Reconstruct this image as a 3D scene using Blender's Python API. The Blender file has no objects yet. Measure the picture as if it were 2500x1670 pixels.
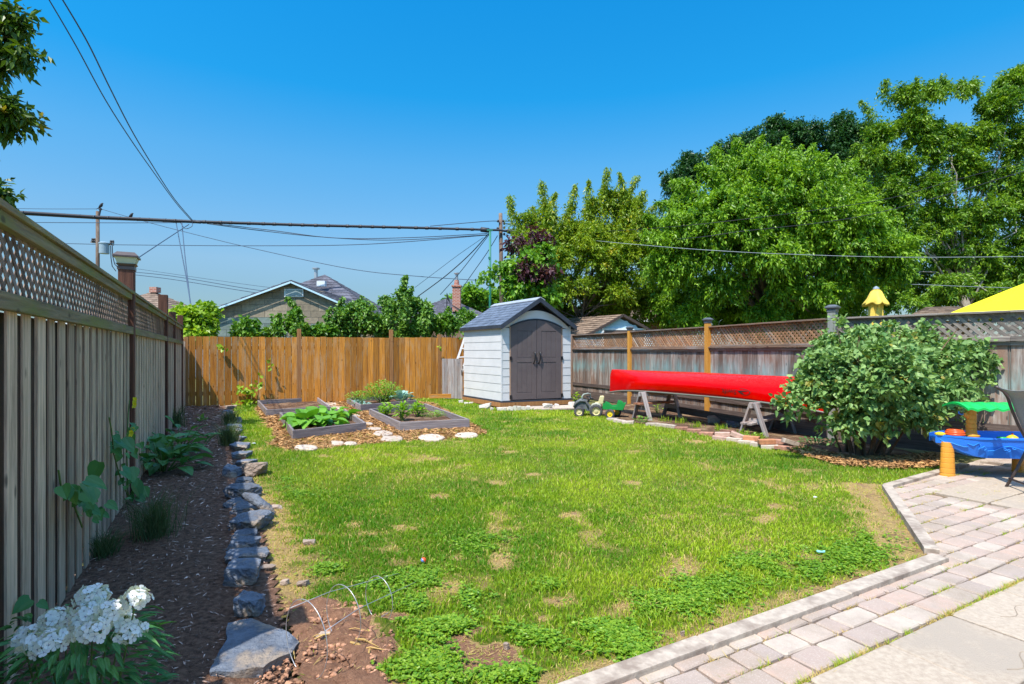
import bpy, math, random
import numpy as np
from mathutils import Vector, Matrix

# ------------------------------------------------------------------ camera, world, sun, exposure
SC = bpy.context.scene
F, HZ, CH = 1350.0, 858.0, 1.4
cam_d = bpy.data.cameras.new('camera')
cam = bpy.data.objects.new('camera', cam_d)
SC.collection.objects.link(cam)
cam.location = (0, 0, CH)
cam.rotation_euler = (math.radians(90), 0, 0)
cam_d.sensor_width = 36
cam_d.lens = F / 2500 * 36
cam_d.shift_y = (HZ - 835) / 2500
cam_d.clip_end = 900
SC.camera = cam
W = bpy.data.worlds.new('World')
SC.world = W
W.use_nodes = True
wn = W.node_tree
bg = wn.nodes['Background']
sky = wn.nodes.new('ShaderNodeTexSky')
sky.sky_type = 'NISHITA'
sky.sun_disc = False
EL = math.radians(60.5)
AZ = math.atan2(-.55, -.83)
sky.sun_elevation = EL
sky.sun_rotation = AZ % (2 * math.pi)
sky.air_density = 1.0
sky.dust_density = 0.25
sky.ozone_density = 3.0
# deepen blue with height in view; overhead brightened and warmed as added fill light
tcn = wn.nodes.new('ShaderNodeTexCoord'); sx = wn.nodes.new('ShaderNodeSeparateXYZ'); rp = wn.nodes.new('ShaderNodeValToRGB')
wn.links.new(tcn.outputs['Generated'], sx.inputs[0]); wn.links.new(sx.outputs[2], rp.inputs[0])
stops = [(0.0, (0.134, 0.151, 0.176)), (0.05, (0.14, 0.165, 0.182)), (0.106, (0.172, 0.21, 0.223)), (0.15, (0.217, 0.265, 0.275)), (0.22, (0.192, 0.31, 0.339)), (0.311, (0.14, 0.351, 0.406)), (0.415, (0.032, 0.361, 0.475)), (0.58, (0.019, 0.383, 0.536)), (0.7, (0.95, 0.95, 0.9)), (1.0, (1.0, 0.97, 0.86))]
cr = rp.color_ramp
while len(cr.elements) < len(stops): cr.elements.new(.5)
for e, (ps, cc) in zip(cr.elements, stops): e.position = ps; e.color = (*cc, 1)
ml = wn.nodes.new('ShaderNodeMix'); ml.data_type = 'RGBA'; ml.blend_type = 'MULTIPLY'; ml.inputs[0].default_value = 1
wn.links.new(sky.outputs[0], ml.inputs[6]); wn.links.new(rp.outputs[0], ml.inputs[7]); wn.links.new(ml.outputs[2], bg.inputs[0])
bg.inputs[1].default_value = 0.15
sun_d = bpy.data.lights.new('sun', 'SUN')
sun_d.energy = 2.0
sun_d.angle = math.radians(0.5)
sun_d.color = (1, .95, .86)
sun = bpy.data.objects.new('sun', sun_d)
SC.collection.objects.link(sun)
SV = Vector((math.sin(AZ) * math.cos(EL), math.cos(AZ) * math.cos(EL), math.sin(EL)))
sun.rotation_euler = SV.to_track_quat('Z', 'Y').to_euler()
sun.location = (-5, -8, 14)
SC.view_settings.view_transform = 'Standard'
SC.view_settings.look = 'None'
SC.view_settings.exposure = 1.75
SC.view_settings.gamma = 1
SC.cycles.max_bounces = 6
SC.cycles.diffuse_bounces = 4
SC.cycles.transparent_max_bounces = 8

random.seed(7)
RN = np.random.default_rng(7)
R = math.radians


def G(x, y, z=0.0):
    Y = F * (CH - z) / (y - HZ)
    return Vector(((x - 1250) * Y / F, Y, z))


def P(x, y, Y):
    return Vector(((x - 1250) * Y / F, Y, CH - (y - HZ) * Y / F))


# ------------------------------------------------------------------ mesh helpers
class MB:
    def __init__(s):
        s.V = []; s.F = []; s.T = []; s.L = []; s.MI = []; s.n = 0

    def add(s, v, f, tint=None, lc=None, mi=0):
        v = np.asarray(v, dtype=np.float64).reshape(-1, 3)
        m = len(v)
        if tint is None: tint = random.random()
        t = np.full(m, tint) if np.isscalar(tint) else np.asarray(tint)
        if lc is None: lc = v
        s.V.append(v); s.T.append(t); s.L.append(np.asarray(lc, dtype=np.float64).reshape(-1, 3))
        if isinstance(f, np.ndarray):
            s.F.append(f + s.n); s.MI.append(np.full(len(f), mi))
        else:
            by = {}
            for q in f: by.setdefault(len(q), []).append(q)
            for k, q in by.items():
                s.F.append(np.array(q) + s.n); s.MI.append(np.full(len(q), mi))
        s.n += m
        return s

    def hexa(s, c8, lc8=None, tint=None, mi=0):
        # c8: bottom 4 (ccw) then top 4
        f = np.array([(0, 3, 2, 1), (4, 5, 6, 7), (0, 1, 5, 4), (1, 2, 6, 5), (2, 3, 7, 6), (3, 0, 4, 7)])
        return s.add(c8, f, tint, lc8, mi)

    def box(s, c, size, M=None, ax=2, tint=None, mi=0):
        sx, sy, sz = [q / 2 for q in size]
        l = np.array([(-sx, -sy, -sz), (sx, -sy, -sz), (sx, sy, -sz), (-sx, sy, -sz),
                      (-sx, -sy, sz), (sx, -sy, sz), (sx, sy, sz), (-sx, sy, sz)])
        v = l if M is None else l @ np.array(M).T[:3, :3]
        perm = {0: [1, 2, 0], 1: [0, 2, 1], 2: [0, 1, 2]}[ax]
        lc = l[:, perm] + np.array([random.uniform(0, 50) for _ in range(3)])
        return s.hexa(v + np.array(c), lc, tint, mi)

    def beam(s, p0, p1, w, t, up=(0, 0, 1), tint=None, mi=0):
        p0 = Vector(p0); p1 = Vector(p1); d = p1 - p0; L = d.length; d.normalize()
        side = d.cross(Vector(up))
        if side.length < 1e-4: side = d.cross(Vector((0, 1, 0)))
        side.normalize(); u = side.cross(d)
        M = np.array([list(side), list(u), list(d)]).T
        return s.box((p0 + p1) / 2, (w, t, L), M, 2, tint, mi)

    def tube(s, pts, rad, sides=8, tint=None, mi=0, closed=False, cap=True):
        pts = [Vector(p) for p in pts]
        n = len(pts)
        if not hasattr(rad, '__len__'): rad = [rad] * n
        vs = []; lc = []
        prev = None; L = 0
        for i, p in enumerate(pts):
            if closed: d = pts[(i + 1) % n] - pts[i - 1]
            else: d = pts[min(i + 1, n - 1)] - pts[max(i - 1, 0)]
            if d.length < 1e-9: d = Vector((0, 0, 1))
            d.normalize()
            a = prev if prev is not None else (Vector((0, 0, 1)) if abs(d.z) < .9 else Vector((1, 0, 0)))
            a = a - d * a.dot(d)
            if a.length < 1e-6: a = d.orthogonal()
            a.normalize(); b = d.cross(a); prev = a
            if i: L += (p - pts[i - 1]).length
            for k in range(sides):
                th = 2 * math.pi * k / sides
                o = a * math.cos(th) + b * math.sin(th)
                vs.append(p + o * rad[i]); lc.append((math.cos(th) * rad[i], math.sin(th) * rad[i], L))
        f = []
        m = n if closed else n - 1
        for i in range(m):
            j = (i + 1) % n
            for k in range(sides):
                k2 = (k + 1) % sides
                f.append((i * sides + k, i * sides + k2, j * sides + k2, j * sides + k))
        if not closed and cap:
            f.append(tuple(range(sides))[::-1]); f.append(tuple((n - 1) * sides + k for k in range(sides)))
        return s.add([tuple(v) for v in vs], f, tint, lc, mi)

    def prism(s, poly, z0, z1, bev=0.0, tint=None, jit=0, mi=0):
        n = len(poly)
        c = np.mean(np.array(poly), axis=0)
        vs = [(x, y, z0) for x, y in poly]
        f = []
        if bev > 0:
            vs += [(x, y, z1 - bev) for x, y in poly]
            ins = []
            for x, y in poly:
                d = np.array([x, y]) - c; L = np.linalg.norm(d) + 1e-9
                q = c + d * max(0.2, (L - bev * 1.3) / L)
                ins.append((q[0], q[1], z1 + random.uniform(-jit, jit)))
            vs += ins
            for r in range(2):
                for i in range(n):
                    j = (i + 1) % n
                    f.append((r * n + i, r * n + j, (r + 1) * n + j, (r + 1) * n + i))
            f.append(tuple(2 * n + i for i in range(n)))
        else:
            vs += [(x, y, z1) for x, y in poly]
            for i in range(n):
                j = (i + 1) % n
                f.append((i, j, n + j, n + i))
            f.append(tuple(n + i for i in range(n)))
        f.append(tuple(range(n))[::-1])
        return s.add(vs, f, tint, None, mi)

    def extr(s, pts, fr, t0, t1, tint=None, mi=0):
        # polygon pts (a,z) extruded between depths t0 and t1; fr(a,t,z)->3D
        n = len(pts)
        vs = [fr(a, t0, z) for a, z in pts] + [fr(a, t1, z) for a, z in pts]
        lc = [(a, t0, z) for a, z in pts] + [(a, t1, z) for a, z in pts]
        f = [tuple(range(n)), tuple(n + i for i in range(n))[::-1]]
        for i in range(n):
            j = (i + 1) % n
            f.append((i, n + i, n + j, j))
        return s.add([tuple(v) for v in vs], f, tint, lc, mi)

    def lathe(s, prof, c=(0, 0, 0), sides=20, M=None, tint=None, mi=0, sx=1, sy=1, cap=True):
        vs = []; f = []
        for r, z in prof:
            for k in range(sides):
                th = 2 * math.pi * k / sides
                vs.append((r * math.cos(th) * sx, r * math.sin(th) * sy, z))
        v = np.array(vs)
        if M is not None: v = v @ np.array(M).T[:3, :3]
        for i in range(len(prof) - 1):
            for k in range(sides):
                k2 = (k + 1) % sides
                f.append((i * sides + k, i * sides + k2, (i + 1) * sides + k2, (i + 1) * sides + k))
        if cap: f.append(tuple(range(sides))[::-1]); f.append(tuple((len(prof) - 1) * sides + k for k in range(sides)))
        return s.add(v + np.array(c), f, tint, None, mi)

    def build(s, name, mats, parent=None, smooth=False, bevel=0, world=True, base=True, loc=None):
        V = np.concatenate(s.V)
        me = bpy.data.meshes.new(name)
        ob = bpy.data.objects.new(name, me)
        SC.collection.objects.link(ob)
        if parent is not None:
            ob.parent = parent
            if world:
                r = parent
                while r.parent is not None: r = r.parent
                Mi = np.array(r.matrix_basis.inverted())
                V = V @ Mi[:3, :3].T + Mi[:3, 3]
        elif base:
            mn = V.min(0); mx = V.max(0)
            o = np.array(loc) if loc is not None else np.array([(mn[0] + mx[0]) / 2, (mn[1] + mx[1]) / 2, mn[2]])
            V = V - o
            ob.location = o
        me.vertices.add(len(V)); me.vertices.foreach_set('co', V.astype(np.float32).ravel())
        tot = sum(f.size for f in s.F)
        me.loops.add(tot)
        me.loops.foreach_set('vertex_index', np.concatenate([f.ravel() for f in s.F]).astype(np.int32))
        npol = sum(len(f) for f in s.F)
        me.polygons.add(npol)
        lt = np.concatenate([np.full(len(f), f.shape[1]) for f in s.F])
        ls = np.concatenate([[0], np.cumsum(lt)[:-1]])
        me.polygons.foreach_set('loop_start', ls.astype(np.int32))
        me.polygons.foreach_set('material_index', np.concatenate(s.MI).astype(np.int32))
        if not isinstance(mats, (list, tuple)): mats = [mats]
        for m in mats: me.materials.append(m)
        me.polygons.foreach_set('use_smooth', np.full(npol, smooth))
        a = me.attributes.new('tint', 'FLOAT', 'POINT'); a.data.foreach_set('value', np.concatenate(s.T).astype(np.float32))
        a = me.attributes.new('lc', 'FLOAT_VECTOR', 'POINT'); a.data.foreach_set('vector', np.concatenate(s.L).astype(np.float32).ravel())
        me.update(calc_edges=True)
        if bevel > 0:
            b = ob.modifiers.new('bevel', 'BEVEL'); b.width = bevel; b.segments = 2; b.limit_method = 'ANGLE'
        return ob


def build_each(mb, name, mats, parent, **k):
    # every piece added to the collector becomes a part of its own
    out = []; n0 = 0
    i = 0
    for V, T, L in zip(mb.V, mb.T, mb.L):
        m = MB(); m.V = [V]; m.T = [T]; m.L = [L]; m.n = len(V)
        while i < len(mb.F) and mb.F[i].max() < n0 + len(V):
            m.F.append(mb.F[i] - n0); m.MI.append(mb.MI[i]); i += 1
        n0 += len(V)
        out.append(m.build(name, mats, parent, **k))
    return out


def tag(o, label=None, cat=None, group=None, kind=None):
    if label: o['label'] = label
    if cat: o['category'] = cat
    if group: o['group'] = group
    if kind: o['kind'] = kind
    return o


def thing(name, label, cat, loc=(0, 0, 0), rz=0, group=None):
    o = bpy.data.objects.new(name, None)
    SC.collection.objects.link(o)
    o.empty_display_size = .2
    o.location = loc; o.rotation_euler = (0, 0, rz)
    bpy.context.view_layer.update()
    return tag(o, label, cat, group)


def copy_tree(o, parent=None):
    c = o.copy(); SC.collection.objects.link(c)
    if parent is not None: c.parent = parent
    for ch in o.children: copy_tree(ch, c)
    return c


# ------------------------------------------------------------------ materials
def _nodes(name):
    m = bpy.data.materials.new(name); m.use_nodes = True
    nt = m.node_tree
    return m, nt, nt.nodes, nt.links, nt.nodes['Principled BSDF']


def rgb(c): return (c[0], c[1], c[2], 1)


def mixc(nt, fac, a, b, mode='MIX'):
    n = nt.nodes.new('ShaderNodeMix'); n.data_type = 'RGBA'; n.blend_type = mode
    for inp, val in ((0, fac), (6, a), (7, b)):
        if hasattr(val, 'links'): nt.links.new(val, n.inputs[inp])
        elif isinstance(val, (tuple, list)): n.inputs[inp].default_value = rgb(val)
        else: n.inputs[inp].default_value = val
    return n.outputs[2]


def noise(nt, vec, scale, detail=5, rough=.6, lo=.35, hi=.65):
    n = nt.nodes.new('ShaderNodeTexNoise'); n.inputs['Scale'].default_value = scale
    n.inputs['Detail'].default_value = detail; n.inputs['Roughness'].default_value = rough
    if vec is not None: nt.links.new(vec, n.inputs['Vector'])
    r = nt.nodes.new('ShaderNodeMapRange'); r.inputs[1].default_value = lo; r.inputs[2].default_value = hi
    nt.links.new(n.outputs[0], r.inputs[0])
    return r.outputs[0]


def coords(nt, kind, stretch=(1, 1, 1)):
    if kind == 'lc':
        a = nt.nodes.new('ShaderNodeAttribute'); a.attribute_name = 'lc'; o = a.outputs['Vector']
    elif kind == 'world':
        a = nt.nodes.new('ShaderNodeNewGeometry'); o = a.outputs['Position']
    else:
        a = nt.nodes.new('ShaderNodeTexCoord'); o = a.outputs['Object']
    m = nt.nodes.new('ShaderNodeMapping'); m.inputs['Scale'].default_value = stretch
    nt.links.new(o, m.inputs[0])
    return m.outputs[0]


def attr(nt, name='tint'):
    a = nt.nodes.new('ShaderNodeAttribute'); a.attribute_name = name
    return a.outputs['Fac']


def bump(nt, p, h, strength, dist=.01):
    b = nt.nodes.new('ShaderNodeBump'); b.inputs['Strength'].default_value = strength; b.inputs['Distance'].default_value = dist
    nt.links.new(h, b.inputs['Height']); nt.links.new(b.outputs[0], p.inputs['Normal'])


def surf(name, c1, c2=None, scale=6, rough=.7, spec=.3, bmp=.3, bscale=60, bdist=.01, kind='obj', tint=.3, metal=0, c3=None, s3=1.2, coat=0):
    m, nt, N, L, p = _nodes(name)
    v = coords(nt, kind)
    c2 = c2 or tuple(q * .8 for q in c1)
    col = mixc(nt, noise(nt, v, scale), c1, c2)
    if c3: col = mixc(nt, noise(nt, v, s3, 4, .6, .5, .62), col, c3)
    if tint:
        r = nt.nodes.new('ShaderNodeMapRange'); L.new(attr(nt), r.inputs[0]); r.inputs[3].default_value = 1 - tint; r.inputs[4].default_value = 1 + tint
        vm = nt.nodes.new('ShaderNodeVectorMath'); vm.operation = 'SCALE'; L.new(col, vm.inputs[0]); L.new(r.outputs[0], vm.inputs['Scale'])
        col = vm.outputs[0]
    L.new(col, p.inputs['Base Color'])
    p.inputs['Roughness'].default_value = rough; p.inputs['Specular IOR Level'].default_value = spec; p.inputs['Metallic'].default_value = metal
    p.inputs['Coat Weight'].default_value = coat
    if bmp: bump(nt, p, noise(nt, v, bscale, 6, .65, .2, .8), bmp, bdist)
    return m


def wood(name, c1, c2, c3=None, rough=.8, tint=.35, gscale=38, stain=None, c3amt=(.5, .7)):
    # grain follows each board's own length (attribute lc); c3: broad weathering blotches; stain: coloured band at a height
    m, nt, N, L, p = _nodes(name)
    v = coords(nt, 'lc', (1, 1, .05))
    g = noise(nt, v, gscale, 8, .7, .36, .64)
    col = mixc(nt, g, c1, c2)
    v2 = coords(nt, 'lc', (1, 1, .25))
    if c3: col = mixc(nt, noise(nt, v2, 7, 4, .6, *c3amt), col, c3)
    # knots
    vo = nt.nodes.new('ShaderNodeTexVoronoi'); vo.inputs['Scale'].default_value = 6
    L.new(coords(nt, 'lc', (1, 1, .5)), vo.inputs['Vector'])
    kr = nt.nodes.new('ShaderNodeMapRange'); kr.inputs[1].default_value = .05; kr.inputs[2].default_value = .11
    kr.inputs[3].default_value = .75; kr.inputs[4].default_value = 0; L.new(vo.outputs['Distance'], kr.inputs[0])
    col = mixc(nt, kr.outputs[0], col, tuple(q * .35 for q in c2))
    if stain:
        gm = nt.nodes.new('ShaderNodeNewGeometry'); sp = nt.nodes.new('ShaderNodeSeparateXYZ'); L.new(gm.outputs['Position'], sp.inputs[0])
        nz = nt.nodes.new('ShaderNodeMath'); nz.operation = 'MULTIPLY_ADD'; nz.inputs[1].default_value = .35
        L.new(noise(nt, coords(nt, 'world', (6, 6, .7)), 3, 4, .7, .2, .8), nz.inputs[0]); L.new(sp.outputs[2], nz.inputs[2])
        r1 = nt.nodes.new('ShaderNodeMapRange'); r1.inputs[1].default_value = .95; r1.inputs[2].default_value = 1.1; L.new(nz.outputs[0], r1.inputs[0])
        r2 = nt.nodes.new('ShaderNodeMapRange'); r2.inputs[1].default_value = 1.2; r2.inputs[2].default_value = 1.42; r2.inputs[3].default_value = 1; r2.inputs[4].default_value = 0
        L.new(nz.outputs[0], r2.inputs[0])
        mm = nt.nodes.new('ShaderNodeMath'); mm.operation = 'MULTIPLY'; L.new(r1.outputs[0], mm.inputs[0]); L.new(r2.outputs[0], mm.inputs[1])
        m2 = nt.nodes.new('ShaderNodeMath'); m2.operation = 'MULTIPLY'; L.new(mm.outputs[0], m2.inputs[0])
        L.new(noise(nt, coords(nt, 'world', (1, 1, .2)), 5, 5, .7, .35, .65), m2.inputs[1])
        m3 = nt.nodes.new('ShaderNodeMath'); m3.operation = 'MULTIPLY'; L.new(m2.outputs[0], m3.inputs[0]); m3.inputs[1].default_value = .55
        col = mixc(nt, m3.outputs[0], col, stain)
    r = nt.nodes.new('ShaderNodeMapRange'); L.new(attr(nt), r.inputs[0]); r.inputs[3].default_value = 1 - tint; r.inputs[4].default_value = 1 + tint
    vm = nt.nodes.new('ShaderNodeVectorMath'); vm.operation = 'SCALE'; L.new(col, vm.inputs[0]); L.new(r.outputs[0], vm.inputs['Scale'])
    L.new(vm.outputs[0], p.inputs['Base Color'])
    p.inputs['Roughness'].default_value = rough; p.inputs['Specular IOR Level'].default_value = .25
    bump(nt, p, g, .45, .006)
    return m


def leafm(name, c1, c2, c3=None, trans=.35, rough=.42, spec=.4):
    # tint attribute 0..1 picks the leaf's own colour; above .93 the odd colour c3
    m, nt, N, L, p = _nodes(name)
    t = attr(nt)
    col = mixc(nt, t, c1, c2)
    if c3:
        r = nt.nodes.new('ShaderNodeMapRange'); r.inputs[1].default_value = .9; r.inputs[2].default_value = .93; L.new(t, r.inputs[0])
        col = mixc(nt, r.outputs[0], col, c3)
    L.new(col, p.inputs['Base Color']); p.inputs['Roughness'].default_value = rough; p.inputs['Specular IOR Level'].default_value = spec
    tr = N.new('ShaderNodeBsdfTranslucent')
    tc = mixc(nt, 1.0, col, (1.25, 1.2, .45), 'MULTIPLY'); L.new(tc, tr.inputs[0])
    mx = N.new('ShaderNodeMixShader'); mx.inputs[0].default_value = trans
    L.new(p.outputs[0], mx.inputs[1]); L.new(tr.outputs[0], mx.inputs[2])
    L.new(mx.outputs[0], N['Material Output'].inputs[0])
    return m


def plast(name, c, rough=.4, spec=.5, coat=0, metal=0): return surf(name, c, tuple(q * .9 for q in c), 3, rough, spec, .03, 80, tint=0, coat=coat, metal=metal)


M = {}
M['fence_grey'] = wood('weathered_grey_wood', (.76, .56, .40), (.28, .20, .14), (.52, .385, .28), tint=.34)
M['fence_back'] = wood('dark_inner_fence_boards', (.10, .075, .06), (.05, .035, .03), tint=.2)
M['fence_rail'] = wood('mossy_rail_wood', (.31, .25, .15), (.16, .125, .075), (.21, .22, .06), tint=.15, c3amt=(.45, .65))
M['lattice_l'] = wood('dark_lattice_wood', (.30, .21, .16), (.13, .095, .08), (.24, .21, .21), tint=.4)
M['post_brown'] = wood('red_brown_post_wood', (.16, .07, .045), (.07, .03, .022), tint=.15)
M['cedar'] = wood('stained_cedar', (.60, .25, .035), (.33, .12, .022), (.45, .25, .11), tint=.38)
M['cedar_post'] = wood('cedar_post_wood', (.45, .22, .08), (.30, .13, .05), tint=.1)
M['fence_r'] = wood('old_brown_grey_boards', (.40, .355, .31), (.15, .11, .09), (.20, .125, .09), tint=.34, stain=(.20, .46, .46), c3amt=(.42, .6))
M['lattice_r'] = wood('tan_lattice_wood', (.40, .22, .11), (.19, .10, .055), (.34, .29, .24), tint=.35)
M['lattice_g'] = wood('grey_lattice_wood', (.30, .26, .22), (.14, .115, .10), tint=.3)
M['rail_r'] = wood('rail_brown_wood', (.30, .19, .12), (.14, .09, .07), (.26, .22, .2), tint=.2)
M['post_orange'] = wood('new_orange_post_wood', (.62, .31, .06), (.50, .22, .035), tint=.08)
M['post_grey'] = wood('grey_post_wood', (.27, .28, .25), (.17, .17, .15), tint=.1)
M['cap'] = surf('post_cap_paint', (.12, .13, .15), (.08, .09, .10), 8, .5, .4, .1, tint=.1)
M['cap_brown'] = surf('brown_lantern_paint', (.10, .07, .065), (.07, .05, .05), 8, .4, .5, .05, tint=.05)
M['cap_glass'] = plast('lantern_glass', (.55, .60, .45), .2)
M['bed_wood'] = wood('grey_raised_bed_wood', (.32, .28, .27), (.17, .14, .14), (.22, .19, .21), tint=.2)
M['saw_wood'] = wood('grey_sawhorse_wood', (.42, .38, .36), (.22, .185, .18), (.3, .2, .15), tint=.3)
M['saw_orange'] = wood('orange_sawhorse_shelf_wood', (.38, .17, .09), (.2, .08, .05), tint=.3)
M['dark_kick'] = wood('damp_kickboard_wood', (.15, .11, .09), (.07, .05, .045), tint=.2)
M['soil'] = surf('garden_soil', (.20, .11, .07), (.10, .055, .035), 14, .95, .1, .9, 90, .03, 'world', 0, c3=(.30, .19, .12), s3=3)
M['mulch'] = surf('dark_bark_mulch', (.42, .235, .155), (.16, .085, .056), 30, .9, .15, 1, 120, .03, 'world', 0)
M['chip'] = surf('dark_bark_chips', (.58, .42, .34), (.24, .15, .115), 20, .8, .2, .3, tint=.75)
M['strawchip'] = surf('orange_straw_chips', (.50, .29, .12), (.34, .18, .075), 9, .8, .2, .2, tint=.5)
M['rock'] = surf('blue_grey_slate', (.20, .23, .285), (.085, .10, .13), 9, .75, .35, .9, 26, .03, tint=.28, c3=(.36, .29, .23), s3=4)
M['rock_warm'] = surf('tan_fieldstone', (.46, .36, .29), (.27, .20, .16), 8, .8, .3, .7, 30, .02, tint=.25)
M['white_stone'] = surf('bleached_stone', (.72, .66, .58), (.50, .44, .38), 8, .8, .3, .5, 35, .01, tint=.15)
M['step'] = surf('stepping_stone', (.58, .48, .39), (.44, .35, .28), 14, .85, .3, .35, 50, .006, tint=.12)
M['concrete'] = surf('kerb_concrete', (.50, .42, .335), (.37, .30, .24), 22, .85, .3, .35, 90, .005, 'world', 0, c3=(.27, .21, .165), s3=5)
M['paver'] = None
M['brick'] = surf('old_red_brick', (.42, .22, .15), (.27, .13, .09), 18, .85, .25, .4, 60, .006, tint=.35)
M['shed_white'] = surf('white_shed_plastic', (.66, .65, .645), (.60, .595, .59), 3, .5, .4, .12, 30, .004, tint=0)
M['shed_dark'] = surf('charcoal_shed_trim', (.045, .055, .075), (.03, .035, .05), 5, .5, .4, .1, tint=0)
M['shed_black'] = surf('black_gable_insert', (.015, .014, .016), None, 5, .7, .2, 0, tint=0)
M['door_brown'] = surf('taupe_shed_door', (.135, .108, .106), (.115, .09, .09), 4, .5, .35, .15, 50, .003, tint=.05)
M['jamb'] = plast('tan_door_jamb', (.42, .27, .19), .5)
M['black'] = plast('black_plastic', (.015, .015, .018), .35)
M['steel'] = plast('galvanized_steel', (.55, .56, .58), .35, metal=.6)
M['alu'] = plast('white_aluminium', (.8, .8, .82), .4)
M['red'] = plast('red_royalex_hull', (.78, .012, .010), .24, .5, coat=.35)
M['gunwale'] = plast('gunwale_trim', (.16, .16, .13), .5)
M['blk'] = plast('logo_black', (.02, .01, .01), .5)
M['blue_pl'] = plast('blue_toy_plastic', (.02, .20, .80), .35)
M['orange_pl'] = plast('orange_toy_plastic', (.80, .34, .04), .38)
M['green_pl'] = plast('green_toy_plastic', (.01, .50, .09), .35)
M['dgreen_pl'] = plast('dark_green_toy_plastic', (.01, .26, .05), .35)
M['yellow_pl'] = plast('yellow_toy_plastic', (.80, .62, .03), .38)
M['cream_pl'] = plast('faded_cream_plastic', (.68, .58, .30), .5)
M['ored_pl'] = plast('orange_red_toy_plastic', (.80, .10, .02), .35)
M['tyre'] = surf('faded_black_wheel', (.10, .095, .10), (.045, .04, .045), 12, .7, .3, .2, tint=.05)
M['grey_pl'] = surf('faded_grey_green_plastic', (.16, .17, .17), (.07, .075, .08), 6, .6, .3, .1, tint=0)
M['sling'] = surf('grey_sling_mesh', (.34, .33, .33), (.29, .28, .28), 60, .7, .2, .2, 300, .002, tint=0)
M['frame_br'] = plast('bronze_chair_frame', (.065, .045, .04), .4)
M['yellow_cloth'] = surf('yellow_umbrella_cloth', (.86, .78, .02), (.80, .70, .02), 4, .8, .2, .1, tint=0)
M['yellow_cloth2'] = surf('mustard_umbrella_cloth', (.85, .62, .12), (.74, .50, .08), 4, .8, .2, .1, tint=0)
M['pole_wood'] = wood('utility_pole_wood', (.20, .14, .10), (.09, .06, .05), (.28, .22, .17), tint=.1)
M['green_pole'] = plast('green_painted_pole', (.02, .20, .13), .5)
M['transformer'] = plast('grey_transformer_paint', (.30, .40, .46), .4)
M['wire'] = plast('black_cable', (.02, .02, .028), .6)
M['wire_grey'] = plast('grey_cable', (.32, .36, .40), .5)
M['wire_thin'] = plast('blueish_thin_wire', (.045, .08, .13), .6)
M['shingle_grey'] = surf('slate_grey_shingles', (.13, .13, .155), (.075, .075, .095), 9, .9, .2, .3, tint=.35)
M['shingle_brown'] = surf('brown_shingles', (.27, .20, .15), (.17, .12, .09), 9, .9, .2, .3, tint=.3)
M['shingle_shed'] = surf('blue_grey_shed_roof', (.13, .16, .21), (.085, .105, .145), 5, .6, .45, .3, 40, .01, tint=.22)
M['siding_blue'] = surf('pale_blue_siding', (.50, .70, .82), (.44, .64, .78), 4, .7, .3, .1, tint=.05)
M['white_paint'] = surf('white_trim_paint', (.75, .78, .8), (.66, .70, .73), 6, .6, .3, .1, tint=.05)
M['brownwin'] = plast('dark_brown_panel', (.12, .08, .065), .5)
M['_c'] = surf('red_chimney_brick', (.45, .16, .09), (.33, .11, .07), 30, .9, .2, .3, tint=.3)
M['trunk'] = surf('grey_brown_bark', (.26, .21, .165), (.13, .10, .08), 14, .9, .2, .6, 40, .02, 'lc', .1)
M['trunk_pale'] = surf('pale_grey_bark', (.42, .38, .33), (.26, .22, .19), 10, .9, .2, .4, 40, .02, 'lc', .1)
M['stem'] = surf('green_stems', (.12, .20, .04), (.07, .12, .03), 10, .6, .3, 0, tint=.2)
M['twig'] = surf('brown_twigs', (.22, .13, .08), (.12, .08, .05), 14, .8, .2, .2, tint=.3)
M['L_big'] = leafm('bright_green_tree_leaves', (.035, .15, .006), (.34, .56, .03), None, .40)
M['L_dark'] = leafm('dark_green_maple_leaves', (.015, .07, .018), (.06, .17, .03), None, .25)
M['L_tall'] = leafm('mid_green_tree_leaves', (.04, .15, .008), (.29, .46, .025), None, .35)
M['L_yel'] = leafm('yellow_green_tree_leaves', (.09, .22, .010), (.40, .50, .03), (.55, .50, .02), .38)
M['L_vine'] = leafm('grape_vine_leaves', (.06, .20, .01), (.24, .44, .03), None, .38)
M['L_purp'] = leafm('purple_smoke_bush_leaves', (.045, .018, .03), (.14, .045, .055), None, .25)
M['L_map'] = leafm('maple_leaves', (.025, .085, .01), (.13, .22, .015), (.30, .26, .03), .3)
M['L_shrub'] = leafm('fresh_shrub_leaves', (.05, .17, .015), (.20, .38, .035), None, .35)
M['L_shrub2'] = leafm('darker_shrub_leaves', (.05, .18, .02), (.22, .38, .05), None, .3)
M['L_lime'] = leafm('lime_hedge_leaves', (.17, .32, .01), (.38, .55, .04), None, .4)
M['L_lilac'] = leafm('lilac_leaves', (.09, .21, .05), (.33, .48, .15), (.30, .28, .05), .25, .5, .4)
M['L_squash'] = leafm('squash_leaves', (.07, .25, .015), (.20, .45, .04), None, .3)
M['L_kale'] = leafm('blue_green_kale_leaves', (.18, .36, .30), (.34, .52, .46), None, .15)
M['L_hosta'] = leafm('dark_hosta_leaves', (.04, .17, .045), (.13, .32, .08), None, .25)
M['L_herb'] = leafm('herb_leaves', (.14, .32, .02), (.30, .50, .06), None, .35)
M['L_pepper'] = leafm('pepper_leaves', (.14, .36, .015), (.36, .56, .04), None, .35)
M['grass'] = leafm('grass_blades', (.10, .27, .010), (.49, .60, .032), (.62, .48, .17), .38, .5, .35)
M['clover'] = leafm('clover_leaves', (.08, .23, .010), (.29, .45, .028), None, .35)
M['orngrass'] = leafm('ornamental_grass_blades', (.04, .10, .03), (.14, .18, .08), None, .25)
M['petal'] = leafm('white_phlox_petals', (.80, .84, .88), (.88, .90, .92), None, .25, .6, .2)
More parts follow.
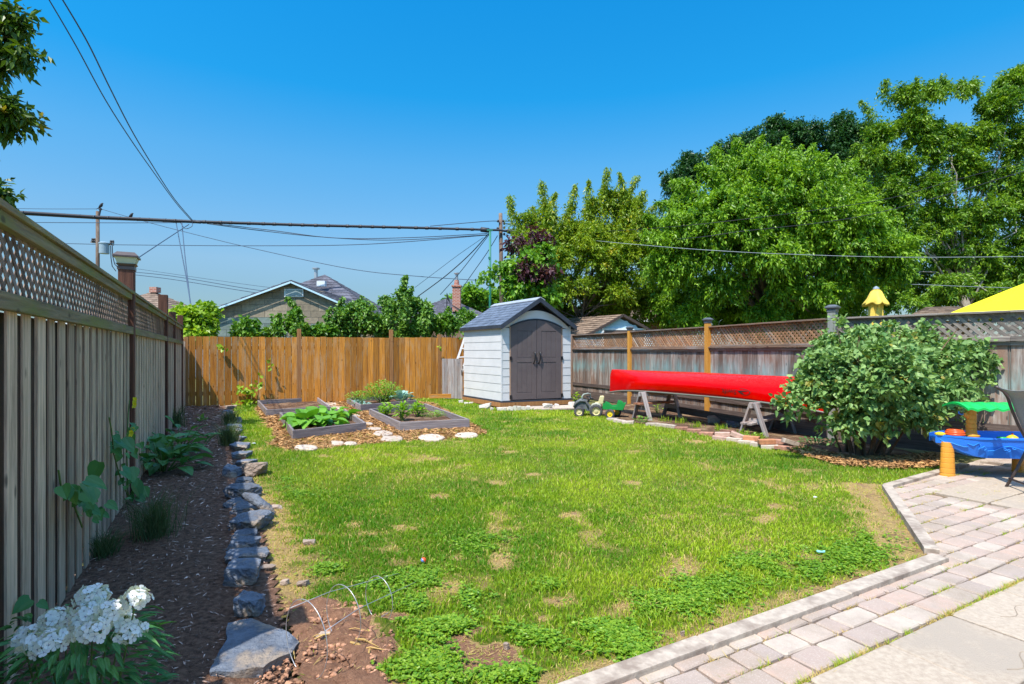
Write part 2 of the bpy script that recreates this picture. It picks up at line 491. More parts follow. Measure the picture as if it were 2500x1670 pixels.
M['eye'] = plast('floret_eye', (.45, .30, .50), .6)
M['yflower'] = leafm('yellow_blossom_petals', (.75, .65, .03), (.85, .75, .05), None, .3)
M['dry'] = surf('dry_stalk', (.55, .38, .14), (.38, .24, .09), 12, .8, .2, .2, tint=.3)


def brick_mat():
    m, nt, N, L, p = _nodes('red_chimney_brick')
    b = N.new('ShaderNodeTexBrick'); b.inputs['Color1'].default_value = (.46, .14, .08, 1); b.inputs['Color2'].default_value = (.33, .09, .06, 1); b.inputs['Mortar'].default_value = (.50, .42, .36, 1)
    b.inputs['Scale'].default_value = 1; b.inputs['Mortar Size'].default_value = .012; b.inputs['Brick Width'].default_value = .22; b.inputs['Row Height'].default_value = .085
    g = N.new('ShaderNodeNewGeometry'); s = N.new('ShaderNodeSeparateXYZ'); L.new(g.outputs['Position'], s.inputs[0])
    ad = N.new('ShaderNodeMath'); L.new(s.outputs[0], ad.inputs[0]); L.new(s.outputs[1], ad.inputs[1])
    c = N.new('ShaderNodeCombineXYZ'); L.new(ad.outputs[0], c.inputs[0]); L.new(s.outputs[2], c.inputs[1]); L.new(c.outputs[0], b.inputs['Vector'])
    L.new(b.outputs[0], p.inputs['Base Color']); p.inputs['Roughness'].default_value = .9
    return m


M['chimney'] = brick_mat()

# ------------------------------------------------------------------ leaf / scatter generators
def nrm(a): return a / (np.linalg.norm(a, axis=-1, keepdims=True) + 1e-9)


LSH = {'leaf': [(.25, .5), (.65, .38)], 'petal': [(.3, .26), (.62, .5), (.88, .46), (.99, .2)], 'heart': [(-.06, .3), (.12, .5), (.36, .52), (.62, .38), (.84, .18)], 'lance': [(.2, .38), (.45, .5), (.75, .3)]}


def leaves(mb, C, D, N, L, Wd, tint, fold=.12, fine=False, droop=0.0, shape='leaf'):
    n = len(C)
    D = nrm(D); S = nrm(np.cross(D, N)); N = np.cross(S, D)
    L = np.broadcast_to(np.asarray(L, float), (n,))[:, None]; Wd = np.broadcast_to(np.asarray(Wd, float), (n,))[:, None]
    dz = np.array([0, 0, -1.0])
    sh = LSH[shape] if (fine or shape != 'leaf') else [(.42, .5)]
    q = len(sh)
    side = lambda sg: [C + D * L * t + S * Wd * w * sg + N * fold * Wd * w * 2 + dz * droop * L * max(t, 0) ** 2 for t, w in sh]
    pts = [C] + side(1) + [C + D * L + dz * droop * L] + side(-1)[::-1]
    if q > 2:      # a midrib vertex keeps large curved leaves folded along their middle
        pts += [C + D * L * .5 + dz * droop * L * .25]
        k = 2 * q + 3; mI = k - 1
        fs = [(0,) + tuple(range(1, q + 2)) + (mI,), (0, mI) + tuple(range(q + 1, 2 * q + 2))]
    else:
        k = 2 * q + 2; fs = [tuple(range(0, q + 2)), (0,) + tuple(range(q + 1, 2 * q + 2))]
    V = np.stack(pts, 1).reshape(-1, 3)
    b = (np.arange(n) * k)[:, None]
    for f in fs: mb.F.append(b + np.array([f]) + mb.n); mb.MI.append(np.zeros(n, int))
    mb.V.append(V); mb.L.append(V); mb.T.append(np.repeat(np.broadcast_to(tint, (n,)), k)); mb.n += len(V)


def rdir(n, g=RN):
    return nrm(g.normal(size=(n, 3)))


def vn(x, y, s, seed=0):
    g = np.random.default_rng(seed).random((128, 128))
    x = np.asarray(x) / s + 40.3; y = np.asarray(y) / s + 51.7
    xi = np.floor(x).astype(int); yi = np.floor(y).astype(int); fx = x - xi; fy = y - yi
    fx = fx * fx * (3 - 2 * fx); fy = fy * fy * (3 - 2 * fy)
    a = g[xi % 128, yi % 128]; b = g[(xi + 1) % 128, yi % 128]; c = g[xi % 128, (yi + 1) % 128]; d = g[(xi + 1) % 128, (yi + 1) % 128]
    return (a * (1 - fx) + b * fx) * (1 - fy) + (c * (1 - fx) + d * fx) * fy


def inpoly(X, Y, poly):
    X = np.asarray(X); Y = np.asarray(Y); r = np.zeros(X.shape, bool)
    n = len(poly); j = n - 1
    for i in range(n):
        xi, yi = poly[i][0], poly[i][1]; xj, yj = poly[j][0], poly[j][1]
        c = ((yi > Y) != (yj > Y)) & (X < (xj - xi) * (Y - yi) / (yj - yi + 1e-12) + xi)
        r ^= c; j = i
    return r


def icosphere(sub=3):
    import bmesh
    bm = bmesh.new(); bmesh.ops.create_icosphere(bm, subdivisions=sub, radius=1)
    v = np.array([x.co[:] for x in bm.verts]); f = np.array([[q.index for q in x.verts] for x in bm.faces]); bm.free()
    return v, f


ICO = icosphere(4); ICO3 = icosphere(3)


def rock_into(mb, c, size, rz=0, seed=0, tint=.5, ico=ICO, boxy=1.0, rough=.035, sink=.15):
    g = np.random.default_rng(seed)
    v, f = ico
    pl = [(np.array(a, float), b) for a, b in [((1, 0, 0), .9), ((-1, 0, 0), .9), ((0, 1, 0), .9), ((0, -1, 0), .9), ((0, 0, 1), .8), ((0, 0, -1), .8)]]
    pl = [(nrm(a + g.normal(size=3) * .16), b * g.uniform(.75, 1.0)) for a, b in pl]
    for _ in range(7): pl.append((nrm(g.normal(size=3)), g.uniform(.85, 1.15)))
    r = np.full(len(v), 1.35)
    for n_, d in pl:
        q = v @ n_
        r = np.minimum(r, np.where(q > .05, d / np.maximum(q, .05), 9))
    q = v * r[:, None]
    q = q + v * (g.normal(size=(len(v), 1)) * rough * .5 + (np.sin(q[:, :1] * 9 + seed) * np.sin(q[:, 1:2] * 8 + 2) * np.sin(q[:, 2:] * 11)) * rough * 1.5)
    q = q * np.array(size) / 2
    cr, sr = math.cos(rz), math.sin(rz)
    q = q @ np.array([[cr, sr, 0], [-sr, cr, 0], [0, 0, 1]])
    q[:, 2] += size[2] / 2 * (1 - sink)
    mb.add(q + np.array(c), f, tint)


# ------------------------------------------------------------------ ground plan
def gp(L): return [tuple(G(x, y)[:2]) for x, y in L]


def LF(Y): return -.862 - .528 * Y          # left fence line
def SL(Y): return .12 - .52 * Y             # stone border line


KU = np.array((.8755, .4833)); KN = np.array((.4833, -.8755))
K0 = np.array((.254, 2.286)); K1 = np.array((2.787, 3.684)); K2 = np.array((3.744, 5.591)); K3 = np.array((5.10, 6.477)); K4 = np.array((6.0, 7.0))
Km = K0 - KU * 2.6
edge_px = [(1493, 1026), (1582, 1038), (1681, 1055), (1746, 1070), (1797, 1082), (1896, 1100), (1926, 1101), (2022, 1128), (2095, 1142), (2179, 1147), (2271, 1144), (2320, 1139)]
LAWN = [tuple(Km), tuple(K0), tuple(K1), tuple(K2), tuple(K3)] + gp(edge_px)[::-1] + [(1.9, 12.2), (2.0, 13.3), (1.55, 12.95), (-.1, 13.3), (-.6, 13.6), (-1.6, 16.6), (-7.2, 14.1), (SL(13.4) + .1, 13.4), (SL(9) + .14, 9), (SL(5) + .14, 5), (SL(3) + .2, 3), (SL(1) + .2, 1), (-1.6, .6)]
STRAW = gp([(622, 1002), (648, 1030), (672, 1070), (655, 1088), (700, 1100), (760, 1101), (860, 1088), (985, 1078), (1150, 1072), (1190, 1058), (1160, 1040), (1100, 1010), (1060, 985), (900, 972), (800, 975), (640, 982)])
SOILP = gp([(640, 1660), (660, 1560), (700, 1500), (760, 1480), (850, 1478), (900, 1500), (960, 1540), (960, 1600), (900, 1640), (940, 1669)]) + [(-.2, 1.9), (-1.1, 1.9)]
SOIL2 = gp([(1070, 1560), (1150, 1548), (1260, 1580), (1330, 1600), (1260, 1640), (1100, 1630), (1030, 1600)])
bare_px = [(1225, 1372, 34, 22), (1095, 1436, 40, 20), (1375, 1472, 48, 14), (863, 1283, 24, 9), (1070, 1213, 26, 7), (975, 1287, 20, 6), (1832, 1360, 45, 12), (1875, 1268, 35, 12),
           (1523, 1486, 38, 18), (1672, 1396, 42, 28), (1064, 1123, 22, 5), (745, 1333, 30, 10), (1210, 1180, 25, 7), (1300, 1160, 20, 5), (1115, 1365, 20, 8), (700, 1420, 45, 22), (735, 1428, 40, 16), (1700, 1080, 30, 6),
           (1760, 1520, 22, 14), (1545, 1180, 24, 6), (1400, 1260, 30, 8), (690, 1350, 30, 30), (1240, 1105, 20, 4), (1890, 1240, 25, 8), (640, 1500, 40, 40), (1330, 1510, 26, 10), (2140, 1260, 40, 30)]


def bare_at(X, Y):
    X = np.asarray(X, float); Y = np.asarray(Y, float)
    px = 1250 + X / Y * F; py = HZ + CH / Y * F
    wob = .6 + .8 * vn(X, Y, .10, 11)
    b = np.zeros(X.shape)
    for cx, cy, rx, ry in bare_px:
        d = np.sqrt(((px - cx) / rx) ** 2 + ((py - cy) / ry) ** 2) * (.30 + .8 * vn(X, Y, .09, 5) + .7 * vn(X, Y, .028, 6))
        b = np.maximum(b, np.clip(1.3 - d, 0, 1) * .85)
    st = (X - SL(Y))          # strip along the stones
    b = np.maximum(b, np.clip(1.35 - st / (.42 * wob), 0, 1) * np.clip((7.2 - Y) / 2, 0, 1))
    for a_, b_, w_ in ((K0 - KU * 2.6, K1, .13), (K1, K2, .34), (K2, K3, .05)):
        d_ = b_ - a_; L_ = np.linalg.norm(d_); d_ = d_ / L_; n_ = np.array((-d_[1], d_[0]))
        t_ = (X - a_[0]) * d_[0] + (Y - a_[1]) * d_[1]; q_ = (X - a_[0]) * n_[0] + (Y - a_[1]) * n_[1]
        b = np.maximum(b, np.where((t_ > -.2) & (t_ < L_ + .2), np.clip(1.4 - q_ / (w_ * wob), 0, 1), 0))
    for poly in (STRAW, SOILP, SOIL2):
        dx = (vn(X, Y, .12, 21) - .5) * .22; dy = (vn(X, Y, .12, 22) - .5) * .3
        b = np.maximum(b, inpoly(X + dx, Y + dy, poly) * (1.0 if poly is STRAW else 1.6))
    b = np.maximum(b, np.clip((vn(X, Y, .35, 31) * .6 + vn(X, Y, .12, 32) * .4 - .66) * 3.2, 0, .45))
    return b


def grid_sheet(name, poly, step, z, mat, hfun=None, bf=None, kind='structure'):
    xs = [p[0] for p in poly]; ys = [p[1] for p in poly]
    x = np.arange(min(xs) - step, max(xs) + step, step); y = np.arange(min(ys) - step, max(ys) + step, step)
    XX, YY = np.meshgrid(x, y, indexing='ij')
    ins = inpoly(XX + step / 2, YY + step / 2, poly)[:-1, :-1]
    idx = np.arange(XX.size).reshape(XX.shape)
    q = np.stack([idx[:-1, :-1], idx[1:, :-1], idx[1:, 1:], idx[:-1, 1:]], -1)[ins]
    used, inv = np.unique(q, return_inverse=True)
    X = XX.ravel()[used]; Y = YY.ravel()[used]
    Z = np.full(X.shape, z) + (hfun(X, Y) if hfun else 0)
    T = bf(X, Y) if bf else np.zeros(X.shape)
    mb = MB(); mb.add(np.stack([X, Y, Z], -1), inv.reshape(q.shape), T)
    o = mb.build(name, mat, smooth=True)
    o['kind'] = kind
    return o


def lawn_material():
    m, nt, N, L, p = _nodes('lawn_thatch_and_soil')
    v = coords(nt, 'world')
    green = mixc(nt, noise(nt, v, 30, 6), (.09, .17, .012), (.26, .25, .05))
    soil = mixc(nt, noise(nt, v, 18, 8, .75, .35, .65), (.46, .27, .16), (.26, .14, .085))
    straw = mixc(nt, noise(nt, v, 60, 6, .8), (.66, .46, .20), (.40, .27, .11))
    dirt = mixc(nt, noise(nt, v, 3.5, 5, .7, .34, .5), soil, straw)
    t = attr(nt)
    r2 = nt.nodes.new('ShaderNodeMapRange'); L.new(t, r2.inputs[0]); r2.inputs[1].default_value = 1.1; r2.inputs[2].default_value = 1.4
    earth = mixc(nt, noise(nt, v, 30, 8, .8, .35, .65), (.50, .27, .165), (.24, .12, .075))
    dirt = mixc(nt, r2.outputs[0], dirt, earth)
    r = nt.nodes.new('ShaderNodeMapRange'); L.new(t, r.inputs[0]); r.inputs[1].default_value = .15; r.inputs[2].default_value = .6
    L.new(mixc(nt, r.outputs[0], green, dirt), p.inputs['Base Color'])
    p.inputs['Roughness'].default_value = .95; p.inputs['Specular IOR Level'].default_value = .1
    bump(nt, p, noise(nt, v, 45, 8, .8, .2, .8), .9, .03)
    return m


M['lawn'] = lawn_material()
M['ground'] = surf('earth_and_grass', (.16, .17, .05), (.12, .10, .05), 2, .95, .1, .5, 30, .03, 'world', 0)
mb = MB(); mb.add([(-300, -60, -.03), (300, -60, -.03), (300, 500, -.03), (-300, 500, -.03)], [(0, 1, 2, 3)])
tag(mb.build('ground', M['ground']), kind='structure')


def soil_h(X, Y):
    i = inpoly(X, Y, SOILP).astype(float)
    return .012 * vn(X, Y, .4, 3) + i * (.035 * vn(X, Y, .12, 4) + .05 * vn(X, Y, .05, 9) ** 2 - .005)


tag(grid_sheet('lawn', LAWN, .03, 0.0, M['lawn'], soil_h, bare_at), kind='structure')
MULCH = [(LF(1.0) - .02, 1.0), (LF(14.1), 14.1), (SL(13.9) + .1, 13.75), (SL(9) + .18, 9), (SL(1.0) + .18, 1.0)]
tag(grid_sheet('mulch_bed', MULCH, .05, .006, M['mulch'], lambda X, Y: .05 * vn(X, Y, .5, 6) * np.clip((SL(Y) - X + .1) * 3, 0, 1) + .012 * vn(X, Y, .08, 7)), kind='structure')
BED2 = gp(edge_px) + [(5.5, 7.9), (5.15, 8.6), (4.25, 11.7), (3.2, 14.5), (2.1, 14.6), (1.9, 12.2)]
M['soil2'] = surf('dry_bed_soil', (.22, .13, .08), (.10, .06, .04), 14, .95, .1, .9, 60, .03, 'world', 0, c3=(.32, .22, .13), s3=3)
tag(grid_sheet('planting_bed', BED2, .06, .002, M['soil2'], lambda X, Y: .03 * vn(X, Y, .3, 8)), kind='structure')


# ---- grass
def scatter(poly, n, g=RN):
    xs = [p[0] for p in poly]; ys = [p[1] for p in poly]
    X = g.uniform(min(xs), max(xs), n); Y = g.uniform(min(ys), max(ys), n)
    k = inpoly(X, Y, poly)
    return X[k], Y[k]


def blades(mb, X, Y, h, w, tint, lean=.55, tri=False, z0=0.0):
    n = len(X); az = RN.uniform(0, 2 * math.pi, n); la = RN.uniform(0, 2 * math.pi, n)
    ln = RN.uniform(.15, 1.0, n) * lean * h
    sx, sy = np.cos(az) * w / 2, np.sin(az) * w / 2
    lx, ly = np.cos(la) * ln, np.sin(la) * ln
    z = np.full(n, z0) if np.isscalar(z0) else z0
    b1 = np.stack([X - sx, Y - sy, z], -1); b2 = np.stack([X + sx, Y + sy, z], -1)
    t = np.stack([X + lx, Y + ly, z + h * .9], -1)
    if tri:
        V = np.stack([b1, b2, t], 1).reshape(-1, 3); b = (np.arange(n) * 3)[:, None]
        mb.add(V, b + np.array([[0, 1, 2]]), np.repeat(tint, 3))
    else:
        m1 = np.stack([X - sx * .85 + lx * .35, Y - sy * .85 + ly * .35, z + h * .6], -1); m2 = np.stack([X + sx * .85 + lx * .35, Y + sy * .85 + ly * .35, z + h * .6], -1)
        V = np.stack([b1, b2, m2, m1, t], 1).reshape(-1, 3); b = (np.arange(n) * 5)[:, None]
        mb.add(V, b + np.array([[0, 1, 2, 3]]), np.repeat(tint, 5)); mb.n -= 0
        s = mb.n - len(V)
        mb.F.append(b + s + np.array([[3, 2, 4]])); mb.MI.append(np.zeros(n, int))


gm = MB()
for y0, y1, dens, h, w, tri in ((1.9, 3.6, 9500, .030, .0050, False), (3.6, 5.5, 6000, .033, .0065, False), (5.5, 8.5, 3200, .038, .010, True), (8.5, 12, 1700, .042, .015, True), (12, 17, 950, .05, .022, True)):
    xs = [p[0] for p in LAWN]
    x0, x1 = max(min(xs), -.95 * y1), min(max(xs), .95 * y1)
    n = int((x1 - x0) * (y1 - y0) * dens)
    X = RN.uniform(x0, x1, n); Y = RN.uniform(y0, y1, n)
    k = inpoly(X, Y, LAWN) & (np.abs(X) < .97 * Y + .1); X, Y = X[k], Y[k]
    b = bare_at(X, Y)
    keep = RN.random(len(X)) > b * 1.08 - .05
    st = inpoly(X, Y, STRAW) | inpoly(X, Y, SOILP)
    keep |= (inpoly(X, Y, STRAW) & (vn(X, Y, .45, 71) > .62)); keep &= ~(st & (RN.random(len(X)) > np.where(vn(X, Y, .45, 71) > .62, .7, .08)))
    X, Y, b = X[keep], Y[keep], b[keep]
    big = vn(X, Y, .9, 41) * .55 + vn(X, Y, .25, 42) * .3 + vn(X, Y, .08, 43) * .15
    t = np.clip(.15 + (big - .5) * 1.5 + RN.normal(0, .16, len(X)) + .28 + b * .35, 0, .88)
    dead = RN.random(len(X)) < (.05 + b * .55 + np.clip(vn(X, Y, .5, 45) - .62, 0, 1) * .7)
    t = np.where(dead, .97, t)
    hh = h * RN.uniform(.55, 1.35, len(X)) * (.75 + .6 * vn(X, Y, .4, 44)) * (1 - .4 * b)
    blades(gm, X, Y, hh, w * RN.uniform(.7, 1.3, len(X)), t, .9, tri, soil_h(X, Y) - .004)
# dead straw lying flat on the worn places
n = 150000
Y = RN.uniform(1.9, 9.5, n) ** 1.0; X = RN.uniform(-1, 1, n) * .97 * Y
k = inpoly(X, Y, LAWN); X, Y = X[k], Y[k]; b = bare_at(X, Y)
k = (RN.random(len(X)) < np.clip(b * 1.2, 0, .9) * np.clip(4.5 / Y, .25, 1)) & ~inpoly(X, Y, STRAW) & (~inpoly(X, Y, SOILP) | (RN.random(len(X)) < .12)); X, Y = X[k], Y[k]; n = len(X)
az = RN.uniform(0, 6.28, n); D = np.stack([np.cos(az), np.sin(az), RN.uniform(-.05, .45, n)], -1)
leaves(gm, np.stack([X, Y, soil_h(X, Y) + .002], -1), D, np.tile([0, 0, 1.0], (n, 1)) + RN.normal(0, .2, (n, 3)), RN.uniform(.012, .04, n), .0035 * np.clip(Y / 3, .8, 3), np.where(RN.random(n) < .8, .97, .7))
# taller fringes along kerb, beds, bricks
for seg, n, h in (((K0 - KU * .5, K1), 700, .05), ((K1, K2), 350, .04), ((K2, K3), 500, .06)):
    a, c = seg; t = RN.random(n) ** .8; off = RN.random(n) * .07
    d = (c - a) / np.linalg.norm(c - a); nn = np.array((-d[1], d[0]))
    X = a[0] + (c[0] - a[0]) * t + nn[0] * (off + .005); Y = a[1] + (c[1] - a[1]) * t + nn[1] * (off + .005)
    k = vn(X, Y, .15, 46) > .45; X, Y = X[k], Y[k]
    blades(gm, X, Y, h * RN.uniform(.5, 1.2, len(X)), np.full(len(X), .005), RN.uniform(.2, .95, len(X)), 1.0)
tag(gm.build('lawn_grass', M['grass'], base=False), 'short sunlit lawn grass with dry straw-coloured patches', 'grass', kind='stuff')

# broad-leaved weeds / clover patches
cl_px = [(1090, 1530, 95, 60), (1140, 1480, 60, 45), (1010, 1500, 60, 35), (930, 1440, 70, 30), (2080, 1360, 120, 40), (1960, 1400, 120, 40), (1830, 1380, 80, 30), (1650, 1480, 130, 40), (1480, 1560, 120, 45), (1300, 1560, 90, 40),
         (1560, 1600, 110, 40), (1180, 1330, 100, 30), (730, 1210, 60, 22), (700, 1175, 35, 20), (1030, 1420, 80, 30), (2120, 1320, 60, 26), (1050, 1640, 110, 40), (1250, 1655, 100, 30), (1740, 1440, 120, 40), (1350, 1440, 70, 25), (800, 1390, 60, 24)]
cm = MB()
for cx, cy, rx, ry in cl_px:
    n = int(rx * ry * .5); rx *= 1.3; ry *= 1.3
    a = RN.uniform(0, 2 * math.pi, n); r = np.abs(RN.normal(0, .5, n))
    px = cx + np.cos(a) * r * rx; py = np.minimum(cy + np.sin(a) * r * ry, 1690)
    Y = F * CH / (py - HZ); X = (px - 1250) * Y / F
    k = inpoly(X, Y, LAWN) & (vn(X, Y, .12, 61) * .6 + vn(X, Y, .3, 62) * .4 > .36 + .22 * r + RN.normal(0, .08, n)); X, Y = X[k], Y[k]
    n = len(X)
    if not n: continue
    z = RN.uniform(.004, .036, n)
    for q in range(3):
        az = RN.uniform(0, 6.28, n); D = np.stack([np.cos(az), np.sin(az), RN.uniform(-.2, .35, n)], -1)
        N_ = nrm(np.stack([RN.normal(0, .3, n), RN.normal(0, .3, n), np.ones(n)], -1))
        leaves(cm, np.stack([X, Y, z], -1), D, N_, .0175 * RN.uniform(.7, 1.5, n), .0135 * RN.uniform(.7, 1.4, n), RN.random(n), fine=False)
tag(cm.build('clover', M['clover'], base=False), 'low clover and broad-leaved weeds growing through the lawn', 'clover', kind='stuff')


def chips(name, poly, n, mat, L, Wd, label, z=.012, hf=None, extra=None, yw=True):
    X, Y = scatter(poly, n)
    if extra is not None:
        k = extra(X, Y); X, Y = X[k], Y[k]
    k = RN.random(len(X)) < np.clip(3.2 / Y, .12, 1) if yw else np.ones(len(X), bool)
    X, Y = X[k], Y[k]; n = len(X)
    sc = np.clip(Y / 4, .8, 2.6)
    az = RN.uniform(0, 6.28, n); D = np.stack([np.cos(az), np.sin(az), RN.uniform(-.15, .35, n)], -1)
    N_ = nrm(np.stack([RN.normal(0, .5, n), RN.normal(0, .5, n), np.ones(n)], -1))
    Z = z + (hf(X, Y) if hf else 0) + RN.uniform(0, .012, n)
    m_ = MB(); leaves(m_, np.stack([X, Y, Z], -1), D, N_, L * RN.uniform(.4, 1.6, n) * sc, Wd * RN.uniform(.5, 1.5, n) * sc, RN.random(n) ** 1.2, fold=.25, fine=True)
    return tag(m_.build(name, mat, base=False), label, 'mulch', kind='stuff')


chips('bark_mulch', MULCH, 60000, M['chip'], .034, .006, 'dark shredded bark mulch between the grey fence and the stones',
      hf=lambda X, Y: .05 * vn(X, Y, .5, 6) * np.clip((SL(Y) - X + .1) * 3, 0, 1))
chips('straw_mulch', STRAW, 70000, M['strawchip'], .036, .008, 'orange-brown straw and wood chips around the raised beds', z=.004, yw=False)
chips('leaf_litter', gp([(1960, 1095), (2080, 1120), (2180, 1120), (2290, 1110), (2320, 1139), (2180, 1150), (2050, 1140), (1930, 1105)]), 9000, M['strawchip'], .035, .014, 'dry brown litter under the lilac bush', z=.02, yw=False)

# ------------------------------------------------------------------ patio
def clip(poly, p, n):
    out = []
    for i in range(len(poly)):
        a, b = np.array(poly[i]), np.array(poly[(i + 1) % len(poly)])
        da, db = (a - p) @ n, (b - p) @ n
        if da >= 0: out.append(tuple(a))
        if (da >= 0) != (db >= 0): out.append(tuple(a + (b - a) * da / (da - db)))
    return out


def right_n(a, b):
    d = (b - a) / np.linalg.norm(b - a); return np.array((d[1], -d[0]))


M['paver'] = surf('tumbled_pavers', (.66, .56, .49), (.52, .44, .39), 10, .85, .25, .45, 70, .006, 'world', 0, c3=(.60, .56, .50), s3=3)
def paver_mat():
    m, nt, N, L, p = _nodes('tumbled_pavers_mixed')
    v = coords(nt, 'world')
    t = attr(nt)
    base = mixc(nt, t, (.36, .29, .25), (.53, .35, .265))
    r = nt.nodes.new('ShaderNodeMapRange'); r.inputs[1].default_value = .75; r.inputs[2].default_value = .8; L.new(t, r.inputs[0])
    base = mixc(nt, r.outputs[0], base, (.50, .42, .34))
    base = mixc(nt, noise(nt, v, 9, 6, .7, .4, .7), base, (.42, .33, .27))
    base = mixc(nt, noise(nt, v, 2.2, 5, .7, .45, .7), base, (.33, .26, .20)); base = mixc(nt, noise(nt, v, 160, 4, .8, .55, .7), base, (.58, .50, .42))
    L.new(base, p.inputs['Base Color']); p.inputs['Roughness'].default_value = .85; p.inputs['Specular IOR Level'].default_value = .25
    bump(nt, p, noise(nt, v, 90, 6, .75, .2, .8), .5, .006)
    return m


M['paver'] = paver_mat()
M['slab'] = surf('patio_slab', (.50, .41, .315), (.39, .31, .235), 40, .85, .25, .6, 110, .006, 'world', .06, c3=(.40, .33, .26), s3=1.6)
M['joint'] = surf('joint_sand', (.30, .22, .14), (.16, .11, .07), 25, .95, .1, .8, 90, .01, 'world', 0)
patio_poly = [tuple(Km), tuple(K0), tuple(K1), tuple(K2), tuple(K3), tuple(K4), (7.3, 6.0), (9.0, 3.0), (9.0, -2), (-2.0, -2)]
mb = MB(); mb.add([(x, y, .006) for x, y in patio_poly], [tuple(range(len(patio_poly)))[::-1]])
o = mb.build('patio_base', M['joint'], base=False); o['kind'] = 'structure'
pm = MB(); sm = MB(); wall_pts = []
a1 = float(K1 @ KU); b1 = float(K1 @ KN); KW = .10
def is_slab(a, b): return b > -1.433 or (a > 6.2 and b > -2.75)
row_b = -1.433
rows = []
b = -1.441
while b > -6.5:
    h = random.choice((.135, .15, .15)); rows.append((b - h, b)); b -= h
def place_paver(a0, b0, a1_, b1_, mbx, bev, z, jt, tt):
    g = .006 if bev > .005 else .008
    q = [(a0 + g, b0 + g), (a1_ - g, b0 + g), (a1_ - g, b1_ - g), (a0 + g, b1_ - g)]
    # rounded, slightly irregular corners
    c = .010
    pts = [(q[0][0] + c, q[0][1]), (q[1][0] - c, q[1][1]), (q[1][0], q[1][1] + c), (q[2][0], q[2][1] - c), (q[2][0] - c, q[2][1]), (q[3][0] + c, q[3][1]), (q[3][0], q[3][1] - c), (q[0][0], q[0][1] + c)]
    pts = [(x + random.uniform(-jt, jt), y + random.uniform(-jt, jt)) for x, y in pts]
    W_ = [tuple(KU * x + KN * y) for x, y in pts]
    ca = (a0 + a1_) / 2
    if ca < a1: W_ = clip(W_, K1, right_n(K0, K1))
    if len(W_) > 2 and ca > a1 - .25: W_ = clip(W_, K1, right_n(K1, K2)) if (b0 + b1_) / 2 < b1 + .05 else W_
    if len(W_) > 2: W_ = clip(W_, K2, right_n(K2, K3))
    if len(W_) < 3: return
    ar = abs(sum(W_[i][0] * W_[(i + 1) % len(W_)][1] - W_[(i + 1) % len(W_)][0] * W_[i][1] for i in range(len(W_)))) / 2
    if ar < .0012: return
    if W_[0] and sum(W_[i][0] * W_[(i + 1) % len(W_)][1] - W_[(i + 1) % len(W_)][0] * W_[i][1] for i in range(len(W_))) < 0: W_ = W_[::-1]
    mbx.prism(W_, -.02, z + random.uniform(-.003, .003), bev, tt, .0022)
for i, (r0, r1) in enumerate(rows):
    a = -2.2 + random.random() * .1
    while a < 9.5:
        w_ = random.choice((.12, .15, .2, .2, .26))
        ca, cb = a + w_ / 2, (r0 + r1) / 2
        if not is_slab(ca, cb) and cb < .2 - 1.46:
            inside = cb > b1 + .08 or ca > a1 - .1
            wp = KU * ca + KN * cb
            if inside and wp[1] > .8 and wp[0] < 8.6: place_paver(a, r0, a + w_, r1, pm, .007, .026, .004, random.random())
        a += w_
# smooth slabs with faint curved score lines
for (A0, A1, B0, B1) in ((-2.0, 10.0, -1.433, 4.0), (6.2, 10.0, -2.75, -1.433)):
    b = B0
    while b < B1 - .01:
        a = A0
        while a < A1:
            ae = min(a + .6, A1); be = min(b + .45, B1)
            wp = KU * (a + ae) / 2 + KN * (b + be) / 2
            if wp[1] > -1.2 and wp[0] < 9: place_paver(a, b, ae, be, sm, .0045, .028, .001, random.random())
            a += .6
        b += .45
o = pm.build('patio_pavers', M['paver'], base=False); o['kind'] = 'structure'
o = sm.build('patio_slabs', M['slab'], base=False); o['kind'] = 'structure'
# wavy score lines cut in the slabs
wm = MB()
for k in range(26):
    b = -1.433 + .15 + .225 * k
    for seg in range(14):
        a = 0 + seg * .6 + random.uniform(-.05, .05)
        if random.random() < .35: continue
        pts = []
        for t in np.linspace(0, 1, 9):
            aa = a + t * .3; bb = b + .03 * math.sin(t * 6.28) + (0 if k % 2 else .02 * t)
            q = KU * aa + KN * bb; pts.append((q[0], q[1], .0262))
        if pts[0][1] < .8: continue
        wm.tube(pts, .003, 4, .4)
o = wm.build('patio_score_lines', surf('score_line_grime', (.36, .29, .22), None, 5, .9, .1, 0, tint=0), base=False); o['kind'] = 'structure'
# weeds and dry moss in the joints
jm = MB()
cx_ = []
for i in range(640):
    a = random.uniform(1.2, 8); b = random.choice([r[0] for r in rows[:16]] + [-1.433] * 5) + random.uniform(-.004, .004)
    cx_.append((a, b))
for a, b in cx_:
    w0 = KU * a + KN * b
    if not inpoly(np.array([w0[0]]), np.array([w0[1]]), patio_poly)[0] or w0[1] < 1.5: continue
    n = random.randint(6, 46); al = random.uniform(.015, .05)
    aa = a + RN.normal(0, al, n); bb = b + RN.normal(0, .004, n)
    X = KU[0] * aa + KN[0] * bb; Y = KU[1] * aa + KN[1] * bb
    dry = random.random() < .6
    blades(jm, X, Y, RN.uniform(.010, .032, n) * (1 if dry else 1.1), np.full(n, .0045), np.full(n, .97) if dry else RN.uniform(.3, 1, n), 1.6, True, .014)
tag(jm.build('joint_weeds', M['grass'], base=False), 'small dry weeds and moss in the paver joints', 'weeds', kind='stuff')

